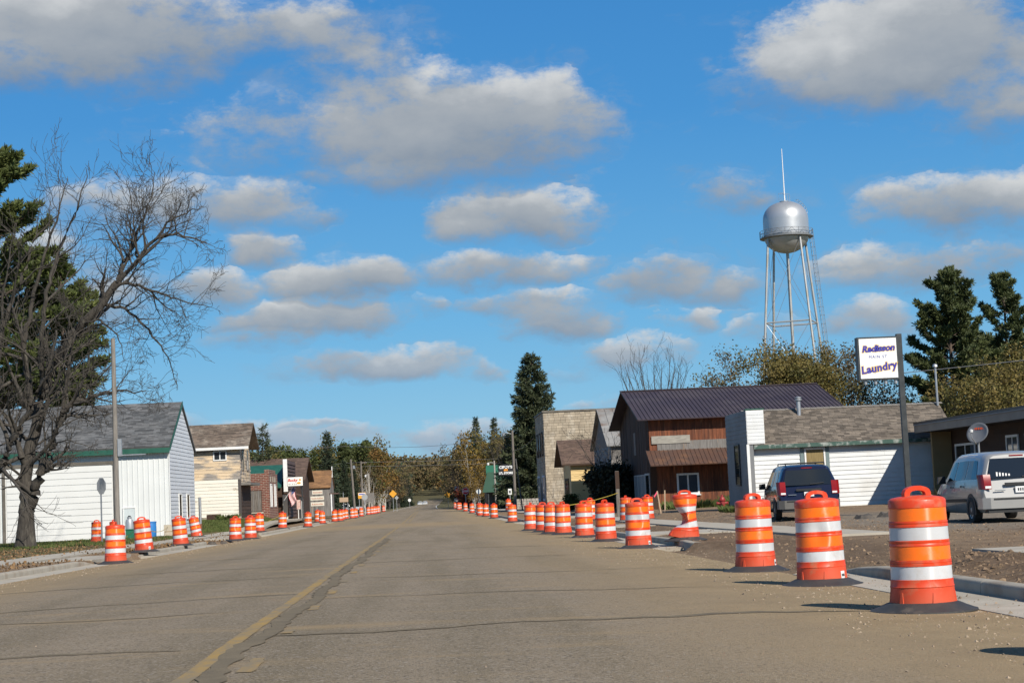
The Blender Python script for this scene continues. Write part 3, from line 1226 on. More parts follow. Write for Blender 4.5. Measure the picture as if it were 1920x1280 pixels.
STONE = pmat('loose_stone', (0.32, 0.25, 0.175), (0.22, 0.165, 0.115), 0.8, 0.9, island=0.3)
CLOD = pmat('dirt_clod', (0.24, 0.165, 0.10), (0.16, 0.108, 0.068), 0.8, 0.95, island=0.3)


def shoulder_r(rng):
    y = 8 + 45 * rng.random() ** 1.8
    x = 4.9 - abs(rng.normal(0, 0.75))
    if rng.random() < 0.15:
        x = rng.uniform(4.9, 5.45)
    x = max(x, -1)
    return x, y, (road_z(x, y) if x < 4.9 else base(y) + 0.02)


def shoulder_l(rng):
    y = 20 + 70 * rng.random() ** 1.5
    x = -8.35 + abs(rng.normal(0, 0.6))
    return x, y, road_z(x, y)


def lot_r(rng):
    y = 8 + 65 * rng.random() ** 1.5
    x = rng.uniform(5.7, 8.0) if y < 24 else rng.uniform(5.6, 14)
    if (8.0 < x < 9.7) and (y < 25 or y > 35):
        x = rng.uniform(9.8, 13)
    return x, y, height(x, y)


def on_road(rng):
    y = 9 + 40 * rng.random() ** 1.5
    x = rng.uniform(-7.5, 4)
    return x, y, road_z(x, y)


g = pebbles('gravel', 6500, shoulder_r, 11, 0.004, 0.022, STONE)
pebbles('gravel', 1600, shoulder_l, 12, 0.006, 0.035, STONE)
pebbles('dirt_clods', 9000, lot_r, 13, 0.008, 0.045, CLOD)
pebbles('gravel', 350, on_road, 14, 0.004, 0.010, STONE)
# ------------------------------------------------------------------ buildings
def window(parent, O, U, N, w, h, frame_mat, pane_mat, fw=0.07, mull=0, depth=0.05, sill=False, rails=0):
    """framed window on a wall: O lower-left corner, U along the wall, N out of it"""
    O, U, N = Vector(O), Vector(U), Vector(N)
    Z = Vector((0, 0, 1))

    def bar(m, u0, u1, v0, v1, n0, n1):
        p = [O + U * u0 + Z * v0 + N * n0, O + U * u1 + Z * v0 + N * n0, O + U * u1 + Z * v0 + N * n1, O + U * u0 + Z * v0 + N * n1]
        q = [a + Z * (v1 - v0) for a in p]
        m.hexa(p, q)
    g = MB()
    bar(g, fw * .6, w - fw * .6, fw * .6, h - fw * .6, 0.0, depth * 0.45)
    win = g.build('window', pane_mat, parent)
    f = MB()
    bar(f, 0, w, 0, fw, 0, depth)
    bar(f, 0, w, h - fw, h, 0, depth)
    bar(f, 0, fw, fw, h - fw, 0, depth)
    bar(f, w - fw, w, fw, h - fw, 0, depth)
    for k in range(mull):
        c = w * (k + 1) / (mull + 1)
        bar(f, c - fw * .4, c + fw * .4, fw, h - fw, 0, depth * .8)
    for k in range(rails):
        c = h * (k + 1) / (rails + 1)
        bar(f, fw, w - fw, c - fw * .3, c + fw * .3, 0, depth * .7)
    f.build('window_frame', frame_mat, win)
    if sill:
        s = MB()
        bar(s, -0.06, w + 0.06, -0.06, -0.003, 0, depth + 0.05)
        s.build('sill', frame_mat, win)
    return win


def siding(parent, O, U, N, wid, z0, z1, pitch, mat, name='siding', clip=None, thick=0.018, seed=0, joint=3.6):
    rows = lap_boards([], wid, z0, z1, pitch, clip, thick, seed, joint)
    return obj(name, boxes_mesh(name, frame_boxes(rows, O, U, (0, 0, 1), N), mat), parent, 'stuff')


def vertical_boards(parent, O, U, N, wid, z0, zt, bw, mat, name='boards', seed=0, thick=0.02, gap=0.008):
    """upright boards; zt is a function of u giving the top"""
    rg = random.Random(seed)
    rows = []
    u = 0.0
    while u < wid - 0.02:
        w = min(bw * rg.uniform(0.8, 1.2), wid - u)
        t = thick * rg.uniform(0.6, 1.4)
        rows.append((u, u + w - gap, z0 - rg.uniform(0, 0.03), zt(u + w / 2), t, t, -0.03))
        u += w
    return obj(name, boxes_mesh(name, frame_boxes(rows, O, U, (0, 0, 1), N), mat), parent, 'stuff')


def gable_x(name, label, X0, X1, Y0, Y1, z0, ze, zr, wallm, group=None):
    """house whose ridge runs across the street direction (along x); gable ends face +x and -x. Core walls only."""
    t = thing(name, label, 'building', (X0, Y0, z0), 0, group)
    W_, D_ = X1 - X0, Y1 - Y0
    e, r = ze - z0, zr - z0
    b = MB()
    prof = [(0, 0), (D_, 0), (D_, e), (D_ / 2, r), (0, e)]
    vs = [(0, y, z) for (y, z) in prof] + [(W_, y, z) for (y, z) in prof]
    b.add(vs, [(4, 3, 2, 1, 0), (5, 6, 7, 8, 9), (0, 1, 6, 5), (1, 2, 7, 6), (4, 0, 5, 9), (2, 3, 8, 7), (3, 4, 9, 8)])
    b.build('wall', wallm, t)
    return t, W_, D_, e, r


def gable_roof_x(t, W_, D_, e, r, over, rake, mat, thick=0.12, both=True):
    """two roof slabs; returns geometry of the near slope for shingles"""
    sl = (r - e) / (D_ / 2)
    L = math.hypot(D_ / 2 + over, sl * (D_ / 2 + over))
    n = Vector((0, -sl, 1)).normalized()
    lift = 0.03
    pe = Vector((-rake, -over, e - sl * over)) + n * lift
    rb = Vector((-rake, D_ / 2, r)) + n * lift
    wid = W_ + 2 * rake
    m = MB()
    m.slab([pe, pe + Vector((wid, 0, 0)), rb + Vector((wid, 0, 0)), rb], -n * 0 + n * thick)
    n2 = Vector((0, sl, 1)).normalized()
    pe2 = Vector((-rake, D_ + over, e - sl * over)) + n2 * lift
    m.slab([pe2 + Vector((wid, 0, 0)), pe2, rb + Vector((0, 0.001, 0)), rb + Vector((wid, 0.001, 0))], n2 * thick)
    roof = m.build('roof', mat, t)
    O = pe + n * thick
    return roof, O, (1, 0, 0), Vector((0, 1, sl)).normalized(), n, wid, L


VINYL = pmat('white_vinyl_siding', (0.64, 0.65, 0.645), (0.60, 0.61, 0.605), 0.8, 0.55, c3=(0.50, 0.485, 0.44), s3=0.6, lo3=0.52, hi3=0.8, island=0.03)
GREY_VINYL = pmat('grey_vinyl_siding', (0.175, 0.18, 0.185), (0.15, 0.155, 0.16), 0.8, 0.6, island=0.04)
BARNW = pmat('white_steel_panel', (0.67, 0.685, 0.67), (0.62, 0.635, 0.62), 0.5, 0.5, c3=(0.62, 0.61, 0.56), s3=0.4, lo3=0.58, hi3=0.8)
DOORW = pmat('white_door_panel', (0.68, 0.68, 0.655), (0.64, 0.64, 0.615), 0.7, 0.55)
BLUEV = pmat('pale_blue_siding', (0.64, 0.66, 0.68), (0.58, 0.60, 0.62), 0.8, 0.55, island=0.03)
CHAR = pmat('charcoal_shingle', (0.075, 0.078, 0.080), (0.125, 0.125, 0.125), 1.5, 0.95, island=0.45)
TAUPE = pmat('taupe_shingle', (0.165, 0.135, 0.105), (0.115, 0.095, 0.075), 1.5, 0.95, island=0.42)
BRSH = pmat('brown_shingle', (0.095, 0.060, 0.045), (0.13, 0.085, 0.06), 1.5, 0.95, island=0.3)
OLDSH = pmat('old_brown_shingle', (0.17, 0.13, 0.10), (0.11, 0.085, 0.065), 1.2, 0.95, island=0.4, c3=(0.24, 0.20, 0.16), s3=0.6)
OCHRE = pmat('ochre_shingle', (0.26, 0.135, 0.055), (0.20, 0.105, 0.048), 1.2, 0.95, island=0.25)
GREENT = pmat('dark_green_trim', (0.012, 0.075, 0.05), (0.02, 0.10, 0.068), 2.0, 0.5)
GREENW = pmat('weathered_green_trim', (0.03, 0.075, 0.058), (0.045, 0.095, 0.075), 2.0, 0.7, c3=(0.30, 0.32, 0.29), s3=2.2, lo3=0.52, hi3=0.64)
PURPLE = pmat('plum_metal_roof', (0.046, 0.034, 0.042), (0.058, 0.044, 0.052), 0.5, 0.6, spec=0.3, c3=(0.07, 0.055, 0.06), s3=0.4)
RUSTR = pmat('rusty_metal_roof', (0.105, 0.052, 0.034), (0.07, 0.044, 0.036), 0.8, 0.6, c3=(0.14, 0.07, 0.04), s3=0.9, stretch=(1, 1, .4))
RUSTW = pmat('red_brown_stained_wood', (0.215, 0.062, 0.020), (0.065, 0.022, 0.011), 2.2, 0.8, stretch=(5, 5, 0.5), lo=0.3, hi=0.7, c3=(0.36, 0.18, 0.09), s3=0.9, lo3=0.58, hi3=0.72, island=0.25)
DARKW = pmat('dark_stained_wood', (0.035, 0.018, 0.011), (0.055, 0.028, 0.016), 2.0, 0.85, stretch=(4, 4, 0.6), island=0.3)
GREYW = pmat('silver_grey_wood', (0.20, 0.185, 0.17), (0.12, 0.11, 0.10), 2.5, 0.9, stretch=(5, 5, 0.5), island=0.3, c3=(0.26, 0.17, 0.10), s3=0.8, lo3=0.58, hi3=0.75)
PEEL = pmat('peeling_tan_paint', (0.58, 0.44, 0.28), (0.62, 0.49, 0.34), 0.8, 0.8, c3=(0.25, 0.225, 0.20), s3=0.75, lo3=0.46, hi3=0.56, stretch=(0.7, 0.7, 2.4), island=0.06)
PEELW = pmat('peeling_white_paint', (0.74, 0.70, 0.60), (0.68, 0.64, 0.55), 0.8, 0.8, c3=(0.42, 0.36, 0.28), s3=1.2, lo3=0.62, hi3=0.68, stretch=(0.7, 0.7, 2.0), island=0.05)
YELW = pmat('pale_yellow_siding', (0.66, 0.47, 0.21), (0.60, 0.43, 0.19), 0.8, 0.7, island=0.05)
TANP = pmat('tan_panel', (0.30, 0.21, 0.10), (0.26, 0.18, 0.085), 1.0, 0.8)
BLOCK = pmat('weathered_stone_block', (0.38, 0.32, 0.235), (0.31, 0.26, 0.195), 1.2, 0.95, island=0.16, c3=(0.44, 0.39, 0.31), s3=0.5, bump=0.02, bscale=6)
MORTAR = pmat('old_mortar', (0.22, 0.19, 0.15), (0.17, 0.145, 0.115), 2.0, 0.95)
TINROOF = pmat('grey_tin_roof', (0.30, 0.29, 0.27), (0.20, 0.19, 0.175), 0.9, 0.6, c3=(0.17, 0.12, 0.09), s3=0.7, stretch=(1, 1, .5))
BRICK = brick_mat('red_brown_brick', (0.19, 0.050, 0.030), (0.13, 0.038, 0.026), (0.36, 0.27, 0.21), 0.42, 0.14)
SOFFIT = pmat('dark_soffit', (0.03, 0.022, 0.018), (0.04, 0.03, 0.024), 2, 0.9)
FASC = pmat('grey_brown_fascia', (0.26, 0.225, 0.18), (0.22, 0.19, 0.155), 1.2, 0.7)
BLIND = pmat('yellowed_curtain', (0.27, 0.20, 0.085), (0.17, 0.125, 0.055), 7.0, 0.9, stretch=(6, 6, 0.3))


# --- white machine shed on the left
def build_barn():
    X0, X1, Y0, Y1 = -28.8, -14.68, 99.0, 109.6
    z0 = -0.27
    t, W_, D_, e, r = gable_x('machine_shed', 'long white machine shed with charcoal roof, green eave and big overhead door', X0, X1, Y0, Y1, z0, 4.95, 7.62, BARNW)
    roof, O, U, V, N, wid, L = gable_roof_x(t, W_, D_, e, r, 0.35, 0.12, CHAR)
    shingles('shingles', O, U, V, N, wid, L, CHAR, roof, 0.17, 0.34, 3)
    # ribbed steel on the door wall
    rows = []
    for k in range(int(W_ / 0.3)):
        u = k * 0.3 + 0.05
        if 4.75 < u < 11.2:
            rows.append((u, u + 0.045, 4.50, e - 0.12, 0.03, 0.03, -0.01))
        else:
            rows.append((u, u + 0.045, 0.05, e - 0.12, 0.03, 0.03, -0.01))
    obj('wall_ribs', boxes_mesh('wall_ribs', frame_boxes(rows, (0, 0, 0), (1, 0, 0), (0, 0, 1), (0, -1, 0)), BARNW), t, 'stuff')
    MB().box(-0.1, W_ + 0.12, -0.40, -0.353, e - 0.40, e - 0.12).build('eave_trim', GREENT, t)
    MB().box(W_ + 0.0, W_ + 0.045, -0.05, 0.10, 0, e).build('corner_trim', WHITEF, t)
    # overhead door, one panel per section
    d = MB().box(4.8, 11.0, -0.02, -0.006, 0.05, 4.30).build('overhead_door', DOORW, t)
    n = 12
    for k in range(n):
        za = 0.06 + k * 4.2 / n
        MB().box(4.93, 10.87, -0.055, -0.022, za + 0.012, za + 4.2 / n - 0.012).build('door_panel', DOORW, d)
    g = pmat('weathered_door_frame', (0.14, 0.125, 0.105), (0.10, 0.09, 0.075), 2, 0.9)
    MB().box(4.6, 11.2, -0.09, -0.03, 4.28, 4.48).build('door_header', g, t)
    MB().box(10.95, 11.12, -0.085, -0.03, 0.0, 4.275).build('door_jamb', g, t)
    MB().box(4.68, 4.85, -0.085, -0.03, 0.0, 4.275).build('door_jamb', g, t)
    window(t, (11.45, -0.03, 0.75), (1, 0, 0), (0, -1, 0), 0.75, 1.05, WHITEF, pmat('pale_pane', (0.55, 0.60, 0.60), (0.48, 0.53, 0.53), 2, 0.2), 0.06)
    # gable end to the street
    clip = lambda z: (0.02, D_ - 0.02) if z < e else ((z - e) / (r - e) * D_ / 2 + 0.02, D_ - (z - e) / (r - e) * D_ / 2 - 0.02)
    siding(t, (W_, 0, 0), (0, 1, 0), (1, 0, 0), D_, 0.02, r - 0.15, 0.23, BLUEV, clip=clip, thick=0.03, joint=20)
    for y in (3.3, 6.6):
        window(t, (W_ + 0.03, y, 0.95), (0, 1, 0), (1, 0, 0), 1.25, 1.55, WHITEF, GLASS, 0.085)
    MB().slab([(W_ + 0.13, -0.36, e - 0.3), (W_ + 0.13, D_ / 2, r - 0.10), (W_ + 0.13, D_ / 2, r + 0.18), (W_ + 0.13, -0.36, e - 0.05)], (0.03, 0, 0)).build('rake_trim', GREENT, t)


build_barn()


# --- two-storey house with peeling paint
def build_tan_house():
    X0, X1, Y0, Y1 = -24.0, -13.75, 128.0, 135.2
    t, W_, D_, e, r = gable_x('two_storey_house', 'two-storey house with peeling tan boards above white boards', X0, X1, Y0, Y1, 0.32, 5.85, 7.5, MORTAR)
    roof, O, U, V, N, wid, L = gable_roof_x(t, W_, D_, e, r, 0.45, 0.75, OLDSH, 0.10)
    shingles('shingles', O, U, V, N, wid, L, OLDSH, roof, 0.16, 0.3, 5, 0.018)
    siding(t, (0, -0.002, 0), (1, 0, 0), (0, -1, 0), W_, 3.02, e - 0.05, 0.24, PEEL, 'tan_boards', seed=2, thick=0.028)
    siding(t, (0, -0.004, 0), (1, 0, 0), (0, -1, 0), W_, 0.28, 3.0, 0.24, PEELW, 'white_boards', seed=3, thick=0.032)
    clip = lambda z: (0, D_) if z < e else ((z - e) / (r - e) * D_ / 2, D_ - (z - e) / (r - e) * D_ / 2)
    siding(t, (W_, 0, 0), (0, 1, 0), (1, 0, 0), D_, 2.6, r - 0.1, 0.26, PEEL, 'tan_boards', clip=clip, seed=4, thick=0.03)
    siding(t, (W_, 0, 0), (0, 1, 0), (1, 0, 0), D_, 0.2, 2.58, 0.26, DARKW, 'front_boards', seed=5, thick=0.03)
    MB().box(-0.7, W_ + 0.72, -0.50, -0.455, e - 0.32, e - 0.12).build('fascia', WHITEF, t)
    MB().box(-0.7, W_ + 0.1, -0.45, -0.03, e - 0.33, e - 0.30).build('soffit', SOFFIT, t)
    window(t, (W_ - 1.95, -0.03, 4.42), (1, 0, 0), (0, -1, 0), 1.0, 0.75, WHITEF, GLASS, 0.09, 1)
    for y in (1.3, 4.6):
        window(t, (W_ + 0.03, y, 3.7), (0, 1, 0), (1, 0, 0), 1.1, 1.6, pmat('grey_frame', (0.2, 0.19, 0.17)), GLASS, 0.1)
    MB().box(W_ + 0.0, W_ + 0.75, 0.0, D_, 2.55, 2.75).build('front_canopy', pmat('old_canopy', (0.2, 0.18, 0.15), (0.12, 0.11, 0.1)), t)
    MB().box(W_ - 0.16, W_ + 0.04, -0.06, -0.004, 0.02, 3.0).build('corner_board', pmat('dark_corner', (0.06, 0.05, 0.045)), t)
    MB().box(-1, W_ + 0.01, -0.08, 0.2, -0.5, 0.26).build('foundation', pmat('rubble_foundation', (0.42, 0.36, 0.27), (0.22, 0.19, 0.15), 4, 0.9), t)


build_tan_house()


# --- small brick shop
def build_brick_shop():
    X1, Y0 = -12.75, 140.0
    t = thing('brick_shop', 'small red-brick shop with a boarded window beside the peeling tan house', 'building', (X1 - 6.5, Y0, 0.25))
    W_, D_, H = 6.5, 8.0, 3.65
    m = MB()
    m.box(0, W_, 0, D_, -0.4, H)
    m.build('wall', BRICK, t)
    # stepped parapet and coping
    MB().box(0.3, W_ - 1.5, 0.01, 0.3, H, H + 0.22).build('parapet', BRICK, t)
    MB().box(W_ - 0.35, W_ + 0.003, 0.02, D_ * .78, H + 0.003, H + 0.3).build('parapet', BRICK, t)
    MB().box(0.25, W_ - 1.45, -0.03, 0.33, H + 0.225, H + 0.30).build('coping', CONC, t)
    b = MB().box(4.68, 5.9, -0.035, -0.004, 0.55, 2.30).build('boarded_window', DARKW, t)
    for k in range(8):
        u = 4.72 + k * 1.14 / 8
        MB().box(u + 0.008, u + 1.14 / 8 - 0.008, -0.065, -0.037, 0.6, 2.25).build('plank', WOODG if k % 3 else GREYW, b)
    MB().box(4.58, 6.0, -0.10, -0.004, 0.42, 0.545).build('sill', CONC, t)
    for y, w in ((1.0, 1.5), (4.6, 1.5)):
        window(t, (W_ + 0.002, y, 0.9), (0, 1, 0), (1, 0, 0), w, 1.9, WHITEF, pmat('white_boarding', (0.75, 0.74, 0.71)), 0.09)
    for y in (1.2, 3.4, 5.2):
        MB().box(W_ + 0.002, W_ + 0.03, y, y + 0.75, 2.95, 3.4).build('stone_panel', CONC, t)
    rf = thing('green_roofed_shop', 'low shop with dark green shingle roof and white false-front edge behind the brick shop', 'building', (-19.5, 149.0, 0.2))
    MB().box(0, 7.2, 0, 9, -0.4, 2.6).build('wall', DARKW, rf)
    O = Vector((0, -0.3, 2.6))
    MB().slab([(0, -0.3, 2.55), (7.0, -0.3, 2.55), (7.0, 4.5, 4.55), (0, 4.5, 4.55)], (0, 0, 0.1)).build('roof', GREENT, rf)
    # false front seen almost edge-on: white edge, dark log siding to the street
    MB().box(7.2, 7.55, -0.25, 9.0, 2.0, 4.95).build('false_front', DARKW, rf)
    MB().box(7.22, 7.58, -0.33, -0.252, 2.2, 5.0).build('white_edge_trim', WHITEF, rf)
    MB().box(7.1, 7.52, -0.31, -0.253, -0.2, 1.95).build('pilaster', pmat('cream_block', (0.62, 0.58, 0.47)), rf)
    cn = MB().slab([(7.62, -0.1, 2.15), (8.75, -0.1, 1.72), (8.75, 2.6, 1.72), (7.62, 2.6, 2.15)], (0.02, 0, 0.08)).build('entry_canopy', pmat('brown_canopy', (0.13, 0.07, 0.045), (0.09, 0.05, 0.035)), rf)
    for y in (0.0, 2.4):
        MB().box(8.5, 8.64, y, y + 0.14, -0.4, 1.74).build('porch_post', WHITEF if y else DARKM, rf)
    rows = lap_boards([], 9.0, 0.0, 4.9, 0.3, None, 0.09, 3)
    obj('log_siding', boxes_mesh('log_siding', frame_boxes(rows, (7.55, -0.2, 0), (0, 1, 0), (0, 0, 1), (1, 0, 0)), pmat('dark_log', (0.06, 0.035, 0.025), (0.09, 0.05, 0.035))), rf, 'stuff')


build_brick_shop()


# --- bar with brown gable roof
def build_bar():
    X1 = -11.6
    t, W_, D_, e, r = gable_x('brown_roofed_bar', 'bar with broad brown shingle gable roof behind the hanging flag', -23.0, X1, 159.0, 171.0, 0.0, 3.5, 5.55, DARKW)
    roof, O, U, V, N, wid, L = gable_roof_x(t, W_, D_, e, r, 0.4, 0.5, BRSH)
    shingles('shingles', O, U, V, N, wid, L, BRSH, roof, 0.2, 0.4, 8)
    MB().box(W_ - 2.0, W_ - 1.0, -0.05, -0.005, 0, 2.1).build('door', pmat('dark_door', (0.05, 0.03, 0.03)), t)
    return t


build_bar()


# --- weathered grey shed with sign boards
def build_grey_shed():
    t, W_, D_, e, r = gable_x('weathered_shed', 'weathered grey board building with ochre roof and three white sign boards', -18.0, -10.35, 185.0, 192.5, -0.1, 2.95, 4.75, GREYW)
    roof, O, U, V, N, wid, L = gable_roof_x(t, W_, D_, e, r, 0.2, 0.12, OCHRE, 0.08)
    shingles('shingles', O, U, V, N, wid, L, OCHRE, roof, 0.2, 0.4, 9)
    vertical_boards(t, (0, -0.002, 0), (1, 0, 0), (0, -1, 0), W_, 0, lambda u: e - 0.05, 0.24, GREYW, seed=4)
    vertical_boards(t, (W_, 0, 0), (0, 1, 0), (1, 0, 0), D_, 0, lambda u: e + (r - e) * (1 - abs(u - D_ / 2) / (D_ / 2)) - 0.05, 0.24, GREYW, seed=5)
    MB().box(W_ + 0.06, W_ + 0.2, -0.1, 0.12, 0, 2.3).build('white_post', WHITEF, t)
    MB().box(W_ - 0.05, W_ + 0.9, -0.1, 3.2, 2.3, 2.42).build('porch_beam', pmat('old_beam', (0.1, 0.06, 0.045)), t)
    MB().box(W_ + 0.05, W_ + 0.14, D_ / 2 - 0.12, D_ / 2 + 0.12, r - 0.7, r + 0.5).build('white_finial', WHITEF, t)
    sw = pmat('painted_sign_board', (0.68, 0.63, 0.52), (0.60, 0.55, 0.45), 4, 0.8)
    pk = pmat('faded_red_lettering', (0.42, 0.20, 0.13))
    for i, (u0, u1, z) in enumerate(((5.75, 6.85, 2.35), (5.55, 7.0, 1.72), (5.57, 7.0, 1.1))):
        s = MB().box(u0, u1, -0.075, -0.03, z, z + 0.42).build('sign_board', sw, t)
        rg = random.Random(i)
        rows = []
        u = u0 + 0.12
        while u < u1 - 0.12:      # the painted letters are too faded to read
            w = rg.uniform(0.05, 0.10)
            rows.append((u, u + w, z + 0.12, z + 0.12 + rg.uniform(0.12, 0.18), 0.079, 0.079, 0.07))
            u += w + 0.04
        obj('faded_lettering', boxes_mesh('faded_lettering', frame_boxes(rows, (0, 0, 0), (1, 0, 0), (0, 0, 1), (0, -1, 0)), pk), s)
    # firewood-style sign frame standing before it
    f = thing('wooden_frame_stand', 'open dark wooden frame stand before the weathered grey shed', 'stand', (-14.0, 181.5, 0.0))
    for x in (0, 1.05):
        MB().box(x, x + 0.12, 0, 0.1, -0.4, 1.45).build('post', pmat('brown_post', (0.09, 0.055, 0.04)), f)
    MB().box(-0.25, 1.45, -0.05, 0.15, 1.455, 1.56).build('beam', MATS['brown_post'], f)
    bb = thing('blue_bin', 'rounded blue bin under the dark wooden frame stand', 'bin', (-13.35, 181.7, 0.0))
    MB().lathe([(0.36, -0.3), (0.4, 0.45)], 14).build('bin_body', pmat('blue_plastic', (0.03, 0.10, 0.25)), bb, True)
    MB().lathe([(0.43, 0.45), (0.4, 0.6), (0.2, 0.72), (0.02, 0.75)], 14).build('bin_lid', MATS['blue_plastic'], bb, True)


build_grey_shed()


# --- laundromat on the right
def build_laundromat():
    X0, Y0, z0 = 15.42, 80.0, -0.02
    t = thing('laundromat', 'white sided laundromat with false front, taupe shingle roof and curtained window', 'building', (X0, Y0, z0))
    W_, D_, e = 9.45, 4.8, 3.12
    r = 4.65
    m = MB()
    prof = [(0, -0.4), (D_, -0.4), (D_, e), (D_ / 2, r), (0, e)]
    vs = [(0.02, y, z) for (y, z) in prof] + [(W_, y, z) for (y, z) in prof]
    m.add(vs, [(4, 3, 2, 1, 0), (5, 6, 7, 8, 9), (0, 1, 6, 5), (1, 2, 7, 6), (4, 0, 5, 9), (2, 3, 8, 7), (3, 4, 9, 8)])
    m.build('wall', VINYL, t)
    siding(t, (0.0, 0, 0), (1, 0, 0), (0, -1, 0), W_, 0.06, e - 0.16, 0.20, VINYL, thick=0.036, joint=3.8, seed=6)
    MB().box(0.9, W_ + 0.02, -0.05, -0.032, -0.1, 0.12).build('base_trim', WHITEF, t)
    # false front facing the street: even grey siding, darker than the white side wall
    ff = MB().box(-0.28, 0.0, -0.35, D_ + 0.35, -0.3, 4.72).build('false_front', GREY_VINYL, t)
    siding(ff, (-0.28, -0.35, 0), (0, 1, 0), (-1, 0, 0), D_ + 0.7, 0.05, 4.68, 0.2, GREY_VINYL, thick=0.024, joint=3.8, seed=7)
    MB().box(-0.285, 0.55, -0.40, -0.353, 3.12, 4.70).build('false_front_return', WHITEF, t)
    rows = lap_boards([], 0.80, 3.16, 4.66, 0.16, None, 0.018, 4, 9)
    obj('return_siding', boxes_mesh('return_siding', frame_boxes(rows, (-0.26, -0.40, 0), (1, 0, 0), (0, 0, 1), (0, -1, 0)), VINYL), t, 'stuff')
    MB().box(-0.31, 0.58, -0.42, 0.0, 4.722, 4.78).build('cap_flashing', GREENT, t)
    MB().box(-0.33, -0.2, -0.40, -0.353, -0.2, 3.11).build('corner_post', WHITEF, t)
    window(t, (-0.31, 1.6, 1.2), (0, 1, 0), (-1, 0, 0), 1.25, 2.0, DARKM, GLASS, 0.07)
    # near roof slope with shingles
    sl = (r - e) / (D_ / 2)
    n = Vector((0, -sl, 1)).normalized()
    pe = Vector((0.02, -0.32, e - sl * 0.32 + 0.05))
    rb = Vector((0.02, D_ / 2, r + 0.05))
    wid = W_ + 0.3
    rm = MB()
    rm.slab([pe, pe + Vector((wid, 0, 0)), rb + Vector((wid, 0, 0)), rb], n * 0.1)
    rm.slab([Vector((0.02 + wid, D_ + 0.3, e)), Vector((0.02, D_ + 0.3, e)), rb + Vector((0, 0.002, 0)), rb + Vector((wid, 0.002, 0))], (0, 0.02, 0.1))
    roof = rm.build('roof', TAUPE, t)
    L = (rb - pe).length
    shingles('shingles', pe + n * 0.1, (1, 0, 0), Vector((0, 1, sl)).normalized(), n, wid, L, TAUPE, roof, 0.15, 0.3, 11, 0.016)
    # ridge caps, each its own short piece
    rg = random.Random(3)
    cap = pmat('grey_ridge_cap', (0.22, 0.20, 0.175), (0.17, 0.155, 0.135), 2, 0.9)
    k = 0.02
    while k < wid:
        zz = r + 0.165 + rg.uniform(-.006, .006)
        MB().slab([(k, D_ / 2 - 0.16, zz - 0.05), (k + 0.30, D_ / 2 - 0.16, zz - 0.06), (k + 0.30, D_ / 2, zz), (k, D_ / 2, zz + 0.01)], (0, 0, 0.025)).build('ridge_cap', cap, roof)
        k += 0.31
    MB().box(0.02, W_ + 0.3, -0.40, -0.33, e - 0.24, e - 0.06).build('eave_trim', GREENW, t)
    MB().box(0.02, W_ + 0.3, -0.33, -0.03, e - 0.19, e - 0.165).build('soffit', SOFFIT, t)
    # window with yellowed curtain behind the glass
    w = window(t, (2.45, -0.038, 1.28), (1, 0, 0), (0, -1, 0), 1.0, 1.55, WHITEF, BLIND, 0.08, 0, 0.07)
    for x in (2.26, 3.47):
        MB().box(x, x + 0.17, -0.075, -0.026, 1.2, 2.86).build('shutter', pmat('slate_shutter', (0.15, 0.20, 0.20)), t)
    # flue
    fl = MB().lathe([(0.10, 0), (0.10, 0.75)], 12, (2.75, D_ / 2 - 0.5, r - 0.2)).build('flue_pipe', STEEL, t, True)
    MB().lathe([(0.13, 0.72), (0.17, 0.74), (0.17, 0.80), (0.12, 0.82), (0.16, 0.86), (0.16, 0.90), (0.02, 0.93)], 12, (2.75, D_ / 2 - 0.5, r - 0.2)).build('flue_cap', STEEL, fl, True)
    MB().tube([(W_ + 0.2, D_ / 2 - 0.3, r), (W_ + 0.2, D_ / 2 - 0.3, r + 1.9)], 0.055, 8).build('service_mast', STEEL, t)
    MB().lathe([(0.06, 1.86), (0.14, 1.9), (0.12, 2.0), (0.02, 2.06)], 10, (W_ + 0.2, D_ / 2 - 0.3, r)).build('mast_head', STEEL, t)


build_laundromat()


# --- low brown building at the right edge
def build_motel():
    t = thing('low_brown_building', 'low dark brown building with deep flat eave at the right edge', 'building', (23.1, 50.0, 0.0))
    Ln = 29.6
    MB().box(1.5, 9.5, 0.2, Ln - 0.15, -0.3, 3.55).build('wall', DARKW, t)
    siding(t, (1.5, 0.2, 0), (0, 1, 0), (-1, 0, 0), Ln - 0.4, 0.05, 3.35, 0.24, DARKW, thick=0.03, seed=8)
    rf = MB().box(-0.02, 10.0, -0.4, Ln + 0.02, 3.62, 3.78).build('roof', DARKM, t)
    MB().box(0.0, 0.05, -0.35, Ln, 3.28, 3.615).build('fascia', FASC, t)
    MB().box(0.055, 1.5, Ln - 0.05, Ln - 0.002, 3.28, 3.615).build('fascia', FASC, t)
    MB().box(0.055, 1.49, -0.3, Ln - 0.06, 3.30, 3.34).build('soffit', SOFFIT, t)
    rows = [(k * 0.12, k * 0.12 + 0.06, 0, 0.05, 0.03, 0.03, -0.001) for k in range(int(Ln / 0.12))]
    obj('drip_edge', boxes_mesh('drip_edge', frame_boxes(rows, (-0.025, 0, 3.615), (0, 1, 0), (0, 0, 1), (-1, 0, 0)), pmat('drip_edge_metal', (0.35, 0.34, 0.32))), rf, 'stuff')
    MB().box(0.55, 1.46, Ln - 0.9, Ln - 0.7, -0.2, 3.27).build('end_panel', TANP, t)
    for (y, w, z, h) in ((25.2, 2.9, 1.3, 1.35), (19.6, 1.5, 1.7, 1.1), (17.2, 1.6, 1.7, 1.1), (10, 2, 1.5, 1.3)):
        window(t, (1.47, y + w, z), (0, -1, 0), (-1, 0, 0), w, h, WHITEF, GLASS, 0.1, 1, 0.06)
    return t


build_motel()


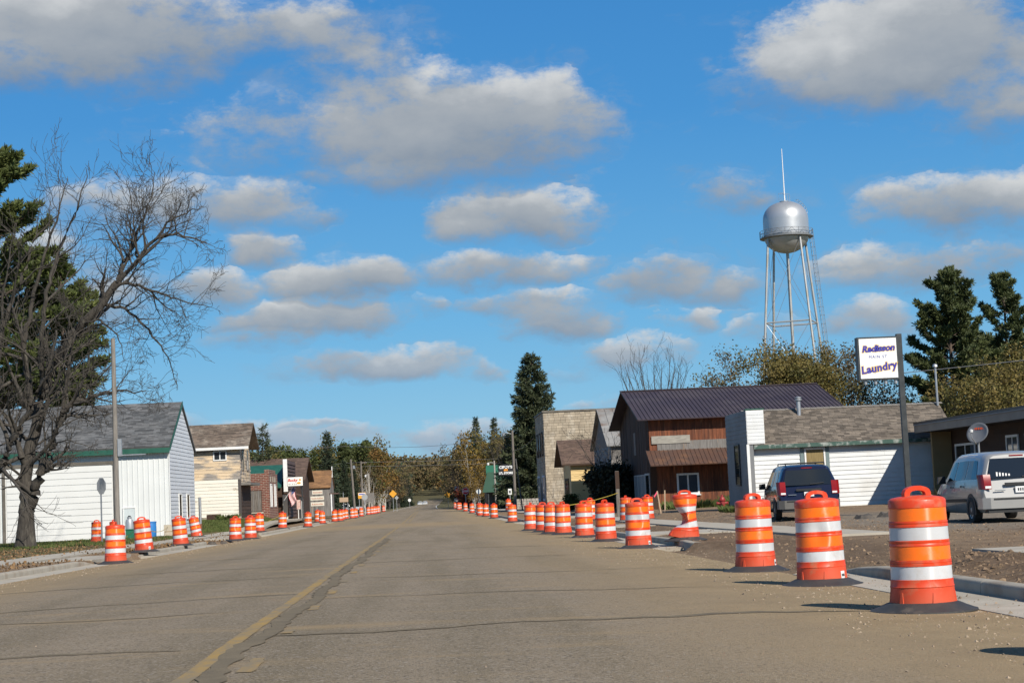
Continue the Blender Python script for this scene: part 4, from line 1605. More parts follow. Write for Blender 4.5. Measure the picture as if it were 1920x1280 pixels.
# --- brown wooden house with plum metal roof
def build_brown_house():
    X0, X1, Y0, Y1 = 13.2, 24.28, 100.0, 114.5
    t, W_, D_, e, r = gable_x('rustic_brown_house', 'rust-brown wooden two-storey house with plum metal roof and rusty lower roof', X0, X1, Y0, Y1, -0.05, 5.38, 7.32, DARKW)
    roof, O, U, V, N, wid, L = gable_roof_x(t, W_, D_, e, r, 0.75, 0.72, PURPLE, 0.06)
    rows = [(k * 0.26, k * 0.26 + 0.05, 0.0, L, 0.04, 0.04, -0.002) for k in range(int(wid / 0.26) + 1)]
    obj('roof_ribs', boxes_mesh('roof_ribs', frame_boxes(rows, O, U, V, N), PURPLE), roof, 'stuff')
    rd = O + V * L
    MB().box(-0.75, W_ + 0.75, D_ / 2 - 0.2, D_ / 2 + 0.2, r + 0.09, r + 0.14).build('ridge_cap', PURPLE, roof)
    # upper storey boards facing the camera, lower storey stepped in under the lean-to roof
    vertical_boards(t, (0.0, -0.002, 0), (1, 0, 0), (0, -1, 0), W_, 3.3, lambda u: e - 0.05, 0.2, RUSTW, 'upper_boards', 3, 0.03)
    MB().box(0.45, W_, -0.085, -0.04, 3.30, 4.02).build('grey_band', GREYW, t)
    MB().box(0.12, 2.4, -0.13, -0.087, 3.88, 4.34).build('grey_sign_plank', pmat('bleached_plank', (0.34, 0.32, 0.27), (0.24, 0.22, 0.19), 3, 0.9, stretch=(1, 1, 5)), t)
    vertical_boards(t, (0.35, -0.002, 0), (1, 0, 0), (0, -1, 0), W_ - 0.35, 0.0, lambda u: 3.28, 0.2, RUSTW, 'lower_boards', 4, 0.03)
    lr = MB()
    a, b = Vector((-0.25, -1.9, 2.55)), Vector((-0.25, -0.06, 3.45))
    wl = W_ + 0.3
    lr.slab([a, a + Vector((wl, 0, 0)), b + Vector((wl, 0, 0)), b], (0, -0.02, 0.05))
    lean = lr.build('lean_to_roof', RUSTR, t)
    vv = (b - a).normalized()
    nn = Vector((1, 0, 0)).cross(vv)
    rows = [(k * 0.26, k * 0.26 + 0.05, 0.0, (b - a).length, 0.085, 0.085, 0.03) for k in range(int(wl / 0.26) + 1)]
    obj('roof_ribs', boxes_mesh('roof_ribs', frame_boxes(rows, a, (1, 0, 0), vv, nn), RUSTR), lean, 'stuff')
    window(t, (1.5, -0.04, 0.85), (1, 0, 0), (0, -1, 0), 1.32, 1.25, WHITEF, GLASS, 0.11, 1, 0.06, True)
    window(t, (8.9, -0.04, 0.9), (1, 0, 0), (0, -1, 0), 0.95, 1.45, WHITEF, GLASS, 0.10, 0, 0.06)
    MB().lathe([(0.03, 0), (0.09, 0.02), (0.11, 0.18), (0.05, 0.24)], 10, (5.3, -0.14, 2.25)).build('wall_lamp', WHITEF, t)
    # street front: gable boards and a row of corrugated panels beside a window
    vertical_boards(t, (0, D_, 0), (0, -1, 0), (-1, 0, 0), D_, 0.0, lambda u: e + (r - e) * (1 - abs(u - D_ / 2) / (D_ / 2)) - 0.05, 0.22, DARKW, 'gable_boards', 6, 0.03)
    cg = pmat('blue_grey_panel', (0.27, 0.32, 0.35), (0.18, 0.22, 0.25), 3.5, 0.35, stretch=(1, 1, 5))
    for k in range(3):
        window(t, (-0.035, 7.6 - 1.75 * k, 0.55), (0, -1, 0), (-1, 0, 0), 1.7, 1.6, pmat('panel_frame', (0.33, 0.36, 0.37)), cg, 0.09)
    window(t, (-0.035, 2.3, 0.55), (0, -1, 0), (-1, 0, 0), 2.0, 1.65, MATS['panel_frame'], GLASS, 0.12)
    MB().box(-0.06, -0.032, 6.2, 7.0, 3.4, 4.8).build('upper_shutter', GREYW, t)


build_brown_house()


# --- grey tin-roofed house, pale yellow shop and block building beyond
def build_tin_house():
    t, W_, D_, e, r = gable_x('tin_roofed_house', 'narrow house with grey tin roof between the brown house and block building', 13.2, 21.0, 121.0, 133.0, -0.1, 4.45, 7.25, GREYW)
    roof, O, U, V, N, wid, L = gable_roof_x(t, W_, D_, e, r, 0.3, 0.3, TINROOF, 0.05)
    rows = [(k * 0.6, k * 0.6 + 0.04, 0.0, L, 0.035, 0.035, -0.002) for k in range(int(wid / 0.6) + 1)]
    obj('roof_seams', boxes_mesh('roof_seams', frame_boxes(rows, O, U, V, N), TINROOF), roof, 'stuff')
    siding(t, (0, 0, 0), (1, 0, 0), (0, -1, 0), W_, 0, e - 0.1, 0.24, GREYW, seed=12)
    window(t, (0.9, -0.03, 1.2), (1, 0, 0), (0, -1, 0), 1.0, 1.5, WHITEF, GLASS, 0.1)
    siding(t, (0, D_, 0), (0, -1, 0), (-1, 0, 0), D_, 0, e - 0.1, 0.24, pmat('slate_siding', (0.12, 0.14, 0.16)), seed=13)
    t, W_, D_, e, r = gable_x('yellow_shop', 'small pale yellow sided shop with brown shingle roof before the block building', 11.55, 17.5, 136.0, 143.0, -0.15, 3.55, 5.35, YELW)
    roof, O, U, V, N, wid, L = gable_roof_x(t, W_, D_, e, r, 0.45, 0.75, BRSH, 0.14)
    shingles('shingles', O, U, V, N, wid, L, BRSH, roof, 0.2, 0.4, 15)
    siding(t, (0, 0, 0), (1, 0, 0), (0, -1, 0), W_, 0, e - 0.15, 0.26, YELW, seed=14, thick=0.03)
    MB().box(0, W_, -0.07, -0.035, e - 0.15, e + 0.05).build('frieze', DARKW, t)
    siding(t, (0, D_, 0), (0, -1, 0), (-1, 0, 0), D_, 0, e - 0.1, 0.26, YELW, seed=15)
    window(t, (-0.03, 5.2, 0.6), (0, -1, 0), (-1, 0, 0), 3.2, 1.9, DARKW, GLASS, 0.15, 1)
    # block building
    t = thing('block_building', 'tall plain building of weathered tan stone blocks beside the big spruce', 'building', (11.25, 160.0, -0.35))
    W_, D_, H = 11.5, 12.0, 9.15
    MB().box(0.02, W_, 0.02, D_, -0.3, H).build('wall', MORTAR, t)
    rg = random.Random(21)
    rows = []
    nz = int(H / 0.25)
    for k in range(nz):
        za, zb = k * H / nz, (k + 1) * H / nz
        u = -rg.random() * 0.5
        while u < W_:
            w = rg.uniform(0.42, 0.62)
            a_, b_ = max(0, u), min(W_, u + w - 0.018)
            if b_ - a_ > 0.05:
                th = rg.uniform(0.012, 0.05)
                rows.append((a_, b_, za + 0.008, zb - 0.010, th, th * rg.uniform(.6, 1), -0.05))
            u += w
    obj('stone_blocks', boxes_mesh('stone_blocks', frame_boxes(rows, (0, 0, 0), (1, 0, 0), (0, 0, 1), (0, -1, 0)), BLOCK), t, 'stuff')
    rows = []
    for k in range(nz):
        u = -rg.random() * 0.5
        while u < D_:
            w = rg.uniform(0.45, 0.65)
            a_, b_ = max(0, u), min(D_, u + w - 0.018)
            if b_ - a_ > 0.05:
                th = rg.uniform(0.012, 0.04)
                rows.append((a_, b_, k * H / nz + 0.008, (k + 1) * H / nz - 0.01, th, th, -0.05))
            u += w
    obj('stone_blocks', boxes_mesh('stone_blocks', frame_boxes(rows, (0, D_, 0), (0, -1, 0), (0, 0, 1), (-1, 0, 0)), BLOCK), t, 'stuff')
    MB().box(-0.12, W_ + 0.05, -0.12, D_ + 0.05, H + 0.003, H + 0.16).build('coping', pmat('old_coping', (0.16, 0.14, 0.11), (0.1, 0.09, 0.075)), t)
    for y in (1.6, 5.0, 8.4):
        window(t, (-0.06, y + 1.5, 5.2), (0, -1, 0), (-1, 0, 0), 1.5, 2.2, DARKW, GLASS, 0.12, 0, 0.06, True)
    window(t, (-0.06, 4.2, 0.9), (0, -1, 0), (-1, 0, 0), 3.2, 2.4, pmat('blue_white_frame', (0.5, 0.55, 0.62)), GLASS, 0.16, 1)
    window(t, (-0.06, 11.0, 0.9), (0, -1, 0), (-1, 0, 0), 3.2, 2.4, MATS['blue_white_frame'], GLASS, 0.16, 1)
    MB().box(-0.07, -0.055, 5.2, 6.3, 0.1, 2.6).build('door', DARKW, t)


build_tin_house()


# --- green store beyond
def build_green_store():
    t = thing('green_store', 'green store with steep green awning roof beyond the black shop sign', 'building', (8.3, 244.0, -0.6))
    GW = pmat('deep_green_wall', (0.010, 0.12, 0.07), (0.014, 0.14, 0.085), 1.0, 0.6)
    GR = pmat('dark_green_roofing', (0.020, 0.060, 0.036), (0.028, 0.075, 0.046), 1.5, 0.85)
    MB().box(0.4, 6.5, 1.5, 13, -0.2, 3.6).build('wall', DARKM, t)
    MB().box(0.35, 6.0, 1.2, 1.45, 3.0, 6.2).build('false_front', GW, t)
    MB().slab([(-0.35, -0.9, 2.35), (6.0, -0.9, 2.35), (6.0, 1.1, 5.1), (0.5, 1.1, 5.1)], (0, 0.02, 0.12)).build('awning_roof', GR, t)
    MB().box(0.3, 5.9, -0.7, 1.4, 2.2, 2.32).build('soffit', SOFFIT, t)
    for x in (0.4, 2.6, 4.6):
        MB().box(x, x + 0.16, -0.65, -0.5, -0.2, 2.2).build('porch_post', DARKM, t)
    window(t, (1.2, 1.47, 0.8), (1, 0, 0), (0, -1, 0), 2.6, 1.4, DARKM, GLASS, 0.1, 1)
    s = thing('stone_wall', 'low pale fieldstone wall under the big spruce', 'wall', (10.4, 200.0, -0.45))
    rg = random.Random(5)
    fs = pmat('fieldstone', (0.38, 0.34, 0.29), (0.26, 0.23, 0.20), 2.5, 0.95)
    for k in range(4):
        x = 0.0
        while x < 4.6:
            w = rg.uniform(0.3, 0.55)
            MB().hexa([(x, 0, k * .3), (x + w - .02, -0.02, k * .3), (x + w - .02, .4, k * .3), (x, .4, k * .3)],
                      [(x + .03, .03, k * .3 + .28), (x + w - .05, .02, k * .3 + .28), (x + w - .05, .38, k * .3 + .28), (x + .03, .38, k * .3 + .28)]).build('stone', fs, s)
            x += w


build_green_store()
# ------------------------------------------------------------------ traffic drums
D_ORANGE = plastic_mat('drum_orange_plastic', (0.64, 0.050, 0.008), 0.38, (0.40, 0.15, 0.08), 0.5)
D_SHEET = plastic_mat('orange_reflective_sheeting', (0.95, 0.165, 0.004), 0.34, (0.50, 0.17, 0.06), 0.34, 0.7, 0.9)
D_WHITE = plastic_mat('white_reflective_sheeting', (0.60, 0.60, 0.60), 0.34, (0.40, 0.34, 0.27), 0.38, 0.7, 0.9)
D_STICK = pmat('sticker_white', (0.7, 0.7, 0.68), (0.64, 0.64, 0.62), 5, 0.5)
D_INK = pmat('sticker_ink', (0.05, 0.05, 0.055))

NSEG = 40
# radius by height: lid rim, stepped rings between the sheeting, flared skirt
BODY = [(0.292, 0.035), (0.290, 0.075), (0.281, 0.215), (0.286, 0.222), (0.280, 0.232), (0.277, 0.285),
        (0.271, 0.288), (0.269, 0.402), (0.274, 0.405), (0.274, 0.425), (0.269, 0.430), (0.273, 0.435), (0.272, 0.455), (0.267, 0.460),
        (0.264, 0.578), (0.268, 0.582), (0.268, 0.600), (0.264, 0.606), (0.267, 0.612), (0.266, 0.630), (0.261, 0.635),
        (0.258, 0.748), (0.263, 0.752), (0.262, 0.772), (0.258, 0.778), (0.261, 0.784), (0.260, 0.800), (0.255, 0.806),
        (0.252, 0.918), (0.257, 0.922), (0.256, 0.985), (0.249, 0.998), (0.225, 1.012), (0.12, 1.030), (0.0001, 1.032)]
BANDS = [('white_band', 0.288, 0.402, 0.272, 0.270), ('orange_band', 0.460, 0.578, 0.268, 0.265),
         ('white_band', 0.635, 0.748, 0.262, 0.259), ('orange_band', 0.806, 0.918, 0.256, 0.253)]
BASEP = [(0.24, 0.085), (0.30, 0.082), (0.330, 0.072), (0.39, 0.045), (0.455, 0.020), (0.478, 0.014), (0.480, 0.0), (0.24, 0.0)]


def drum_handle():
    """flat loop handle standing across the lid"""
    outer = [(-0.135, 0.985), (-0.135, 1.055), (-0.12, 1.085), (-0.085, 1.105), (-0.03, 1.118), (0.03, 1.118), (0.085, 1.105), (0.12, 1.085), (0.135, 1.055), (0.135, 0.985)]
    inner = [(-0.080, 1.000), (-0.080, 1.045), (-0.072, 1.060), (-0.055, 1.070), (-0.02, 1.076), (0.02, 1.076), (0.055, 1.070), (0.072, 1.060), (0.080, 1.045), (0.080, 1.000)]
    mb = MB()
    n = len(outer)
    vs = []
    for y in (-0.028, 0.028):
        vs += [(x, y, z) for (x, z) in outer] + [(x, y, z) for (x, z) in inner]
    fs = []
    for i in range(n - 1):
        fs.append((i, i + 1, n + i + 1, n + i))
        a = 2 * n
        fs.append((a + i + 1, a + i, a + n + i, a + n + i + 1))
        fs.append((i + 1, i, a + i, a + i + 1))
        fs.append((n + i, n + i + 1, a + n + i + 1, a + n + i))
    mb.add(vs, fs)
    return mb


def bend_pt(p):
    """the crushed drum: waist pinched and pushed over, skirt splayed on one side"""
    x, y, z = p
    g = math.exp(-((z - 0.50) / 0.19) ** 2)
    top = 1 + 0.10 * sstep(z, 0.7, 1.0)
    xx = x * top * (1 - (0.95 if x < 0 else 0.16) * g) + 0.02
    yy = y * (1 + 0.12 * g)
    zz = z + 0.16 * x * g                       # the crease runs down to the left
    if x < 0 and z < 0.42:                      # skirt kicked out and lifted on the left
        k = (0.42 - z) / 0.38
        xx += x * 0.42 * k
        zz += -x * 0.30 * k
    xx += 0.012 * math.sin(y * 26 + z * 9) * g
    return (xx, yy, zz)


def dent_pt(p):
    """a knocked-about drum: two shallow dents and a slight ovalling"""
    x, y, z = p
    r_ = math.hypot(x, y)
    if r_ < .05 or z > 1.0:
        return p
    a = math.atan2(y, x)
    k = 1 + .025 * math.cos(2 * a + .6)
    for (a0, z0, dz, da, dep) in ((-1.9, .62, .16, .35, .16), (-1.0, .30, .10, .3, .10), (.8, .75, .15, .5, .14)):
        d = (a - a0 + math.pi) % (2 * math.pi) - math.pi
        k -= dep * math.exp(-(d / da) ** 2 - ((z - z0) / dz) ** 2)
    return (x * k, y * k, z)


def drum_meshes(bent=False, warp=bend_pt):
    out = []
    prof = BODY
    if bent:
        prof = []
        for (a, b) in zip(BODY[:-1], BODY[1:]):
            k = max(1, int((b[1] - a[1]) / 0.03))
            prof += [(a[0] + (b[0] - a[0]) * i / k, a[1] + (b[1] - a[1]) * i / k) for i in range(k)]
        prof.append(BODY[-1])
    b = MB().lathe(prof, NSEG, cap=(True, False))
    # moulded notches round the skirt
    for k in range(6):
        a = k * math.pi / 3 + 0.35
        c, s = math.cos(a), math.sin(a)
        for (r0, z0, r1, z1) in ((0.300, 0.06, 0.288, 0.175),):
            pts = []
            for (rr, zz, hw) in ((r0, z0, 0.022), (r1, z1, 0.010)):
                for d in (-hw, hw):
                    pts.append((rr * c - d * s, rr * s + d * c, zz))
                    pts.append(((rr - 0.03) * c - d * s, (rr - 0.03) * s + d * c, zz))
            b.add(pts, [(0, 2, 6, 4), (0, 4, 5, 1), (2, 3, 7, 6), (4, 6, 7, 5)])
    bands = []
    for (nm, z0, z1, r0, r1) in BANDS:
        k = 6 if bent else 1
        bands.append((nm, MB().lathe([(r0 - 0.01, z0)] + [(r0 + (r1 - r0) * i / k, z0 + (z1 - z0) * i / k) for i in range(k + 1)] + [(r1 - 0.01, z1)], NSEG, cap=(False, False))))
    h = drum_handle()
    st = MB()
    stn = MB()
    for (mm, dz0, dz1, rr, a0, a1) in ((st, 0.075, 0.165, 0.294, -1.02, -0.72), (stn, 0.105, 0.135, 0.2955, -0.97, -0.78)):
        n = 5
        vs = []
        for i in range(n):
            a = a0 + (a1 - a0) * i / (n - 1)
            for z, r_ in ((dz0, rr), (dz1, rr - 0.006)):
                vs.append((r_ * math.cos(a), r_ * math.sin(a), z))
        mm.add(vs, [(2 * i, 2 * i + 2, 2 * i + 3, 2 * i + 1) for i in range(n - 1)])
    if bent:
        for mm in [b, h] + [x[1] for x in bands]:
            mm.v = [warp(p) for p in mm.v]
    s = 'crushed_' if bent else ''
    parts = [('drum_body', b.mesh(s + 'drum_body', D_ORANGE, True))]
    for (nm, mm) in bands:
        parts.append((nm, mm.mesh(s + nm, D_WHITE if nm == 'white_band' else D_SHEET, True)))
    parts.append(('handle', h.mesh(s + 'handle', D_ORANGE)))
    parts.append(('rubber_base', MB().lathe(BASEP, NSEG, cap=(False, False)).mesh(s + 'rubber_base', RUBBER, True)))
    return parts, (st.mesh('sticker', D_STICK), stn.mesh('sticker_print', D_INK))


DRUM, STICK = drum_meshes()
BENT, _ = drum_meshes(True)
WORN, _ = drum_meshes(True, dent_pt)


COUNTER = [0]


def drum(x, y, label, group=None, rz=0.0, tilt=(0, 0), z=None, sticker=False, parts=None, bed=True):
    if z is None:
        z = road_z(x, y) if ROAD_L < x < ROAD_R else (base(y) + 0.012 if LX < x < RX else height(x, y))
    t = thing('traffic_drum', label, 'traffic drum', (x, y, z), 0, group)
    t.rotation_euler = (tilt[0], tilt[1], rz)
    COUNTER[0] += 1
    for (nm, me) in (parts or (WORN if COUNTER[0] % 3 == 0 else DRUM)):
        if nm == 'rubber_base' and not bed:
            continue
        o = obj(nm, me, t)
        if nm == 'rubber_base' and (tilt[0] or tilt[1]):
            # the base stays flat while the drum leans in it
            o.matrix_parent_inverse = Matrix.Identity(4)
            o.rotation_euler = (-tilt[0] * 0.7, -tilt[1] * 0.7, 0)
    if sticker:
        s = obj('sticker', STICK[0], t)
        obj('sticker_print', STICK[1], s)
    return t


ORD = ['first', 'second', 'third', 'fourth', 'fifth', 'sixth', 'seventh', 'eighth', 'ninth', 'tenth', 'eleventh', 'twelfth', 'thirteenth',
       'fourteenth', 'fifteenth', 'sixteenth', 'seventeenth', 'eighteenth', 'nineteenth', 'twentieth', 'twenty-first']
GR = 'traffic drums along the right gutter'
GL = 'traffic drums along the left gutter'
rr_ = random.Random(7)
drum(4.42, 15.3, 'largest orange and white traffic drum, nearest on the right', GR, 0.25, (0, 0))
drum(4.50, 10.2, 'traffic drum just outside the right edge whose shadow falls in the lower right corner', GR, 0.9)
drum(4.64, 20.2, 'traffic drum with white sticker, second from the front on the right', GR, 0.10, (0, R(-.8)), None, True)
drum(4.68, 24.5, 'traffic drum in front of the dark blue minivan, third from the front on the right', GR, 0.42, (0, 0), None, True)
drum(5.72, 38.0, 'crushed traffic drum with pinched waist beside the curved curb end', GR, 0.05, (0, 0), None, False, BENT)
drum(4.66, 38.0, 'upright traffic drum standing just left of the crushed drum', GR, 0.2, (0, 0), None, True)
drum(4.72, 45.5, 'upright traffic drum, second to the left of the crushed drum', GR, 1.0, (0, R(-.5)), None, False)
drum(4.71, 51.6, 'upright traffic drum, third to the left of the crushed drum', GR, 0.6)
right_far = [(4.55, 57.6), (4.33, 59.9), (4.30, 64.0), (4.09, 67.8), (4.92, 99.5), (4.90, 126), (4.85, 142), (4.75, 152), (4.62, 150), (4.95, 165), (4.8, 184), (4.75, 212), (4.55, 246), (4.85, 252), (4.7, 258), (4.9, 300)]
for i, (x, y) in enumerate(right_far):
    drum(x, y, 'traffic drum in the right row, %s beyond the three left of the crushed drum' % ORD[i], GR, rr_.uniform(0, 3), (0, R(rr_.uniform(-1, 1))), None, rr_.random() < 0.3)
drum(8.55, 73.5, 'traffic drum standing back on the right sidewalk before the blue-grey panels', GR, 1.2)
drum(9.6, 74.5, 'traffic drum half hidden behind another on the right, near the dirt pile', GR, 0.4)
drum(7.9, 83.0, 'faded traffic drum standing back on the right walk before the dark bush', GR, 0.4)
drum(7.6, 160.0, 'traffic drum standing back near the fieldstone wall', GR, 0.4, z=-0.2)

drum(-8.30, 46.1, 'nearest traffic drum on the left, before the wooden utility pole', GL, 1.55, (0, R(1.0)))
drum(-8.97, 54.9, 'leaning traffic drum with white sticker, second on the left', GL, 0.1, (0, R(-4.5)), None, True)
drum(-9.12, 64.0, 'leaning traffic drum, third on the left, at the shed corner', GL, 0.3, (0, R(-4)))
drum(-11.8, 88.6, 'strongly leaning traffic drum standing back by the pale blue gable', GL, 0.1, (0, R(-10)), None, True)
drum(-8.73, 78.5, 'upright traffic drum before the white boards of the tan house', GL, 0.8, (0, R(.5)))
drum(-8.24, 80.4, 'traffic drum overlapping its twin before the tan house, left of brick shop', GL, 0.2)
drum(-9.6, 98.7, 'traffic drum mostly hidden behind the pair before the tan house', GL, 0.5)
drum(-16.45, 86.4, 'traffic drum without base by the back of the stop sign, before the shed door', GL, 0.0, bed=False)
drum(-14.85, 82.5, 'traffic drum almost hidden behind the wooden utility pole', GL, 0.0, bed=False)
left_far = [(-9.36, 111.5), (-8.6, 124.0), (-9.4, 148), (-8.75, 143.5), (-8.7, 163), (-8.45, 157), (-8.1, 160), (-8.45, 172), (-8.5, 180), (-8.0, 184), (-7.9, 190), (-7.85, 205), (-7.85, 230), (-7.6, 236), (-7.4, 240), (-7.3, 244), (-7.25, 256), (-7.3, 288)]
for i, (x, y) in enumerate(left_far):
    drum(x, y, 'traffic drum in the left row, %s beyond the pair before the tan house' % ORD[i], GL, rr_.uniform(0, 3), (0, R(rr_.uniform(-2.5, 1))))
# ------------------------------------------------------------------ vehicles
def car_paint(name, c, rough=0.28, metal=0.3):
    return pmat(name, c, tuple(x * 0.9 for x in c), 1.2, rough, metal=metal, coat=0.7, c3=tuple(x * 0.8 + 0.03 for x in c), s3=1.0, lo3=0.55, hi3=0.75)


TAIL = pmat('red_lamp_lens', (0.26, 0.010, 0.009), (0.20, 0.007, 0.007), 8, 0.15)
CHROME = pmat('bright_metal', (0.6, 0.6, 0.6), (0.5, 0.5, 0.5), 5, 0.25, metal=0.9)
TYRE = pmat('tyre_rubber', (0.018, 0.018, 0.018), (0.03, 0.028, 0.026), 6, 0.85)
PLATE = pmat('licence_plate_white', (0.7, 0.7, 0.68))
CARGL = glass_mat('car_glass', (0.012, 0.015, 0.018), 0.03)
BLACKP = pmat('black_plastic', (0.012, 0.012, 0.013), (0.02, 0.02, 0.02), 6, 0.55)


def interp_rows(st, y):
    ys = [s[0] for s in st]
    return [float(np.interp(y, ys, [s[k] for s in st])) for k in range(1, len(st[0]))]


def ring(st, y):
    zb, zl, zr, wb, wl, wr, sh = interp_rows(st, y)
    P = [(0.0, zb), (wb * .9, zb), (wb, zb + .10), (max(wb, wl) + .015, zb + (zl - zb) * .55), (wl, zl),
         (wr + (wl - wr) * .22, zr - .16), (wr, zr - .07), (wr * .86, zr - .012), (wr * .4, zr + .012), (0.0, zr + .016)]
    out = []
    for (x, z) in P:
        out.append((x, y + sh * max(0.0, z - 0.95) / 0.8, z))
    return out


def body_mesh(st, mb, n=30):
    ys_ = np.unique(np.concatenate([np.linspace(st[0][0], st[-1][0], n), [s[0] for s in st]]))
    V, F = [], []
    m2 = None
    for y in ys_:
        r_ = ring(st, y)
        loop = r_ + [(-x, a, b) for (x, a, b) in r_[-2:0:-1]]
        m2 = len(loop)
        V += loop
    for j in range(len(ys_) - 1):
        for i in range(m2):
            q = j * m2
            F.append((q + i, q + m2 + i, q + m2 + (i + 1) % m2, q + (i + 1) % m2))
    F.append(tuple(range(m2)))
    F.append(tuple(range((len(ys_) - 1) * m2 + m2 - 1, (len(ys_) - 1) * m2 - 1, -1)))
    mb.add(V, F)
    return mb


def side_patch(st, y0, y1, i0, i1, f0, f1, side, off=0.008, n=8, y0b=None, y1b=None):
    """glass or trim lying on the body side between profile points i0 and i1"""
    V, F = [], []
    for k in range(n + 1):
        row = []
        for (f, top) in ((f0, 0), (f1, 1)):
            a, b = (y0, y1) if not top else (y0 if y0b is None else y0b, y1 if y1b is None else y1b)
            y = a + (b - a) * k / n
            r_ = ring(st, y)
            p, q = Vector(r_[i0]), Vector(r_[i1])
            v = p.lerp(q, f)
            v.x = (v.x + off) * side
            V.append(tuple(v))
    for k in range(n):
        q = 2 * k
        F.append((q, q + 2, q + 3, q + 1) if side > 0 else (q, q + 1, q + 3, q + 2))
    return MB().add(V, F)


def wheel(parent, x, y, r=0.335, w=0.21, side=1):
    def swap(mb):
        mb.v = [(x + side * p[2], y + p[0], r + p[1]) for p in mb.v]
        if side < 0:
            mb.f = [tuple(reversed(f)) for f in mb.f]
        return mb
    ty = swap(MB().lathe([(r * .6, -w), (r * .93, -w), (r, -w * .8), (r, -w * .1), (r * .95, 0.0), (r * .66, 0.004), (r * .64, -0.03)], 24, cap=(True, False)))
    wh = ty.build('wheel', TYRE, parent, True)
    rim = swap(MB().lathe([(r * .655, -0.012), (r * .62, -0.02), (r * .30, -0.028), (r * .15, -0.006), (0.001, -0.004)], 20, cap=(False, False)))
    rm = rim.build('rim', pmat('alloy_rim', (0.42, 0.42, 0.42), (0.3, 0.3, 0.3), 5, 0.35, metal=0.7), wh, True)
    for k in range(5):
        a = k * 2 * math.pi / 5
        h = MB()
        for (da, db) in ((-0.25, 0.25),):
            pts = [(r * .55 * math.cos(a + da), r * .55 * math.sin(a + da), -0.016), (r * .55 * math.cos(a + db), r * .55 * math.sin(a + db), -0.016), (r * .28 * math.cos(a), r * .28 * math.sin(a), -0.02)]
            h.add(pts, [(0, 1, 2)])
        swap(h).build('rim_gap', BLACKP, wh)
    return wh


MINIVAN = [  # y, z sill, z belt, z roof, half widths at sill / belt / roof, rake
    (0.00, .42, 1.02, 1.66, .86, .90, .66, .30), (0.06, .34, 1.03, 1.70, .92, .955, .70, .30), (0.35, .27, 1.04, 1.735, .95, .975, .735, .22), (0.9, .25, 1.04, 1.755, .955, .985, .75, .08),
    (1.8, .24, 1.03, 1.765, .955, .99, .755, 0), (2.7, .24, 1.01, 1.745, .955, .985, .745, 0), (3.15, .24, 1.0, 1.66, .955, .98, .72, 0), (3.75, .24, .98, 1.18, .95, .965, .70, 0),
    (4.0, .25, .92, 1.03, .945, .94, .72, 0), (4.5, .28, .80, .93, .90, .87, .66, 0), (4.78, .34, .66, .78, .78, .74, .52, 0), (4.86, .42, .58, .66, .62, .6, .42, 0)]


def rear_pt(st, x, z, off=0.0):
    sh = st[0][7]
    return (x, st[0][0] + sh * max(0.0, z - 0.95) / 0.8 - off, z)


def text_mesh(txt, size, mat, name, extrude=0.0, shear=0.0, offset=0.0, align='CENTER', space=1.0):
    cu = bpy.data.curves.new('lettering', 'FONT')
    cu.body = txt
    cu.size = size
    cu.align_x = align
    cu.extrude = extrude
    cu.shear = shear
    cu.offset = offset
    cu.space_character = space
    cu.resolution_u = 3
    o = bpy.data.objects.new('lettering', cu)
    COL.objects.link(o)
    dg = bpy.context.evaluated_depsgraph_get()
    me = bpy.data.meshes.new_from_object(o.evaluated_get(dg))
    bpy.data.objects.remove(o)
    bpy.data.curves.remove(cu)
    me.name = name
    me.materials.clear()
    me.materials.append(mat)
    return me


def lettering(parent, txt, size, mat, c, name='lettering', U=(1, 0, 0), Z=(0, 0, 1), **kw):
    """flat text in the plane U,Z centred at c"""
    me = text_mesh(txt, size, mat, name, **kw)
    o = obj(name, me, parent)
    U, Z = Vector(U).normalized(), Vector(Z).normalized()
    N = U.cross(Z)
    m_ = Matrix((U, Z, N)).transposed().to_4x4()
    m_.translation = Vector(c)
    o.matrix_local = m_
    return o


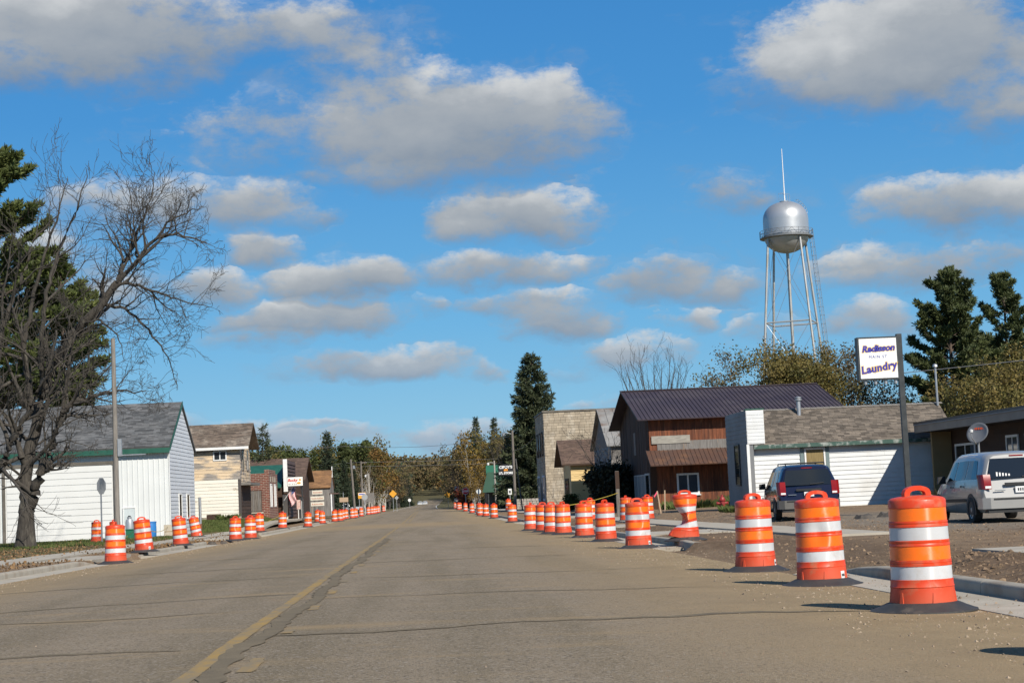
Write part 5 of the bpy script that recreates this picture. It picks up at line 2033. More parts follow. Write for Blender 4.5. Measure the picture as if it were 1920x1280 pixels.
def minivan(name, label, loc, rz, paint, trim, rack, dark_lower=None, kind='a'):
    st = MINIVAN
    t = thing(name, label, 'minivan', loc, rz)
    body_mesh(st, MB()).build('body', paint, t, True)
    # side glass, three panes a side
    for s in (-1, 1):
        for (a, b, a2, b2) in ((0.42, 1.35, 0.62, 1.35), (1.43, 2.35, 1.43, 2.35), (2.43, 3.42, 2.43, 2.98)):
            side_patch(st, a, b, 4, 5, 0.10, 0.93, s, 0.006, 6, a2, b2).build('side_window', CARGL, t)
        # door seams and side moulding
        for y in (1.39, 2.39, 3.5):
            side_patch(st, y - 0.008, y + 0.008, 2, 4, 0.0, 1.0, s, 0.02, 1).build('door_seam', BLACKP, t)
        side_patch(st, 1.35, 3.3, 2, 3, 0.55, 0.80, s, 0.022, 6).build('side_moulding', trim, t)
        for y in (1.55, 2.52):
            side_patch(st, y, y + 0.17, 3, 4, 0.62, 0.76, s, 0.035, 1).build('door_handle', trim, t)
        # tail lamp wrapping the corner
        zb_, zt_ = (0.84, 1.20) if kind == 'a' else (0.80, 1.22)
        V = []
        for z in (zb_, (zb_ + zt_) / 2, zt_):
            V += [(s * 0.73, rear_pt(st, 0, z)[1] - 0.014, z), (s * 0.905, rear_pt(st, 0, z)[1] - 0.016, z), (s * 0.982, rear_pt(st, 0, z)[1] + 0.07, z), (s * 1.0, rear_pt(st, 0, z)[1] + 0.20, z)]
        F = [(q, q + 1, q + 5, q + 4) if s > 0 else (q, q + 4, q + 5, q + 1) for q in (0, 1, 2, 4, 5, 6)]
        lamp = MB().add(V, F).build('tail_lamp', TAIL, t, True)
        MB().add([(s * .74, rear_pt(st, 0, zb_)[1] - .02, zb_ + .02), (s * .89, rear_pt(st, 0, zb_)[1] - .022, zb_ + .02), (s * .89, rear_pt(st, 0, zb_)[1] - .022, zb_ + .08), (s * .74, rear_pt(st, 0, zb_)[1] - .02, zb_ + .08)],
                 [(0, 1, 2, 3)]).build('reverse_lens', PLATE, lamp)
        # mirror
        m_ = MB().hexa([(s * .98, 3.2, 1.0), (s * 1.2, 3.16, 1.0), (s * 1.2, 3.28, 1.0), (s * .98, 3.34, 1.0)], [(s * .99, 3.2, 1.2), (s * 1.19, 3.16, 1.18), (s * 1.19, 3.27, 1.18), (s * .99, 3.3, 1.2)])
        m_.build('door_mirror', BLACKP, t)
        for y in (0.93, 3.95):
            arch = MB()
            n = 18
            vs = [(s * 1.003, y, 0.33)]
            for k in range(n + 1):
                a = math.pi * k / n
                vs.append((s * 1.003, y + 0.415 * math.cos(a), 0.33 + 0.415 * math.sin(a)))
            vs += [(s * 1.003, y - 0.415, 0.22), (s * 1.003, y + 0.415, 0.22)]
            arch.add(vs, [tuple(range(1, len(vs)))]).build('wheel_arch', BLACKP, t)
            wheel(t, s * 1.012, y, 0.335, 0.21, s)
    # tailgate glass
    gl = []
    z0, z1 = 1.10, 1.585
    gl = [rear_pt(st, -0.80, z0, .012), rear_pt(st, 0.80, z0, .012), rear_pt(st, 0.665, z1, .012), rear_pt(st, -0.665, z1, .012)]
    rw = MB().add(gl, [(0, 1, 2, 3)]).build('rear_window', CARGL, t)
    MB().tube([rear_pt(st, 0.05, z0 + .02, .03), rear_pt(st, 0.5, z0 + .06, .03)], 0.012, 6).build('rear_wiper', BLACKP, rw)
    # handle recess, plate, bumper, lamps
    MB().box(-0.40, 0.40, -0.020, 0.02, 0.915, 0.985).build('tailgate_grip', BLACKP, t)
    pl = MB().box(-0.155, 0.155, -0.034, 0.0, 0.735, 0.885).build('licence_plate', PLATE, t)
    rows = [(-0.10 + k * 0.055, -0.065 + k * 0.055, 0.775, 0.845, 0.0365, 0.0365, 0.03) for k in range(4)]
    obj('plate_print', boxes_mesh('plate_print', frame_boxes(rows, (0, 0, 0), (1, 0, 0), (0, 0, 1), (0, -1, 0)), D_INK), pl)
    bp = MB()
    sec = [(-0.985, 0.40), (-0.97, 0.02), (-0.80, -0.10), (0.80, -0.10), (0.97, 0.02), (0.985, 0.40)]
    bo = [(x, y, 0.36) for (x, y) in sec] + [(0.9, 0.42, 0.36), (-0.9, 0.42, 0.36)]
    to = [(x, y, 0.63) for (x, y) in sec] + [(0.9, 0.42, 0.63), (-0.9, 0.42, 0.63)]
    bp.hexa(bo, to)
    bump = bp.build('rear_bumper', dark_lower or paint, t)
    MB().box(-0.72, 0.72, -0.112, -0.101, 0.575, 0.615).build('bumper_step', BLACKP, bump)
    MB().box(-0.85, 0.85, -0.05, 0.35, 0.26, 0.355).build('lower_valance', BLACKP, t)
    MB().tube([(0.5, -0.06, 0.27), (0.5, 0.6, 0.27)], 0.03, 8).build('tailpipe', STEEL, t)
    y9 = rear_pt(st, 0, 1.645)[1]
    MB().box(-0.17, 0.17, y9 - 0.022, y9 + 0.02, 1.63, 1.66).build('high_brake_lamp', TAIL, t)
    if rack:
        rk = MB()
        for s in (-1, 1):
            rk.tube([(s * .62, .55, 1.74), (s * .62, .6, 1.80), (s * .62, 2.4, 1.82), (s * .62, 2.5, 1.75)], 0.02, 6)
        for y in (.8, 2.1):
            rk.tube([(-.62, y, 1.81), (.62, y, 1.81)], 0.02, 6)
        rk.build('roof_rack', BLACKP, t)
    # family stickers / badge on the tailgate
    if kind == 'a':
        st_ = MB()
        for k in range(5):
            p = rear_pt(st, -0.58 + 0.075 * k, 1.15, .016)
            h = 0.10 - 0.012 * k
            st_.add([(p[0], p[1], p[2]), (p[0] + .04, p[1], p[2]), (p[0] + .04, p[1] + .3 * h * .37, p[2] + h), (p[0], p[1] + .3 * h * .37, p[2] + h)], [(0, 1, 2, 3)])
        st_.build('window_stickers', PLATE, rw)
    MB().box(-0.66, -0.40, -0.024, 0.0, 0.795, 0.815).build('badge', CHROME, t)
    return t


SILVER = car_paint('silver_car_paint', (0.36, 0.35, 0.33), 0.3, 0.2)
NAVY = car_paint('dark_blue_car_paint', (0.006, 0.006, 0.024), 0.2, 0.1)
CLAD = pmat('grey_lower_cladding', (0.13, 0.12, 0.11), (0.10, 0.095, 0.085), 2, 0.6)
minivan('silver_minivan', 'silver minivan with dented tailgate parked by the low brown building', (14.55, 41.3, height(14.5, 42)), R(-2.0), SILVER, BLACKP, False, None, 'a')
minivan('blue_minivan', 'dark blue minivan with roof rack parked beside the white laundromat wall', (12.15, 54.0, height(12.1, 55)), R(-4.5), NAVY, CLAD, True, CLAD, 'b')


def pickup():
    t = thing('pickup_truck', 'silver and grey pickup truck parked at the left corner of the crossroads', 'pickup truck', (-9.9, 262.5, base(262) + 0.02), R(96))
    P = car_paint('pickup_silver', (0.55, 0.56, 0.57))
    st = [(0.0, .5, 1.0, 1.12, .9, .93, .9, 0), (1.9, .42, 1.02, 1.14, .93, .96, .92, 0), (2.0, .42, 1.05, 1.70, .93, .96, .70, 0), (3.0, .42, 1.05, 1.80, .93, .96, .72, 0), (3.3, .42, 1.05, 1.74, .93, .96, .70, 0),
          (3.85, .42, 1.05, 1.18, .93, .95, .75, 0), (5.0, .45, .95, 1.06, .90, .90, .75, 0), (5.4, .5, .85, .95, .8, .8, .6, 0)]
    body_mesh(st, MB()).build('body', P, t, True)
    for s in (-1, 1):
        side_patch(st, 2.12, 2.95, 4, 5, .1, .9, s, .008, 4).build('side_window', CARGL, t)
        side_patch(st, 3.0, 3.65, 4, 5, .1, .9, s, .008, 4, 3.0, 3.25).build('side_window', CARGL, t)
        side_patch(st, 0.1, 5.2, 1, 2, .3, 1.8, s, .01, 8).build('lower_trim', CLAD, t)
        for y in (1.0, 4.4):
            wheel(t, s * .97, y, .38, .24, s)
    MB().box(-.7, .7, -.02, .0, .78, 1.05).build('tailgate_panel', P, t)
    MB().box(-.9, .9, -.12, .05, .5, .66).build('rear_bumper', CHROME, t)
    w = thing('white_car', 'white car half hidden behind the grey pickup at the crossroads', 'car', (-10.6, 268.5, base(268)), R(75))
    body_mesh([(0, .4, .8, .95, .8, .82, .7, 0), (.9, .3, .85, 1.0, .84, .86, .7, 0), (1.3, .3, .85, 1.4, .84, .86, .6, 0), (2.6, .3, .85, 1.42, .84, .86, .6, 0), (3.3, .3, .83, .95, .84, .86, .7, 0), (4.4, .4, .7, .8, .75, .76, .6, 0)], MB()).build('body', car_paint('white_car_paint', (.72, .72, .70)), w, True)
    for s in (-1, 1):
        for y in (.85, 3.5):
            wheel(w, s * .87, y, .31, .2, s)
    for i, (x, y, lb) in enumerate(((-3.8, 560, 'tiny white oncoming car far down the road, left one'), (-2.4, 575, 'tiny white oncoming car far down the road, right one'))):
        c = thing('oncoming_car', lb, 'car', (x + bend(y), y, height(x, y) + 0.09), R(180))
        body_mesh([(0, .4, .8, .95, .8, .82, .7, 0), (.9, .3, .85, 1.0, .84, .86, .7, 0), (1.3, .3, .85, 1.4, .84, .86, .6, 0), (2.6, .3, .85, 1.42, .84, .86, .6, 0), (3.3, .3, .83, .95, .84, .86, .7, 0), (4.4, .4, .7, .8, .75, .76, .6, 0)], MB()).build('body', MATS['white_car_paint'], c, True)
        MB().box(-.6, .6, 2.8, 3.1, .95, 1.3).build('windscreen', CARGL, c)


pickup()
# ------------------------------------------------------------------ signs, poles, tower, small things
def laundry_sign():
    t = thing('laundry_sign', 'square white lit-box sign with blue and yellow lettering on a black pole', 'sign', (15.93, 56.0, 0.02))
    MB().box(-0.085, 0.085, -0.085, 0.085, -0.2, 5.98).build('pole', DARKM, t)
    cab = MB().box(-1.45, -0.10, -0.16, 0.16, 4.47, 5.90).build('cabinet', DARKM, t)
    MB().box(-0.10, -0.08, -0.05, 0.05, 5.5, 5.6).build('bracket', DARKM, t)
    MB().box(-1.40, -0.145, -0.185, -0.162, 4.52, 5.845).build('sign_face', pmat('white_sign_face', (0.80, 0.80, 0.77), (0.76, 0.76, 0.73), 2, 0.35), cab)
    yel = pmat('yellow_lettering', (0.80, 0.52, 0.05))
    blu = pmat('blue_lettering', (0.03, 0.028, 0.30))
    for (txt, sz, x, z, sh, rot, dx, ox) in (('Radisson', 0.285, -0.765, 5.42, 0.28, 0.035, 0, 1), ('MAIN ST.', 0.135, -0.765, 5.19, 0.0, 0.0, 0, 0), ('Laundry', 0.345, -0.765, 4.76, 0.12, 0.14, 0, 1)):
        Uv, Zv = (math.cos(rot), 0, math.sin(rot)), (-math.sin(rot), 0, math.cos(rot))
        kw = dict(shear=sh)
        if ox:
            lettering(cab, txt, sz, yel, (x, -0.188, z), 'letter_outline', Uv, Zv, offset=0.030, space=1.08, **kw)
            lettering(cab, txt, sz, blu, (x, -0.192, z), 'lettering', Uv, Zv, offset=0.014, space=1.08, **kw)
        else:
            lettering(cab, txt, sz, blu, (x, -0.190, z), 'lettering', Uv, Zv, space=1.25, **kw)
    for k in range(4):
        x = -1.22 + k * 0.34
        MB().lathe([(0.055, 0), (0.055, 0.14)], 10, (x, -0.05, 4.328)).build('lamp_can', STEEL, t)


laundry_sign()


def tower():
    t = thing('water_tower', 'silver water tower on splayed legs with balcony, caged ladder and mast', 'water tower', (56.3, 255.0, 0.0))
    TK = pmat('aluminium_paint', (0.50, 0.51, 0.52), (0.43, 0.44, 0.45), 0.35, 0.42, metal=0.55, c3=(0.36, 0.37, 0.38), s3=0.25)
    LG = pmat('aluminium_leg_paint', (0.44, 0.44, 0.43), (0.36, 0.36, 0.35), 0.4, 0.5, metal=0.35, c3=(0.36, 0.33, 0.27), s3=0.5)
    prof = []
    for k in range(9):
        a = math.pi / 2 * k / 8
        prof.append((max(0.001, 3.42 * math.sin(a)), 38.6 - 2.7 * math.cos(a)))
    prof += [(3.47, 38.65), (3.47, 38.75), (3.43, 38.8), (3.43, 41.0)]
    for k in range(1, 11):
        a = math.pi / 2 * k / 10
        prof.append((max(0.001, 3.43 * math.cos(a) ** 0.8), 41.0 + 2.75 * math.sin(a)))
    tank = MB().lathe(prof, 48, cap=(False, False)).build('tank', TK, t, True)
    rows = MB()
    MB().lathe([(0.30, 43.6), (0.75, 43.78), (0.75, 43.86), (0.1, 43.98)], 20).build('roof_hatch', STEEL, tank)
    MB().tube([(0.05, 0, 43.8), (0.05, 0, 52.0)], [0.11, 0.05], 8).build('mast', pmat('white_mast', (0.7, 0.7, 0.7)), t)
    # balcony
    bal = MB().lathe([(3.4, 38.1), (4.05, 38.22), (4.05, 38.34), (3.4, 38.36)], 48, cap=(False, False)).build('balcony', pmat('balcony_steel', (0.20, 0.21, 0.22), (0.15, 0.16, 0.17), 2, 0.5), t)
    rl = MB()
    n = 24
    for z in (38.85, 39.35):
        rl.tube([(4.02 * math.cos(2 * math.pi * k / n), 4.02 * math.sin(2 * math.pi * k / n), z) for k in range(n + 1)], 0.03, 5)
    for k in range(n):
        a, b = 2 * math.pi * k / n, 2 * math.pi * (k + 1) / n
        p = lambda q, z: (4.02 * math.cos(q), 4.02 * math.sin(q), z)
        rl.tube([p(a, 38.34 if k % 2 else 39.35), p(b, 39.35 if k % 2 else 38.34)], 0.025, 4)
        if k % 2:
            rl.tube([p(a, 38.34), p(a, 39.35)], 0.03, 4)
    rl.build('railing', MATS['balcony_steel'], bal)
    # legs
    ang = [R(203), R(293), R(23), R(113)]
    foot = lambda a: Vector((7.4 * math.cos(a), 7.4 * math.sin(a), 0.2))
    head = lambda a: Vector((3.38 * math.cos(a), 3.38 * math.sin(a), 38.4))
    at_z = lambda a, z: foot(a).lerp(head(a), (z - 0.2) / 38.2)
    for a in ang:
        MB().tube([foot(a), head(a)], 0.18, 12).build('leg', LG, t, True)
    MB().tube([(0, 0, 0), (0, 0, 36)], 0.24, 14).build('riser_pipe', LG, t, True)
    for z in (13.0, 25.2):
        for i in range(4):
            MB().tube([at_z(ang[i], z), at_z(ang[(i + 1) % 4], z)], 0.11, 8).build('strut', LG, t, True)
    for (za, zb) in ((0.4, 13), (13, 25.2), (25.2, 37.8)):
        for i in range(4):
            for (p, q) in ((at_z(ang[i], za), at_z(ang[(i + 1) % 4], zb)), (at_z(ang[(i + 1) % 4], za), at_z(ang[i], zb))):
                MB().tube([p, q], 0.028, 4).build('tie_rod', STEEL, t)
    # caged ladder up the right-hand leg
    a = ang[2]
    d = Vector((math.cos(a), math.sin(a), 0))
    s_ = Vector((-math.sin(a), math.cos(a), 0))
    ld = MB()
    for off in (-0.22, 0.22):
        ld.tube([foot(a) + d * 0.55 + s_ * off, head(a) + d * 0.95 + s_ * off + Vector((0, 0, 1.2))], 0.035, 5)
    lad = None
    N = 60
    for k in range(N):
        p = (foot(a) + d * 0.55).lerp(head(a) + d * 0.95 + Vector((0, 0, 1.2)), k / N)
        ld.tube([p - s_ * 0.22, p + s_ * 0.22], 0.02, 4)
        if k % 3 == 0:
            ld.tube([p - d * .5, p + d * 0.05], 0.025, 4)
    lad = ld.build('ladder', STEEL, t)
    cg = MB()
    bars = [[] for _ in range(5)]
    for k in range(10, N + 1, 2):
        p = (foot(a) + d * 0.55).lerp(head(a) + d * 0.95 + Vector((0, 0, 1.2)), k / N)
        loop = []
        for j in range(9):
            q = -math.pi * 0.55 + math.pi * 1.1 * j / 8
            w = p + d * (0.42 * math.cos(q) + 0.15) + s_ * (0.38 * math.sin(q))
            loop.append(w)
            if j % 2 == 0:
                bars[j // 2].append(w)
        cg.tube(loop, 0.022, 4)
    for b in bars:
        cg.tube(b, 0.018, 4)
    cg.build('ladder_cage', STEEL, lad)
    # dome ladder and hoops over the shoulder
    dl = MB()
    for off in (-0.28, 0.28):
        path = []
        for k in range(9):
            q = R(8) + R(75) * k / 8
            rr = 3.43 * math.cos(q) ** 0.8 + 0.18
            path.append(d * rr + s_ * off + Vector((0, 0, 41.0 + 2.75 * math.sin(q) + 0.15)))
        dl.tube(path, 0.03, 5)
        path2 = [p + d * (0.55 - 0.04 * i) + Vector((0, 0, 0.35 + 0.05 * i)) for i, p in enumerate(path[1:7])]
        dl.tube(path2, 0.03, 5)
        dl.tube([path[-1], path[-1] + Vector((0, 0, 1.1)), path[-1] - d * 1.6 + Vector((0, 0, 1.25)), path[-1] - d * 1.6], 0.03, 5)
    for k in range(1, 7):
        q = R(8) + R(75) * k / 8
        rr = 3.43 * math.cos(q) ** 0.8 + 0.18
        c = d * rr + Vector((0, 0, 41.0 + 2.75 * math.sin(q) + 0.15))
        i = k - 1
        e = c + d * (0.55 - 0.04 * i) + Vector((0, 0, 0.35 + 0.05 * i))
        dl.tube([c - s_ * .28, e - s_ * .28, e + s_ * .28, c + s_ * .28], 0.022, 4)
    dl.build('dome_ladder', STEEL, t)
    return t


tower()


def pole(name, label, x, y, h, r0=0.16, r1=0.11, lean=(0, 0), z=None, mat=WOODG):
    z = height(x, y) if z is None else z
    t = thing(name, label, 'utility pole', (x, y, z))
    t.rotation_euler = (lean[0], lean[1], 0)
    MB().tube([(0, 0, -0.4), (0, 0, h * .5), (0, 0, h)], [r0, (r0 + r1) / 2, r1], 12).build('shaft', mat, t, True)
    return t


p1 = pole('utility_pole', 'tall weathered wooden utility pole before the white machine shed', -12.5, 70.0, 8.4, 0.12, 0.085, mat=pmat('silvered_pole_wood', (0.25, 0.225, 0.195), (0.15, 0.135, 0.118), 3.0, 0.9, stretch=(6, 6, 0.6)))
MB().box(0.1, 1.2, -0.02, 0.02, 3.62, 3.66).build('conduit_arm', STEEL, p1)
MB().box(0.1, 0.26, -0.12, 0.05, 3.6, 4.3).build('meter_box', STEEL, p1)
p2 = pole('street_light_pole', 'tall pale wooden pole with lamp arm carrying the black store sign', 9.55, 185.0, 8.6, 0.17, 0.12, z=-0.4)
MB().tube([(0, 0, 8.2), (-0.6, 0, 8.35), (-0.95, 0, 8.3)], 0.03, 6).build('lamp_arm', STEEL, p2)
MB().lathe([(0.05, 0.05), (0.16, -0.02), (0.13, -0.22), (0.02, -0.28)], 10, (-0.98, 0, 8.28)).build('lamp_head', STEEL, p2)
p3 = pole('street_light_pole', 'shorter pale pole with lamp arm before the green awning roof', 9.1, 226.0, 6.3, 0.13, 0.10, z=-0.45, mat=pmat('pale_pole', (0.38, 0.35, 0.30), (0.30, 0.27, 0.23), 3, 0.9))
MB().tube([(0, 0, 6.0), (-0.5, 0, 6.1), (-0.8, 0, 6.05)], 0.03, 6).build('lamp_arm', STEEL, p3)
MB().lathe([(0.05, 0.05), (0.16, -0.02), (0.13, -0.25), (0.02, -0.3)], 10, (-0.82, 0, 6.0)).build('lamp_head', pmat('white_lamp', (.7, .7, .68)), p3)
p4 = pole('utility_pole', 'slim dark leaning pole just right of the tall lamp pole', 9.9, 178.0, 5.4, 0.08, 0.06, (0, R(-5)), -0.4, pmat('dark_pole', (0.10, 0.095, 0.09)))
p5 = pole('utility_pole', 'leaning wooden pole with grey transformer can left of the crossroads', -8.9, 213.0, 7.0, 0.16, 0.12, (0, R(-2.5)), -0.45)
MB().lathe([(0.16, 0), (0.16, 0.35), (0.05, 0.4)], 10, (0.3, 0, 5.8)).build('transformer', STEEL, p5)
p6 = pole('utility_pole', 'straight pale pole carrying the wires left of the crossroads', -9.8, 262.0, 8.0, 0.15, 0.11, (0, 0), -0.6)
MB().box(-.1, .9, -.05, .05, 7.7, 7.82).build('crossarm', WOODG, p6)
p7 = pole('utility_pole', 'short pole with lamp beside the bare birch at the crossroads', -9.0, 268.0, 6.2, 0.13, 0.1, (0, R(1)), -0.6, MATS['pale_pole'])
MB().lathe([(0.05, 0.05), (0.16, -0.02), (0.13, -0.25), (0.02, -0.3)], 10, (-.5, 0, 5.9)).build('lamp_head', MATS['white_lamp'], p7)
MB().tube([(0, 0, 5.9), (-0.5, 0, 6.0)], 0.03, 6).build('lamp_arm', STEEL, p7)
# grey post on the right lot and thin gauge posts
gp = thing('grey_post', 'grey wooden post standing alone before the dark bush', 'post', (9.9, 88.5, height(9.9, 88.5)))
MB().box(-0.09, 0.09, -0.09, 0.09, -0.3, 2.4).build('shaft', WOODG, gp)
MB().box(-0.10, 0.10, -0.115, -0.092, 1.5, 2.38).build('dark_plate', DARKW, gp)


def wire(pts, label, r=0.018, sag=0.5):
    P = []
    for a, b in zip(pts[:-1], pts[1:]):
        a, b = Vector(a), Vector(b)
        for k in range(10):
            f = k / 10
            q = a.lerp(b, f)
            q.z -= sag * 4 * f * (1 - f)
            P.append(q)
    P.append(Vector(pts[-1]))
    c = MB().tube(P, r, 4).build('overhead_wire', pmat('wire_grey', (0.16, 0.16, 0.16)), None)
    return tag(c, label, 'wire', 'overhead wires at the crossroads')


wire([(-70, 262, 7.3), (-9.8, 262, 7.25), (40, 262, 7.5)], 'upper wire crossing the road by the straight pale pole', 0.02)
wire([(-70, 262.3, 6.6), (-9.0, 262.3, 6.6), (40, 262, 6.8)], 'lower wire crossing the road by the straight pale pole', 0.02)
wire([(-60, 216, 9.0), (-9.2, 213, 8.2), (9.6, 185, 7.6)], 'long wire running from the leaning pole to the tall lamp pole', 0.02, 0.6)
wire([(23.8, 84, 6.4), (60, 70, 9.0)], 'service wire running right from the laundromat mast', 0.02, 0.3)
wire([(9.6, 185, 6.0), (10.2, 160, 6.4)], 'short wire from the tall lamp pole to the block building', 0.02, 0.2)


def octagon_sign(name, label, x, y, h, face_mat, size=0.75, rz=0.0, word=None, z=None):
    z = height(x, y) if z is None else z
    t = thing(name, label, 'stop sign', (x, y, z), rz)
    MB().box(-0.035, 0.035, -0.02, 0.025, -0.3, h + size * .45).build('post', STEEL, t)
    r_ = size / 2 / math.cos(math.pi / 8)
    pts = [(r_ * math.cos(math.pi / 8 + k * math.pi / 4), -0.026, h + r_ * math.sin(math.pi / 8 + k * math.pi / 4)) for k in range(8)]
    pl = MB().slab(pts, (0, -0.006, 0)).build('sign_plate', face_mat, t)
    if word:
        pts2 = [(p[0] * .93, -0.0345, h + (p[2] - h) * .93) for p in pts]
        MB().quad(*pts).v
        MB().slab([(p[0] * .93, -0.032, h + (p[2] - h) * .93) for p in pts], (0, -0.003, 0)).build('red_face', pmat('stop_red', (0.42, 0.012, 0.018)), pl)
        lettering(pl, word, size * .36, WHITEF, (0, -0.038, h - size * .13), 'lettering', offset=0.012)
    return t


SIGNBACK = pmat('bare_aluminium_sign_back', (0.36, 0.37, 0.37), (0.28, 0.29, 0.29), 3, 0.5, metal=0.5)
octagon_sign('stop_sign', 'red stop sign facing the camera at the far right corner', 5.05, 222.0, 2.55, WHITEF, 0.85, 0, 'STOP', -0.55)
octagon_sign('stop_sign', 'pale back of an octagonal sign right of the red stop sign', 7.0, 230.0, 2.45, pmat('pale_sign_back', (0.55, 0.57, 0.55)), 0.62, R(10), None, -0.55)
octagon_sign('stop_sign', 'grey back of an octagonal sign left of the crossroads', -8.35, 232.0, 2.35, SIGNBACK, 0.8, R(12), None, -0.5)
octagon_sign('stop_sign', 'grey edge-turned back of a stop sign before the shed door', -15.75, 84.0, 2.75, SIGNBACK, 0.78, R(68), None)


def store_sign():
    t = thing('store_sign', 'black shop sign with white and orange lettering hung on the lamp pole', 'sign', (8.65, 184.7, 0))
    BK = pmat('black_sign_face', (0.012, 0.012, 0.014), (0.02, 0.02, 0.022), 3, 0.5)
    pts = [(-0.78, 0, 3.38), (0.78, 0, 3.30), (0.80, 0, 4.35), (0.45, 0, 4.52), (0, 0, 4.58), (-0.45, 0, 4.56), (-0.80, 0, 4.42)]
    p = MB().slab(pts, (0, -0.12, 0)).build('sign_panel', BK, t)
    lettering(p, "CIPOY'S", 0.40, WHITEF, (0, -0.125, 4.12), offset=0.02)
    lettering(p, 'BIG', 0.28, pmat('orange_lettering', (0.75, 0.28, 0.02)), (0, -0.125, 3.86), offset=0.02)
    lettering(p, "LI'L STORE", 0.32, WHITEF, (0, -0.125, 3.52), offset=0.02)
    MB().box(0.60, 0.9, 0.02, 0.1, 3.6, 3.66).build('bracket', DARKM, t)
    MB().box(0.60, 0.9, 0.02, 0.1, 4.2, 4.26).build('bracket', DARKM, t)


store_sign()


def bar_sign():
    t = thing('bar_sign', 'white rectangular bar sign with red script above the flag', 'sign', (-11.15, 147.0, 0.1))
    MB().tube([(0.55, 0.1, -0.3), (0.55, 0.1, 3.1)], 0.05, 8).build('post', DARKM, t)
    f = MB().box(-0.68, 0.68, -0.06, 0.06, 2.72, 3.52).build('sign_panel', DARKM, t)
    MB().box(-0.65, 0.65, -0.068, -0.062, 2.75, 3.49).build('sign_face', pmat('cream_sign_face', (.78, .76, .70)), f)
    red = pmat('red_lettering', (0.5, 0.03, 0.03))
    lettering(f, 'Bucky', 0.34, red, (-0.22, -0.075, 3.13), shear=0.25, offset=0.012)
    lettering(f, 'Bar & Grill', 0.17, pmat('dark_lettering', (0.06, 0.06, 0.07)), (-0.2, -0.075, 2.85))
    og = pmat('painted_food_orange', (0.6, 0.3, 0.04))
    m_ = MB()
    for (cx, cz, rx, rz_) in ((0.42, 3.25, .10, .09), (0.32, 2.98, .17, .10)):
        m_.add([(cx + rx * math.cos(k * .628), -0.072, cz + rz_ * math.sin(k * .628)) for k in range(10)], [tuple(range(9, -1, -1))])
    m_.build('painted_picture', og, f)


bar_sign()


def flag():
    t = thing('flag', 'red white and blue striped flag hanging from an angled staff at the bar', 'flag', (-11.75, 147.6, 0.1))
    MB().tube([(-0.45, 0, 1.55), (0.15, -0.1, 2.35), (0.42, -0.14, 2.72)], 0.02, 6).build('staff', WHITEF, t)
    red, wh, bl = pmat('flag_red', (0.42, 0.02, 0.03)), pmat('flag_white', (.72, .7, .68)), pmat('flag_blue', (0.025, 0.04, 0.16))
    # cloth hangs from the staff: fly falls down, stripes run along the fall
    n = 13
    A, B = Vector((-0.05, -0.07, 2.10)), Vector((0.42, -0.14, 2.70))
    fall = Vector((0.22, -0.02, -1.15))

    def P(u, v):
        q = B.lerp(A, u) + fall * v
        q.y += 0.06 * math.sin(u * 9 + v * 4) * (0.3 + v)
        q.x += 0.03 * math.sin(v * 7 + u * 3)
        return q
    root = None
    for k in range(n):
        m_ = MB()
        for j in range(8):
            if k < 7 and j < 3:
                continue
            a, b = k / n, (k + 1) / n
            c, d_ = j / 8, (j + 1) / 8
            m_.slab([P(a, c), P(b, c), P(b, d_), P(a, d_)], (0, 0.004, 0))
        m_.build('stripe', red if k % 2 == 0 else wh, t)
    m_ = MB()
    for j in range(3):
        for k in range(7):
            m_.slab([P(k / n, j / 8), P((k + 1) / n, j / 8), P((k + 1) / n, (j + 1) / 8), P(k / n, (j + 1) / 8)], (0, 0.004, 0))
    can = m_.build('canton', bl, t)
    st = MB()
    for j in range(4):
        for k in range(5):
            q = P((k + .7) / 5 * 7 / n * .9, (j + .5) / 4 * 3 / 8) + Vector((0, -0.006, 0))
            st.add([q + Vector((-.012, 0, -.012)), q + Vector((.012, 0, -.012)), q + Vector((0, 0, .016))], [(0, 1, 2)])
    st.build('stars', wh, can)
    s = thing('notice_board', 'small white and red notice hanging below the flag', 'sign', (-11.05, 148.3, 0.1))
    MB().box(-.2, .2, -.02, .02, 0.75, 1.55).build('board', pmat('pinkish_notice', (.62, .5, .45), (.5, .25, .2), 9, .8), s)
    MB().box(-.03, .03, .022, .06, -.3, 1.5).build('post', WHITEF, s)


flag()


def plain_sign(name, label, x, y, z, pts, face, post_x=(0.0,), ph=1.0, cat='sign', rz=0.0, extra=None, post_mat=STEEL):
    t = thing(name, label, cat, (x, y, z), rz)
    for px_ in post_x:
        MB().box(px_ - .035, px_ + .035, -.02, .03, -.4, ph).build('post', post_mat, t)
    p = MB().slab([(a, -.024, b) for (a, b) in pts], (0, -.008, 0)).build('sign_plate', face, t)
    return t, p


def rect(x0, x1, z0, z1):
    return [(x0, z0), (x1, z0), (x1, z1), (x0, z1)]


def diamond(s, z):
    return [(0, z - s), (s, z), (0, z + s), (-s, z)]


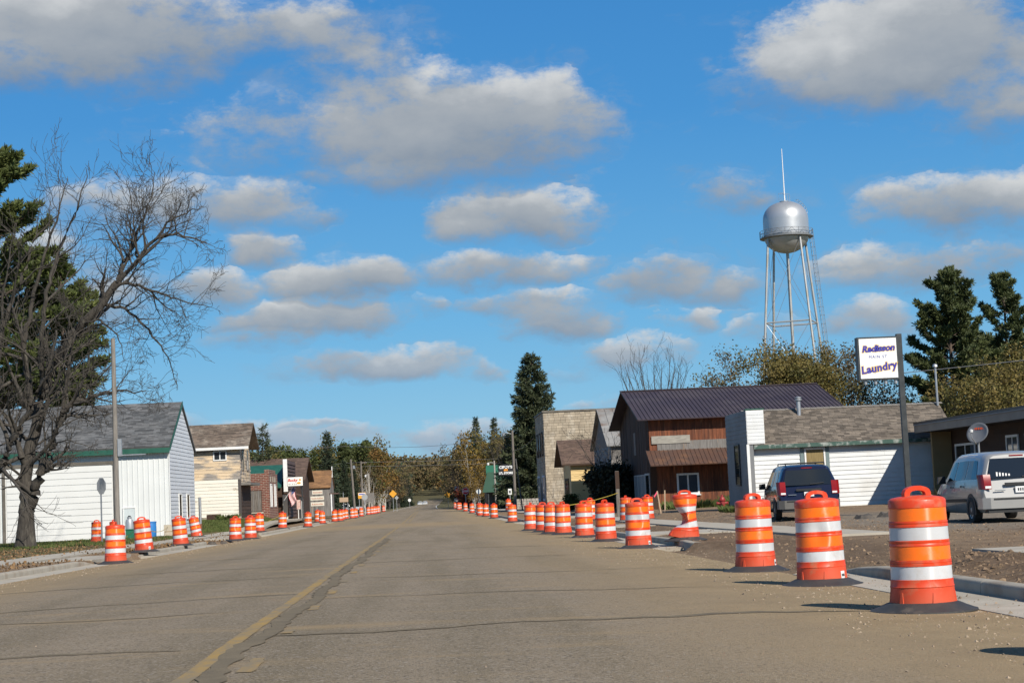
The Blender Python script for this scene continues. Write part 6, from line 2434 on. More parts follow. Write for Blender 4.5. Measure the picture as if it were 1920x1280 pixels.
AMBER = pmat('amber_sign', (0.72, 0.34, 0.03), (0.66, 0.31, 0.03), 3, 0.4)
plain_sign('warning_sign', 'plain amber diamond sign left of the far road', -5.35, 275.0, -0.62, diamond(.62, 2.9), AMBER, (0,), 2.9)
t_, p_ = plain_sign('warning_sign', 'tilted grey diamond sign back beside the amber diamond', -4.85, 278.0, -0.62, diamond(.36, 2.25), SIGNBACK, (0.0,), 2.2, rz=R(20))
t_, p_ = plain_sign('business_sign', 'small blue and yellow sign above the grey octagon back', -9.3, 248.0, -0.6, rect(-.55, .55, 2.3, 3.15), AMBER, (-.4, .4), 2.9)
MB().box(-.5, .5, -.040, -.0325, 2.75, 3.1).build('white_panel', WHITEF, p_)
MB().box(-.42, .42, -.048, -.0405, 2.85, 3.0).build('blue_lettering_bar', pmat('sign_blue', (.05, .04, .3)), p_)
bb_ = thing('board_sign', 'large grey wooden board sign on posts seen from behind', 'sign', (-8.9, 262.0, -0.6))
for k, xx in enumerate((-.75, .0, .8)):
    MB().box(xx - .07, xx + .07, -.02, .12, -.3, 3.05).build('post', WOODG, bb_)
for k in range(6):
    MB().box(-.95 + k * .32, -.95 + k * .32 + .31, -.06, -.022, 1.75, 3.1 + .03 * (k % 2)).build('plank', GREYW, bb_)
tn = thing('tan_board', 'blank tan board on thin posts right of the weathered shed', 'sign', (-9.75, 205.0, -0.45))
MB().box(-.62, .42, -.03, .03, 1.75, 2.3).build('board', pmat('tan_board_paint', (.40, .28, .18)), tn)
for xx in (-.15, .35):
    MB().box(xx - .03, xx + .03, .032, .08, -.3, 2.9 if xx < 0 else 2.2).build('post', STEEL, tn)
# signs right of the far road
plain_sign('warning_sign', 'small amber diamond sign right of the far road', 1.5 + bend(330) + 2.6, 330.0, -0.75, diamond(.62, 2.6), AMBER, (0,), 2.6)
t_, p_ = plain_sign('highway_marker', 'small white route marker on a post right of the far road', 5.4, 305.0, -0.7, rect(-.35, .35, 3.2, 3.9), WHITEF, (0,), 3.6)
MB().box(-.2, .2, -.042, -.0325, 3.35, 3.7).build('route_number', D_INK, p_)
t_, p_ = plain_sign('guide_sign', 'small green guide sign right of the far road', 6.35, 300.0, -0.7, rect(-.65, .65, .9, 1.6), pmat('guide_green', (.02, .25, .17)), (-.4, .4), 1.5)
MB().box(-.5, .5, -.042, -.0325, 1.15, 1.35).build('white_legend', WHITEF, p_)
plain_sign('white_marker', 'blank white panel left of the green guide sign', 5.3, 303.0, -0.7, rect(-.45, .45, 1.2, 1.8), WHITEF, (0,), 1.5)
t_, p_ = plain_sign('parking_sign', 'small white sign on a post before the fieldstone wall', 9.35, 192.0, -0.4, rect(-.2, .2, 1.7, 2.35), WHITEF, (0,), 2.0)
MB().box(-.1, .1, -.042, -.0325, 1.85, 2.15).build('sign_print', D_INK, p_)
plain_sign('white_marker', 'tiny round white sign far down on the left verge', -4.2, 420, -0.9, [(.4 * math.cos(k * .785), 2 + .4 * math.sin(k * .785)) for k in range(8)], WHITEF, (0,), 1.9)


def hydrant():
    t = thing('fire_hydrant', 'red fire hydrant at the laundromat front corner', 'fire hydrant', (13.6, 78.5, height(13.6, 78.5)))
    RD = pmat('hydrant_red', (0.30, 0.025, 0.022), (0.22, 0.02, 0.018), 5, 0.5)
    MB().lathe([(.19, -.1), (.19, .04), (.13, .06), (.125, .48), (.17, .50), (.17, .54), (.13, .56), (.11, .64), (.05, .70), (.045, .76), (.02, .77)], 16).build('barrel', RD, t, True)
    for (dx, dy, nm) in ((1, 0, 'side_outlet'), (-1, 0, 'side_outlet'), (0, -1, 'pumper_outlet')):
        MB().tube([(dx * .1, dy * .1, .38), (dx * .22, dy * .22, .38), (dx * .23, dy * .23, .38), (dx * .27, dy * .27, .38)], [.06, .06, .085, .07], 10).build(nm, RD, t, True)


hydrant()


def dish():
    t = thing('satellite_dish', 'grey satellite dish on a mast behind the silver minivan', 'satellite dish', (18.1, 55.0, height(18.1, 55)))
    MB().tube([(0, 0.12, -.2), (0, 0.12, 2.45)], .035, 8).build('mast', STEEL, t)
    n = 28
    V, F = [(0, 0, 0)], []
    rings = 5
    for i in range(1, rings + 1):
        f = i / rings
        for k in range(n):
            a = 2 * math.pi * k / n
            V.append((.38 * f * math.cos(a), .36 * f * math.sin(a), .09 * f * f))
    for k in range(n):
        F.append((0, 1 + k, 1 + (k + 1) % n))
    for i in range(rings - 1):
        for k in range(n):
            a = 1 + i * n
            F.append((a + k, a + n + k, a + n + (k + 1) % n, a + (k + 1) % n))
    rot = Matrix.Rotation(R(62), 4, 'X') @ Matrix.Rotation(0, 4, 'Z')
    turn = Matrix.Rotation(R(-46), 4, 'Z')
    M4 = Matrix.Translation((0, 0.05, 2.52)) @ turn @ Matrix.Rotation(R(68), 4, 'X')
    d = MB().add([M4 @ Vector(v) for v in V], F)
    o = d.build('reflector', pmat('dish_grey', (0.15, 0.155, 0.165), (0.12, 0.125, 0.135), 3, 0.45), t, 'full')
    md = o.modifiers.new('thickness', 'SOLIDIFY')
    md.thickness = 0.012
    md.offset = -1
    lg = MB()
    for k in range(5):
        x0 = -.20 + k * .085
        lg.add([M4 @ Vector(v) for v in ((x0, .13, .03), (x0 + .06, .13, .03), (x0 + .06, .20, .042), (x0, .20, .042))], [(0, 1, 2, 3)])
    lg.build('orange_print', pmat('orange_red_print', (0.65, 0.08, 0.02)), o)
    MB().tube([M4 @ Vector((0, -.38, .06)), M4 @ Vector((0, -.3, .38)), M4 @ Vector((0, -.15, .46))], .018, 6).build('feed_arm', STEEL, t)
    c = M4 @ Vector((0, -.10, .48))
    MB().lathe([(.0, -.06), (.06, -.04), (.065, .04), (.0, .06)], 10, tuple(c)).build('feed_head', pmat('feed_white', (.6, .6, .58)), t, True)


dish()


# --- clutter by the shed
def clutter():
    t = thing('gas_cylinder', 'upright silver gas cylinder beside the shed door', 'gas cylinder', (-16.75, 97.6, -0.25))
    MB().lathe([(.22, 0), (.24, .06), (.24, .95), (.2, 1.08), (.08, 1.16)], 18).build('tank', pmat('dull_aluminium', (.5, .51, .52), (.42, .43, .44), 4, .4, metal=.5), t, True)
    MB().lathe([(.05, 1.16), (.05, 1.24), (.08, 1.25), (.08, 1.30), (.02, 1.31)], 8).build('valve', DARKM, t)
    MB().lathe([(.13, 1.13), (.13, 1.24)], 12, cap=(False, False)).build('collar', STEEL, t)
    b = thing('green_bin', 'squat green plastic bin before the silver gas cylinder', 'bin', (-15.75, 92.8, -0.25))
    gm = pmat('green_plastic', (0.02, 0.16, 0.09), (0.02, .13, .075), 3, .5)
    MB().hexa([(-.28, -.25, 0), (.28, -.25, 0), (.28, .25, 0), (-.28, .25, 0)], [(-.34, -.3, .55), (.34, -.3, .55), (.34, .3, .55), (-.34, .3, .55)]).build('tub', gm, b)
    MB().box(-.37, .37, -.33, .33, .553, .60).build('rim', gm, b)
    w = thing('water_barrel', 'open blue plastic barrel behind the leaning drum by the shed', 'barrel', (-15.25, 95.6, -0.25))
    bm = pmat('bright_blue_plastic', (0.03, 0.20, 0.52), (.03, .17, .45), 3, .45)
    MB().lathe([(.27, 0), (.30, .1), (.31, .5), (.30, .85), (.29, .9)], 20, cap=(True, False)).build('barrel_body', bm, w, True)
    MB().lathe([(.29, .86), (.32, .87), (.32, .93), (.28, .935), (.27, .9)], 20, cap=(False, False)).build('rim', bm, w, True)
    c = thing('cardboard_box', 'pale box standing against the shed wall', 'box', (-14.5, 97.5, -0.25))
    MB().box(-.3, .3, -.2, .2, 0, .7).build('carton', pmat('pale_card', (.5, .44, .34), (.42, .36, .28), 4, .9), c)
    MB().box(-.28, .28, -.205, -.201, .3, .34).build('tape', TANP, c)
    pb = thing('plank_pile', 'flat dark planks lying at the foot of the shed wall', 'planks', (-15.9, 98.0, -0.25))
    for k in range(3):
        MB().box(-.2 + k * .05, 2.2 - k * .1, -.3 + k * .2, -.12 + k * .2, .003, .06 + .01 * k).build('plank', WOODG, pb)
    # caution tape strung from drum to drum
    tp = MB()
    YT = pmat('yellow_caution_tape', (0.55, 0.42, 0.06), (.5, .38, .06), 8, .5)

    def ribbon(a, b, sag, w=.03, n=14):
        a, b = Vector(a), Vector(b)
        V, F = [], []
        for k in range(n + 1):
            f = k / n
            q = a.lerp(b, f)
            q.z -= sag * 4 * f * (1 - f)
            tw = 0.9 * math.sin(f * 9)
            o = Vector((0.0, math.sin(tw) * w / 2, math.cos(tw) * w / 2))
            V += [q - o, q + o]
        for k in range(n):
            F.append((2 * k, 2 * k + 1, 2 * k + 3, 2 * k + 2))
        return V, F
    for (a, b, s, lb) in (((-9.1, 54.9, .80), (-10.6, 56.5, -.05), .04, 'yellow caution tape trailing from the second left drum to the ground'),
                          ((-9.1, 55.0, .82), (-14.6, 97.5, .35), .25, 'long yellow caution tape sagging past the blue barrel'),
                          ((-9.36, 111.4, .66), (-10.6, 98, -.2), .05, 'yellow tape slanting down from a far left drum'),
                          ((5.0, 73.0, .62), (9.9, 88.4, 1.1), .12, 'yellow tape strung to the lone grey post')):
        V, F = ribbon(a, b, s)
        o = MB().add(V, F).build('caution_tape', YT)
        md = o.modifiers.new('thickness', 'SOLIDIFY')
        md.thickness = 0.004
        tag(o, lb, 'tape', 'yellow caution tape')
    # survey stakes and broken asphalt on the right lot
    for i, (x, y, rib, lb) in enumerate(((11.9, 87, True, 'wooden survey stake with pink ribbon before the brown house'), (12.25, 88, False, 'plain pale survey stake right of the ribboned one'))):
        s = thing('survey_stake', lb, 'stake', (x, y, height(x, y)))
        s.rotation_euler = (0, R(-7 + 9 * i), 0)
        MB().box(-.03, .03, -.012, .012, -.2, 1.15).build('stake', pmat('stake_wood', (.42, .30, .2)), s)
        if rib:
            MB().slab([(-.03, -.02, 1.12), (-.22, -.03, .92), (-.2, -.03, .84), (-.03, -.02, 1.02)], (0, -.004, 0)).build('ribbon', pmat('pink_ribbon', (.7, .08, .15)), s)
    ry = random.Random(9)
    for i, (x, y, s_, lb) in enumerate(((13.5, 52.5, .42, 'dark chunk of broken asphalt on the gravel by the laundry pole'), (14.6, 53.5, .5, 'second dark slab of broken asphalt by the laundry pole'),
                                        (10.4, 81, .5, 'grey heap of rubble left of the survey stakes'), (10.9, 82, .4, 'smaller grey rubble lump by the survey stakes'),
                                        (-9.0, 72.0, .22, 'black lump of tar at the broken left curb'), (-8.9, 75.2, .2, 'small black lump of tar beside the left gutter'))):
        m_ = MB()
        n = 9
        bo, to = [], []
        for k in range(n):
            a = 2 * math.pi * k / n
            r_ = s_ * ry.uniform(.75, 1.15)
            bo.append((r_ * math.cos(a), r_ * .7 * math.sin(a), -.05))
            to.append((r_ * .6 * math.cos(a), r_ * .4 * math.sin(a), s_ * ry.uniform(.16, .42)))
        m_.hexa(bo, to)
        tag(m_.build('rubble_chunk', pmat('dark_rubble', (.05, .045, .04), (.10, .085, .07), 6, .95), None, False, None, (x, y, height(x, y) if not LX < x < RX else base(y))), lb, 'rubble')
    # wooden planter against the tan house
    q = thing('planter_box', 'dark low box against the tan house foundation', 'planter', (-15.6, 126.6, height(-15.6, 126.6)))
    MB().box(-.5, .5, -.3, .3, -.1, .45).build('box', DARKW, q)
    MB().box(-.46, .46, -.26, .26, .452, .47).build('soil', CLOD, q)
    dp = thing('downpipe', 'grey and rust downpipe between the blue gable and the tan house', 'pipe', (-14.55, 111.0, -0.2))
    MB().tube([(0, 0, 0.5), (0, 0, 2.2)], .09, 8).build('pipe', STEEL, dp)
    MB().tube([(0, 0, -.2), (0, 0, .5)], .10, 8).build('rusty_foot', pmat('rust', (.2, .07, .03)), dp)


clutter()
# ------------------------------------------------------------------ trees and plants
BARK = pmat('grey_brown_bark', (0.070, 0.060, 0.048), (0.034, 0.029, 0.024), 4.0, 0.95, stretch=(3, 3, 0.7), bump=0.03, bscale=6, c3=(0.13, 0.118, 0.092), s3=1.2, lo3=.58, hi3=.7)
TWIG = pmat('twig_bark', (0.075, 0.065, 0.053), (0.048, 0.041, 0.034), 1.5, 0.95)
PINEBARK = pmat('pine_bark', (0.12, 0.085, 0.062), (0.065, 0.048, 0.037), 4, 0.95, stretch=(2, 2, .7), bump=0.02)
BIRCH = pmat('white_birch_bark', (0.52, 0.49, 0.44), (0.42, 0.39, 0.34), 3, 0.8, c3=(0.08, 0.07, 0.06), s3=2.2, lo3=.62, hi3=.68, stretch=(.7, .7, 2.5))
PINE_N = pmat('pine_needles', (0.045, 0.062, 0.018), (0.095, 0.112, 0.034), .5, .7, trans=.15, island=.35)
PINE_L = pmat('white_pine_needles', (0.060, 0.086, 0.020), (0.125, 0.142, 0.036), .35, .7, trans=.2, island=.4)
SPRUCE_N = pmat('spruce_needles', (0.034, 0.050, 0.022), (0.075, 0.088, 0.036), .5, .75, trans=.12, island=.35)
SPRUCE_D = pmat('dark_spruce_needles', (0.020, 0.034, 0.017), (0.042, 0.060, 0.026), .5, .75, trans=.1, island=.35)
OLIVE = pmat('olive_brown_leaves', (0.215, 0.155, 0.042), (0.16, 0.135, 0.036), .4, .75, trans=.35, island=.35, c3=(0.12, 0.115, 0.03), s3=.35)
BROWNL = pmat('brown_leaves', (0.17, 0.118, 0.05), (0.125, 0.092, 0.04), .4, .8, trans=.3, island=.35, c3=(.12, .115, .04), s3=.4)
GOLD = pmat('golden_leaves', (0.26, 0.155, 0.022), (0.19, 0.125, 0.022), .4, .75, trans=.3, island=.35)
ORANGE = pmat('russet_leaves', (0.22, 0.115, 0.022), (0.17, 0.10, 0.024), .4, .75, trans=.3, island=.35)
GREENL = pmat('mid_green_leaves', (0.060, 0.078, 0.016), (0.085, 0.098, 0.022), .4, .75, trans=.3, island=.4)
REDL = pmat('red_leaves', (0.19, 0.035, 0.012), (0.13, 0.03, 0.012), .5, .75, trans=.25, island=.35)
BUSHL = pmat('dark_bush_leaves', (0.014, 0.018, 0.008), (0.022, 0.026, 0.012), .8, .75, trans=.1, island=.4)
GRASSM = pmat('grass_blades', (0.065, 0.10, 0.018), (0.12, 0.135, 0.035), 1.0, .8, trans=.2, island=.35)
DRYG = pmat('dry_grass_blades', (0.30, 0.225, 0.10), (0.22, 0.16, 0.075), 1.0, .85, trans=.2, island=.3)


def tree(name, label, loc, wood, wood_mat, leaf=None, group=None, cat='tree', rz=0.0, crown='crown'):
    t = thing(name, label, cat, loc, rz, group)
    obj('trunk', wood if not isinstance(wood, list) else wood_mesh('trunk', wood, wood_mat), t)
    if leaf is not None:
        obj(crown, leaf, t)
    return t


# --- the big bare tree on the left: limbs laid by hand, twigs grown from them
def hero_tree():
    def L(u, v, dy=0.0):      # metres from the trunk foot: across, towards / away, up
        return ((u - 62 + 0.0454 * (1024 - v)) / 36.0, dy, (1024 - v) / 36.0)
    g = Grower(4)
    kw = dict(depth=2, wob=0.04, keep_tube=True, sub=5)
    # trunk, with root flare
    g.limb([L(60, 1030), L(60, 1018), L(60, 985), L(60, 940), L(60, 900)], 0.80, 0.26, sub=4, keep_tube=True)
    # left stem running into the long leader
    g.limb([L(60, 985), L(58, 945), L(57, 895, .1), L(64, 829, .3), L(73, 789, .3), L(80, 745, .4), L(110, 667, .6), L(139, 621, .6)], .42, .27, kids=9, kid_len=(.25, .45), start=.25, **kw)
    g.limb([L(139, 621, .6), L(181, 579, .4), L(215, 536, .2)], .27, .21, kids=4, kid_len=(.5, .8), start=.1, **kw)
    g.limb([L(215, 536, .2), L(253, 498, 0), L(287, 460, -.3), L(330, 452, -.5), L(384, 470, -.6)], .15, .035, kids=16, kid_len=(0.30, 0.56), start=.1, **kw)
    g.limb([L(287, 460, -.3), L(316, 425, -.5), L(352, 412, -.6), L(378, 402, -.7)], .075, .02, kids=8, kid_len=(.3, .5), start=.1, **kw)
    g.limb([L(215, 536, .2), L(225, 500, .5), L(236, 469, .8), L(253, 418, .9), L(270, 368, 1.0), L(277, 322, 1.0)], .14, .02, kids=19, kid_len=(0.30, 0.53), start=.1, **kw)
    g.limb([L(253, 490, .0), L(250, 450, -.4), L(246, 400, -.6), L(236, 345, -.8)], .07, .015, kids=8, kid_len=(.3, .5), start=.2, **kw)
    g.limb([L(205, 548, .2), L(240, 540, -.2), L(287, 557, -.6), L(330, 575, -.8), L(392, 594, -1.0)], .12, .02, kids=17, kid_len=(0.26, 0.53), start=.1, droop=.1, **kw)
    g.limb([L(186, 575, .4), L(228, 583, .8), L(270, 625, 1.2), L(304, 676, 1.4), L(325, 738, 1.5)], .11, .012, kids=17, kid_len=(0.24, 0.50), start=.1, droop=.2, **kw)
    g.limb([L(150, 612, .6), L(190, 610, -.5), L(225, 640, -1.2), L(245, 690, -1.6)], .09, .012, kids=9, kid_len=(.25, .45), start=.1, droop=.15, **kw)
    # right stem, bending over to the right
    g.limb([L(61, 985), L(65, 952), L(73, 930, -.2), L(84, 898, -.4), L(106, 839, -.6), L(128, 779, -.8)], .38, .22, kids=5, kid_len=(.25, .45), start=.4, **kw)
    g.limb([L(128, 779, -.8), L(150, 760, -1.0), L(175, 754, -1.1), L(219, 742, -1.4), L(285, 747, -1.8)], .20, .025, kids=17, kid_len=(0.24, 0.53), start=.1, droop=.05, **kw)
    g.limb([L(128, 782, -.8), L(165, 785, -.9), L(215, 783, -1.0)], .10, .02, kids=7, kid_len=(.3, .5), start=.1, droop=.12, **kw)
    g.limb([L(92, 884, -.4), L(104, 878, -.7), L(122, 872, -1.0), L(150, 866, -1.4)], .16, .03, kids=6, kid_len=(.35, .6), start=.2, droop=.1, **kw)
    g.limb([L(128, 779, -.8), L(136, 720, -1.2), L(150, 650, -1.6), L(168, 590, -1.8)], .15, .03, kids=12, kid_len=(.3, .5), start=.1, **kw)
    g.limb([L(106, 839, -.6), L(140, 830, -1.6), L(190, 845, -2.2)], .06, .012, kids=6, kid_len=(.3, .5), start=.1, droop=.1, **kw)
    # leaders up the left side, across the pine
    g.limb([L(80, 745, .4), L(84, 690, -.2), L(86, 620, -.8), L(100, 540, -1.2), L(120, 470, -1.2), L(150, 400, -1.4), L(165, 330, -1.4)], .20, .02, kids=8, kid_len=(.2, .34), start=.15, **kw)
    g.limb([L(73, 789, .3), L(50, 720, .8), L(40, 640, 1.2), L(48, 560, 1.4), L(70, 470, 1.4), L(95, 390, 1.4), L(110, 325, 1.4)], .22, .02, kids=9, kid_len=(.2, .34), start=.12, **kw)
    g.limb([L(40, 640, 1.2), L(10, 560, .8), L(-20, 500, .4)], .12, .03, kids=9, kid_len=(.35, .6), start=.1, **kw)
    g.limb([L(64, 829, .3), L(30, 800, .4), L(0, 760, .4), L(-30, 700, .4)], .14, .03, kids=10, kid_len=(.35, .55), start=.1, **kw)
    g.limb([L(57, 900, .1), L(44, 880, -.6), L(32, 862, -1.0), L(20, 868, -1.5)], .10, .03, kids=5, kid_len=(.4, .7), start=.2, droop=.1, **kw)
    def limbs_mesh(g, thin=.86):
        m_ = MB()
        for (Q, rad) in g.tubes:
            m_.tube(Q, [max(.008, q * thin) for q in rad], 12 if rad[0] > .1 else 7)
        return m_.mesh('trunk', BARK, 'full')
    t = tree('bare_tree', 'big leafless tree with forked dark trunk and spreading branches at left', (-17.75, 77.0, -0.18), limbs_mesh(g), BARK)
    t.scale = (.865, .865, .865)
    obj('twigs', wood_mesh('twigs', g.segs, TWIG), t)
    # second trunk at the picture's edge
    g = Grower(9)
    L2 = lambda u, v, dy=0.0: ((u - 0 + 0.0454 * (1018 - v)) / 36.0, dy, (1018 - v) / 36.0)
    g.limb([L2(-2, 1022), L2(-1, 950), L2(2, 880), L2(19, 851, -.2), L2(41, 804, -.5), L2(70, 755, -.8), L2(100, 690, -1.0), L2(115, 620, -1.2)], .36, .05, kids=9, kid_len=(.2, .4), start=.3, depth=2, wob=.04, keep_tube=True, sub=5)
    g.limb([L2(2, 880), L2(-6, 800, .4), L2(-8, 700, .6), L2(0, 600, .8), L2(30, 520, .8), L2(55, 444, .8), L2(101, 389, .8)], .26, .03, kids=8, kid_len=(.2, .38), start=.2, depth=2, wob=.05, keep_tube=True, sub=5)
    g.limb([L2(-8, 700, .6), L2(-40, 620, .4), L2(-60, 520, .2)], .14, .03, kids=8, kid_len=(.3, .5), start=.2, depth=2, keep_tube=True, sub=5)
    t = tree('bare_tree', 'leafless tree with slim leaning trunk cut by the left edge', (-19.1, 76.5, -0.18), limbs_mesh(g), BARK)
    t.scale = (.86, .86, .86)
    obj('twigs', wood_mesh('twigs', g.segs, TWIG), t)


hero_tree()


# --- conifers
def pine_parts(seed, H, clear, reach, nwh, mat, tuft=.30, per=26, bark=PINEBARK, dens=1.0, top_round=.5, k=7, up=.5):
    """open pine: whorls of limbs carrying needle tufts towards their ends"""
    rg = random.Random(seed)
    rng = np.random.default_rng(seed)
    segs, P, D = [], [], []
    r0 = H * .016
    lean = Vector((rg.uniform(-.3, .3), rg.uniform(-.3, .3), 0))
    ax = lambda z: Vector((lean.x * (z / H) ** 2, lean.y * (z / H) ** 2, z))
    n = 14
    for i in range(n):
        a, b = i / n, (i + 1) / n
        segs.append((*ax(H * a), *ax(H * b), r0 * (1 - a * .9) + .02, r0 * (1 - b * .9) + .02))
    for w in range(nwh):
        f = w / (nwh - 1)
        z = clear + (H - clear) * f ** .9
        prof = (1 - f) ** .75 * (1 - top_round * (1 - f) ** 3) + .06
        for q in range(rg.choice((3, 4, 5))):
            if rg.random() > .93 * dens:
                continue
            a = rg.uniform(0, 6.283)
            L = reach * prof * rg.uniform(.6, 1.15)
            d = Vector((math.cos(a), math.sin(a), up * (.2 + .8 * f) + rg.uniform(-.15, .15))).normalized()
            p = ax(min(H - .1, max(clear * .6, z + rg.uniform(-.6, .6))))
            m_ = 6
            rr = max(.02, r0 * .34 * (1 - f * .7))
            for j in range(m_):
                d = (d + Vector((0, 0, .07)) + Vector((rg.gauss(0, .09), rg.gauss(0, .09), rg.gauss(0, .06)))).normalized()
                p2 = p + d * L / m_
                segs.append((*p, *p2, rr * (1 - j / m_ * .8), rr * (1 - (j + 1) / m_ * .8)))
                if j >= 1:
                    for _ in range(2 if j < 3 else 3):
                        s = d.cross(Vector((0, 0, 1))).normalized() * rg.choice((-1, 1))
                        td = (d * .8 + s * rg.uniform(.4, 1.0) + Vector((0, 0, rg.uniform(.05, .4)))).normalized()
                        tl = L * rg.uniform(.12, .26) * (1.2 - j / m_ * .5) + .15
                        e = p2 + td * tl
                        segs.append((*p2, *e, .018, .008))
                        nn = max(3, int(per * tl / 1.0))
                        for u in range(nn):
                            c = p2.lerp(e, .25 + .75 * rg.random())
                            P.append(c + Vector((rg.gauss(0, .10), rg.gauss(0, .10), rg.gauss(0, .07))))
                            D.append((td * .7 + Vector((0, 0, .7))).normalized())
                p = p2
    return wood_mesh('pine_wood', segs, bark), needle_tufts('pine_crown', [tuple(p) for p in P], [tuple(d) for d in D], tuft, mat, rng, k)


def spruce_parts(seed, H, reach, mat, tuft=.34, dens=1.0, whorl=.42, droop=.25, bark=PINEBARK, clear=.3, k=6, taper=.85):
    rg = random.Random(seed)
    rng = np.random.default_rng(seed)
    segs, P, D = [], [], []
    r0 = H * .013
    segs.append((0, 0, -.3, 0, 0, H, r0, .015))
    z = clear
    while z < H - .2:
        f = z / H
        R0 = reach * (1 - f) ** taper * rg.uniform(.82, 1.12) + .12
        nb = max(4, int(8 * (1 - f) + 4))
        a0 = rg.random() * 6.28
        for q in range(nb):
            if rg.random() > dens:
                continue
            a = a0 + q * 6.283 / nb + rg.uniform(-.25, .25)
            L = R0 * rg.uniform(.7, 1.15)
            d = Vector((math.cos(a), math.sin(a), .25 * f - droop * (1 - f)))
            p0 = Vector((0, 0, z + rg.uniform(-.15, .15)))
            e = p0 + d * L
            e.z += .12 * L
            segs.append((*p0, *e, max(.012, r0 * .18), .008))
            m_ = max(3, int(L / .16))
            for j in range(m_):
                u = (j + rg.random()) / m_
                if u < .12:
                    continue
                wdt = .30 * L * (1 - u) * .9 + .06
                c = p0.lerp(e, u)
                s = Vector((-math.sin(a), math.cos(a), 0))
                c = c + s * rg.uniform(-wdt, wdt) + Vector((0, 0, rg.uniform(-.14, .05)))
                P.append(c)
                D.append((d * .8 + Vector((0, 0, rg.uniform(-.5, .35)))).normalized())
        z += whorl * rg.uniform(.7, 1.2) * (.55 + .6 * (1 - f))
    return wood_mesh('spruce_wood', segs, bark), needle_tufts('spruce_crown', [tuple(p) for p in P], [tuple(d) for d in D], tuft, mat, rng, k)


def leafy_parts(seed, H, spreadw, mat, leaf=.22, per=3, bark=TWIG, forks=5, depth=3, lift=.35, sp=.22, keep=1.0, trunk_r=None):
    g = Grower(seed)
    rng = np.random.default_rng(seed)
    r0 = trunk_r or H * .014
    for k in range(forks):
        a = k * 6.283 / forks + g.r.uniform(-.4, .4)
        out = Vector((math.cos(a), math.sin(a), 0)) * spreadw * g.r.uniform(.5, 1.0)
        h = H * g.r.uniform(.78, 1.0)
        b0 = Vector((g.r.uniform(-.15, .15), g.r.uniform(-.15, .15), 0))
        g.limb([b0, b0 + Vector((0, 0, h * .22)) + out * .12, b0 + out * .5 + Vector((0, 0, h * .6)), b0 + out * .85 + Vector((0, 0, h))], r0, .015, kids=9, depth=depth - 1, kid_len=(.22, .38), start=.25, wob=.06, lift=lift)
    wood = wood_mesh('tree_wood', g.segs, bark)
    if mat is None:
        return wood, None
    T = [p for (p, d) in g.tips if g.r.random() < keep]
    return wood, leaf_mesh('tree_leaves', T, leaf, mat, rng, per, sp, -.2, .62)


w, c = pine_parts(3, 28.6, 5.0, 9.4, 36, PINE_L, .46, 14, dens=.86, k=11, top_round=.25, up=.35)
tree('white_pine', 'very tall green pine behind the shed at the left edge', (-30.6, 121.0, -0.2), w, None, c)
w, c = pine_parts(14, 19.5, 3.0, 5.6, 26, PINE_L, .46, 12, dens=.7, k=11, top_round=.2, up=.3)
tree('white_pine', 'lower green pine showing through the bare branches behind the shed roof', (-25.6, 124.0, -0.2), w, None, c)
w, c = pine_parts(5, 16.6, 2.0, 5.4, 27, PINE_N, .40, 14, top_round=.35, up=.6, dens=.85, k=11)
tree('red_pine', 'dark pine with tufted crown right of the laundry sign', (41.0, 130.0, 0.0), w, None, c, 'pair of pines behind the low brown building')
w, c = pine_parts(6, 17.2, 2.0, 4.8, 26, PINE_N, .40, 14, top_round=.35, up=.6, dens=.85, k=11)
tree('red_pine', 'dark pine cut by the right edge, behind its tufted twin', (48.2, 138.0, 0.0), w, None, c, 'pair of pines behind the low brown building')
w, c = spruce_parts(7, 18.8, 4.6, SPRUCE_N, .55, .80, .40, .10, k=11, taper=.62)
tree('big_spruce', 'tall dense dark spruce beside the tan stone block building', (13.4, 208.0, -0.4), w, None, c)
w, c = spruce_parts(8, 9.5, 2.6, SPRUCE_N, .45, .95, .4, .22)
tree('small_spruce', 'lower spruce filling the left foot of the tall spruce', (10.6, 214.0, -0.4), w, None, c)
w, c = spruce_parts(9, 9.4, 2.3, SPRUCE_N, .45, .9, .5, .1)
tree('small_spruce', 'spruce top peeping out behind the tan house gable', (-15.5, 165.0, -0.2), w, None, c)

# vase-shaped bare tree behind the plum roof
g = Grower(22)
for k in range(16):
    a = k * 6.283 / 16 + g.r.uniform(-.2, .2)
    o_ = g.r.uniform(.35, 1.0)
    out = Vector((math.cos(a) * 4.3 * o_, math.sin(a) * 2.5 * o_, 0))
    h = 14.0 * (1.02 - .16 * o_) * g.r.uniform(.9, 1.0)
    g.limb([(0, 0, 1.5), Vector((0, 0, 5.2)) + out * .2, Vector((0, 0, h * .72)) + out * .62, Vector((0, 0, h)) + out], .10, .012, kids=8, depth=1, kid_len=(.14, .28), start=.35, wob=.04, spread=.5, lift=.5)
g.segs.append((0, 0, -.3, 0, 0, 2.0, .35, .25))
tree('bare_vase_tree', 'leafless fan-shaped tree above the plum metal roof', (20.6, 150.0, 0.0), wood_mesh('trunk', g.segs, TWIG), TWIG)
# bare lilac by the grey tin roof
g = Grower(31)
for k in range(9):
    a = k * .7
    g.limb([(0, 0, 0), (math.cos(a) * .4, math.sin(a) * .4, 1.6), (math.cos(a) * 1.3, math.sin(a) * 1.0, 3.6), (math.cos(a) * 2.2, math.sin(a) * 1.6, 5.0)], .05, .008, kids=6, depth=1, kid_len=(.2, .35), start=.3, wob=.05)
tree('bare_shrub', 'thin leafless shrub before the grey tin roof', (12.4, 116.5, -0.1), wood_mesh('stems', g.segs, TWIG), TWIG, cat='shrub')

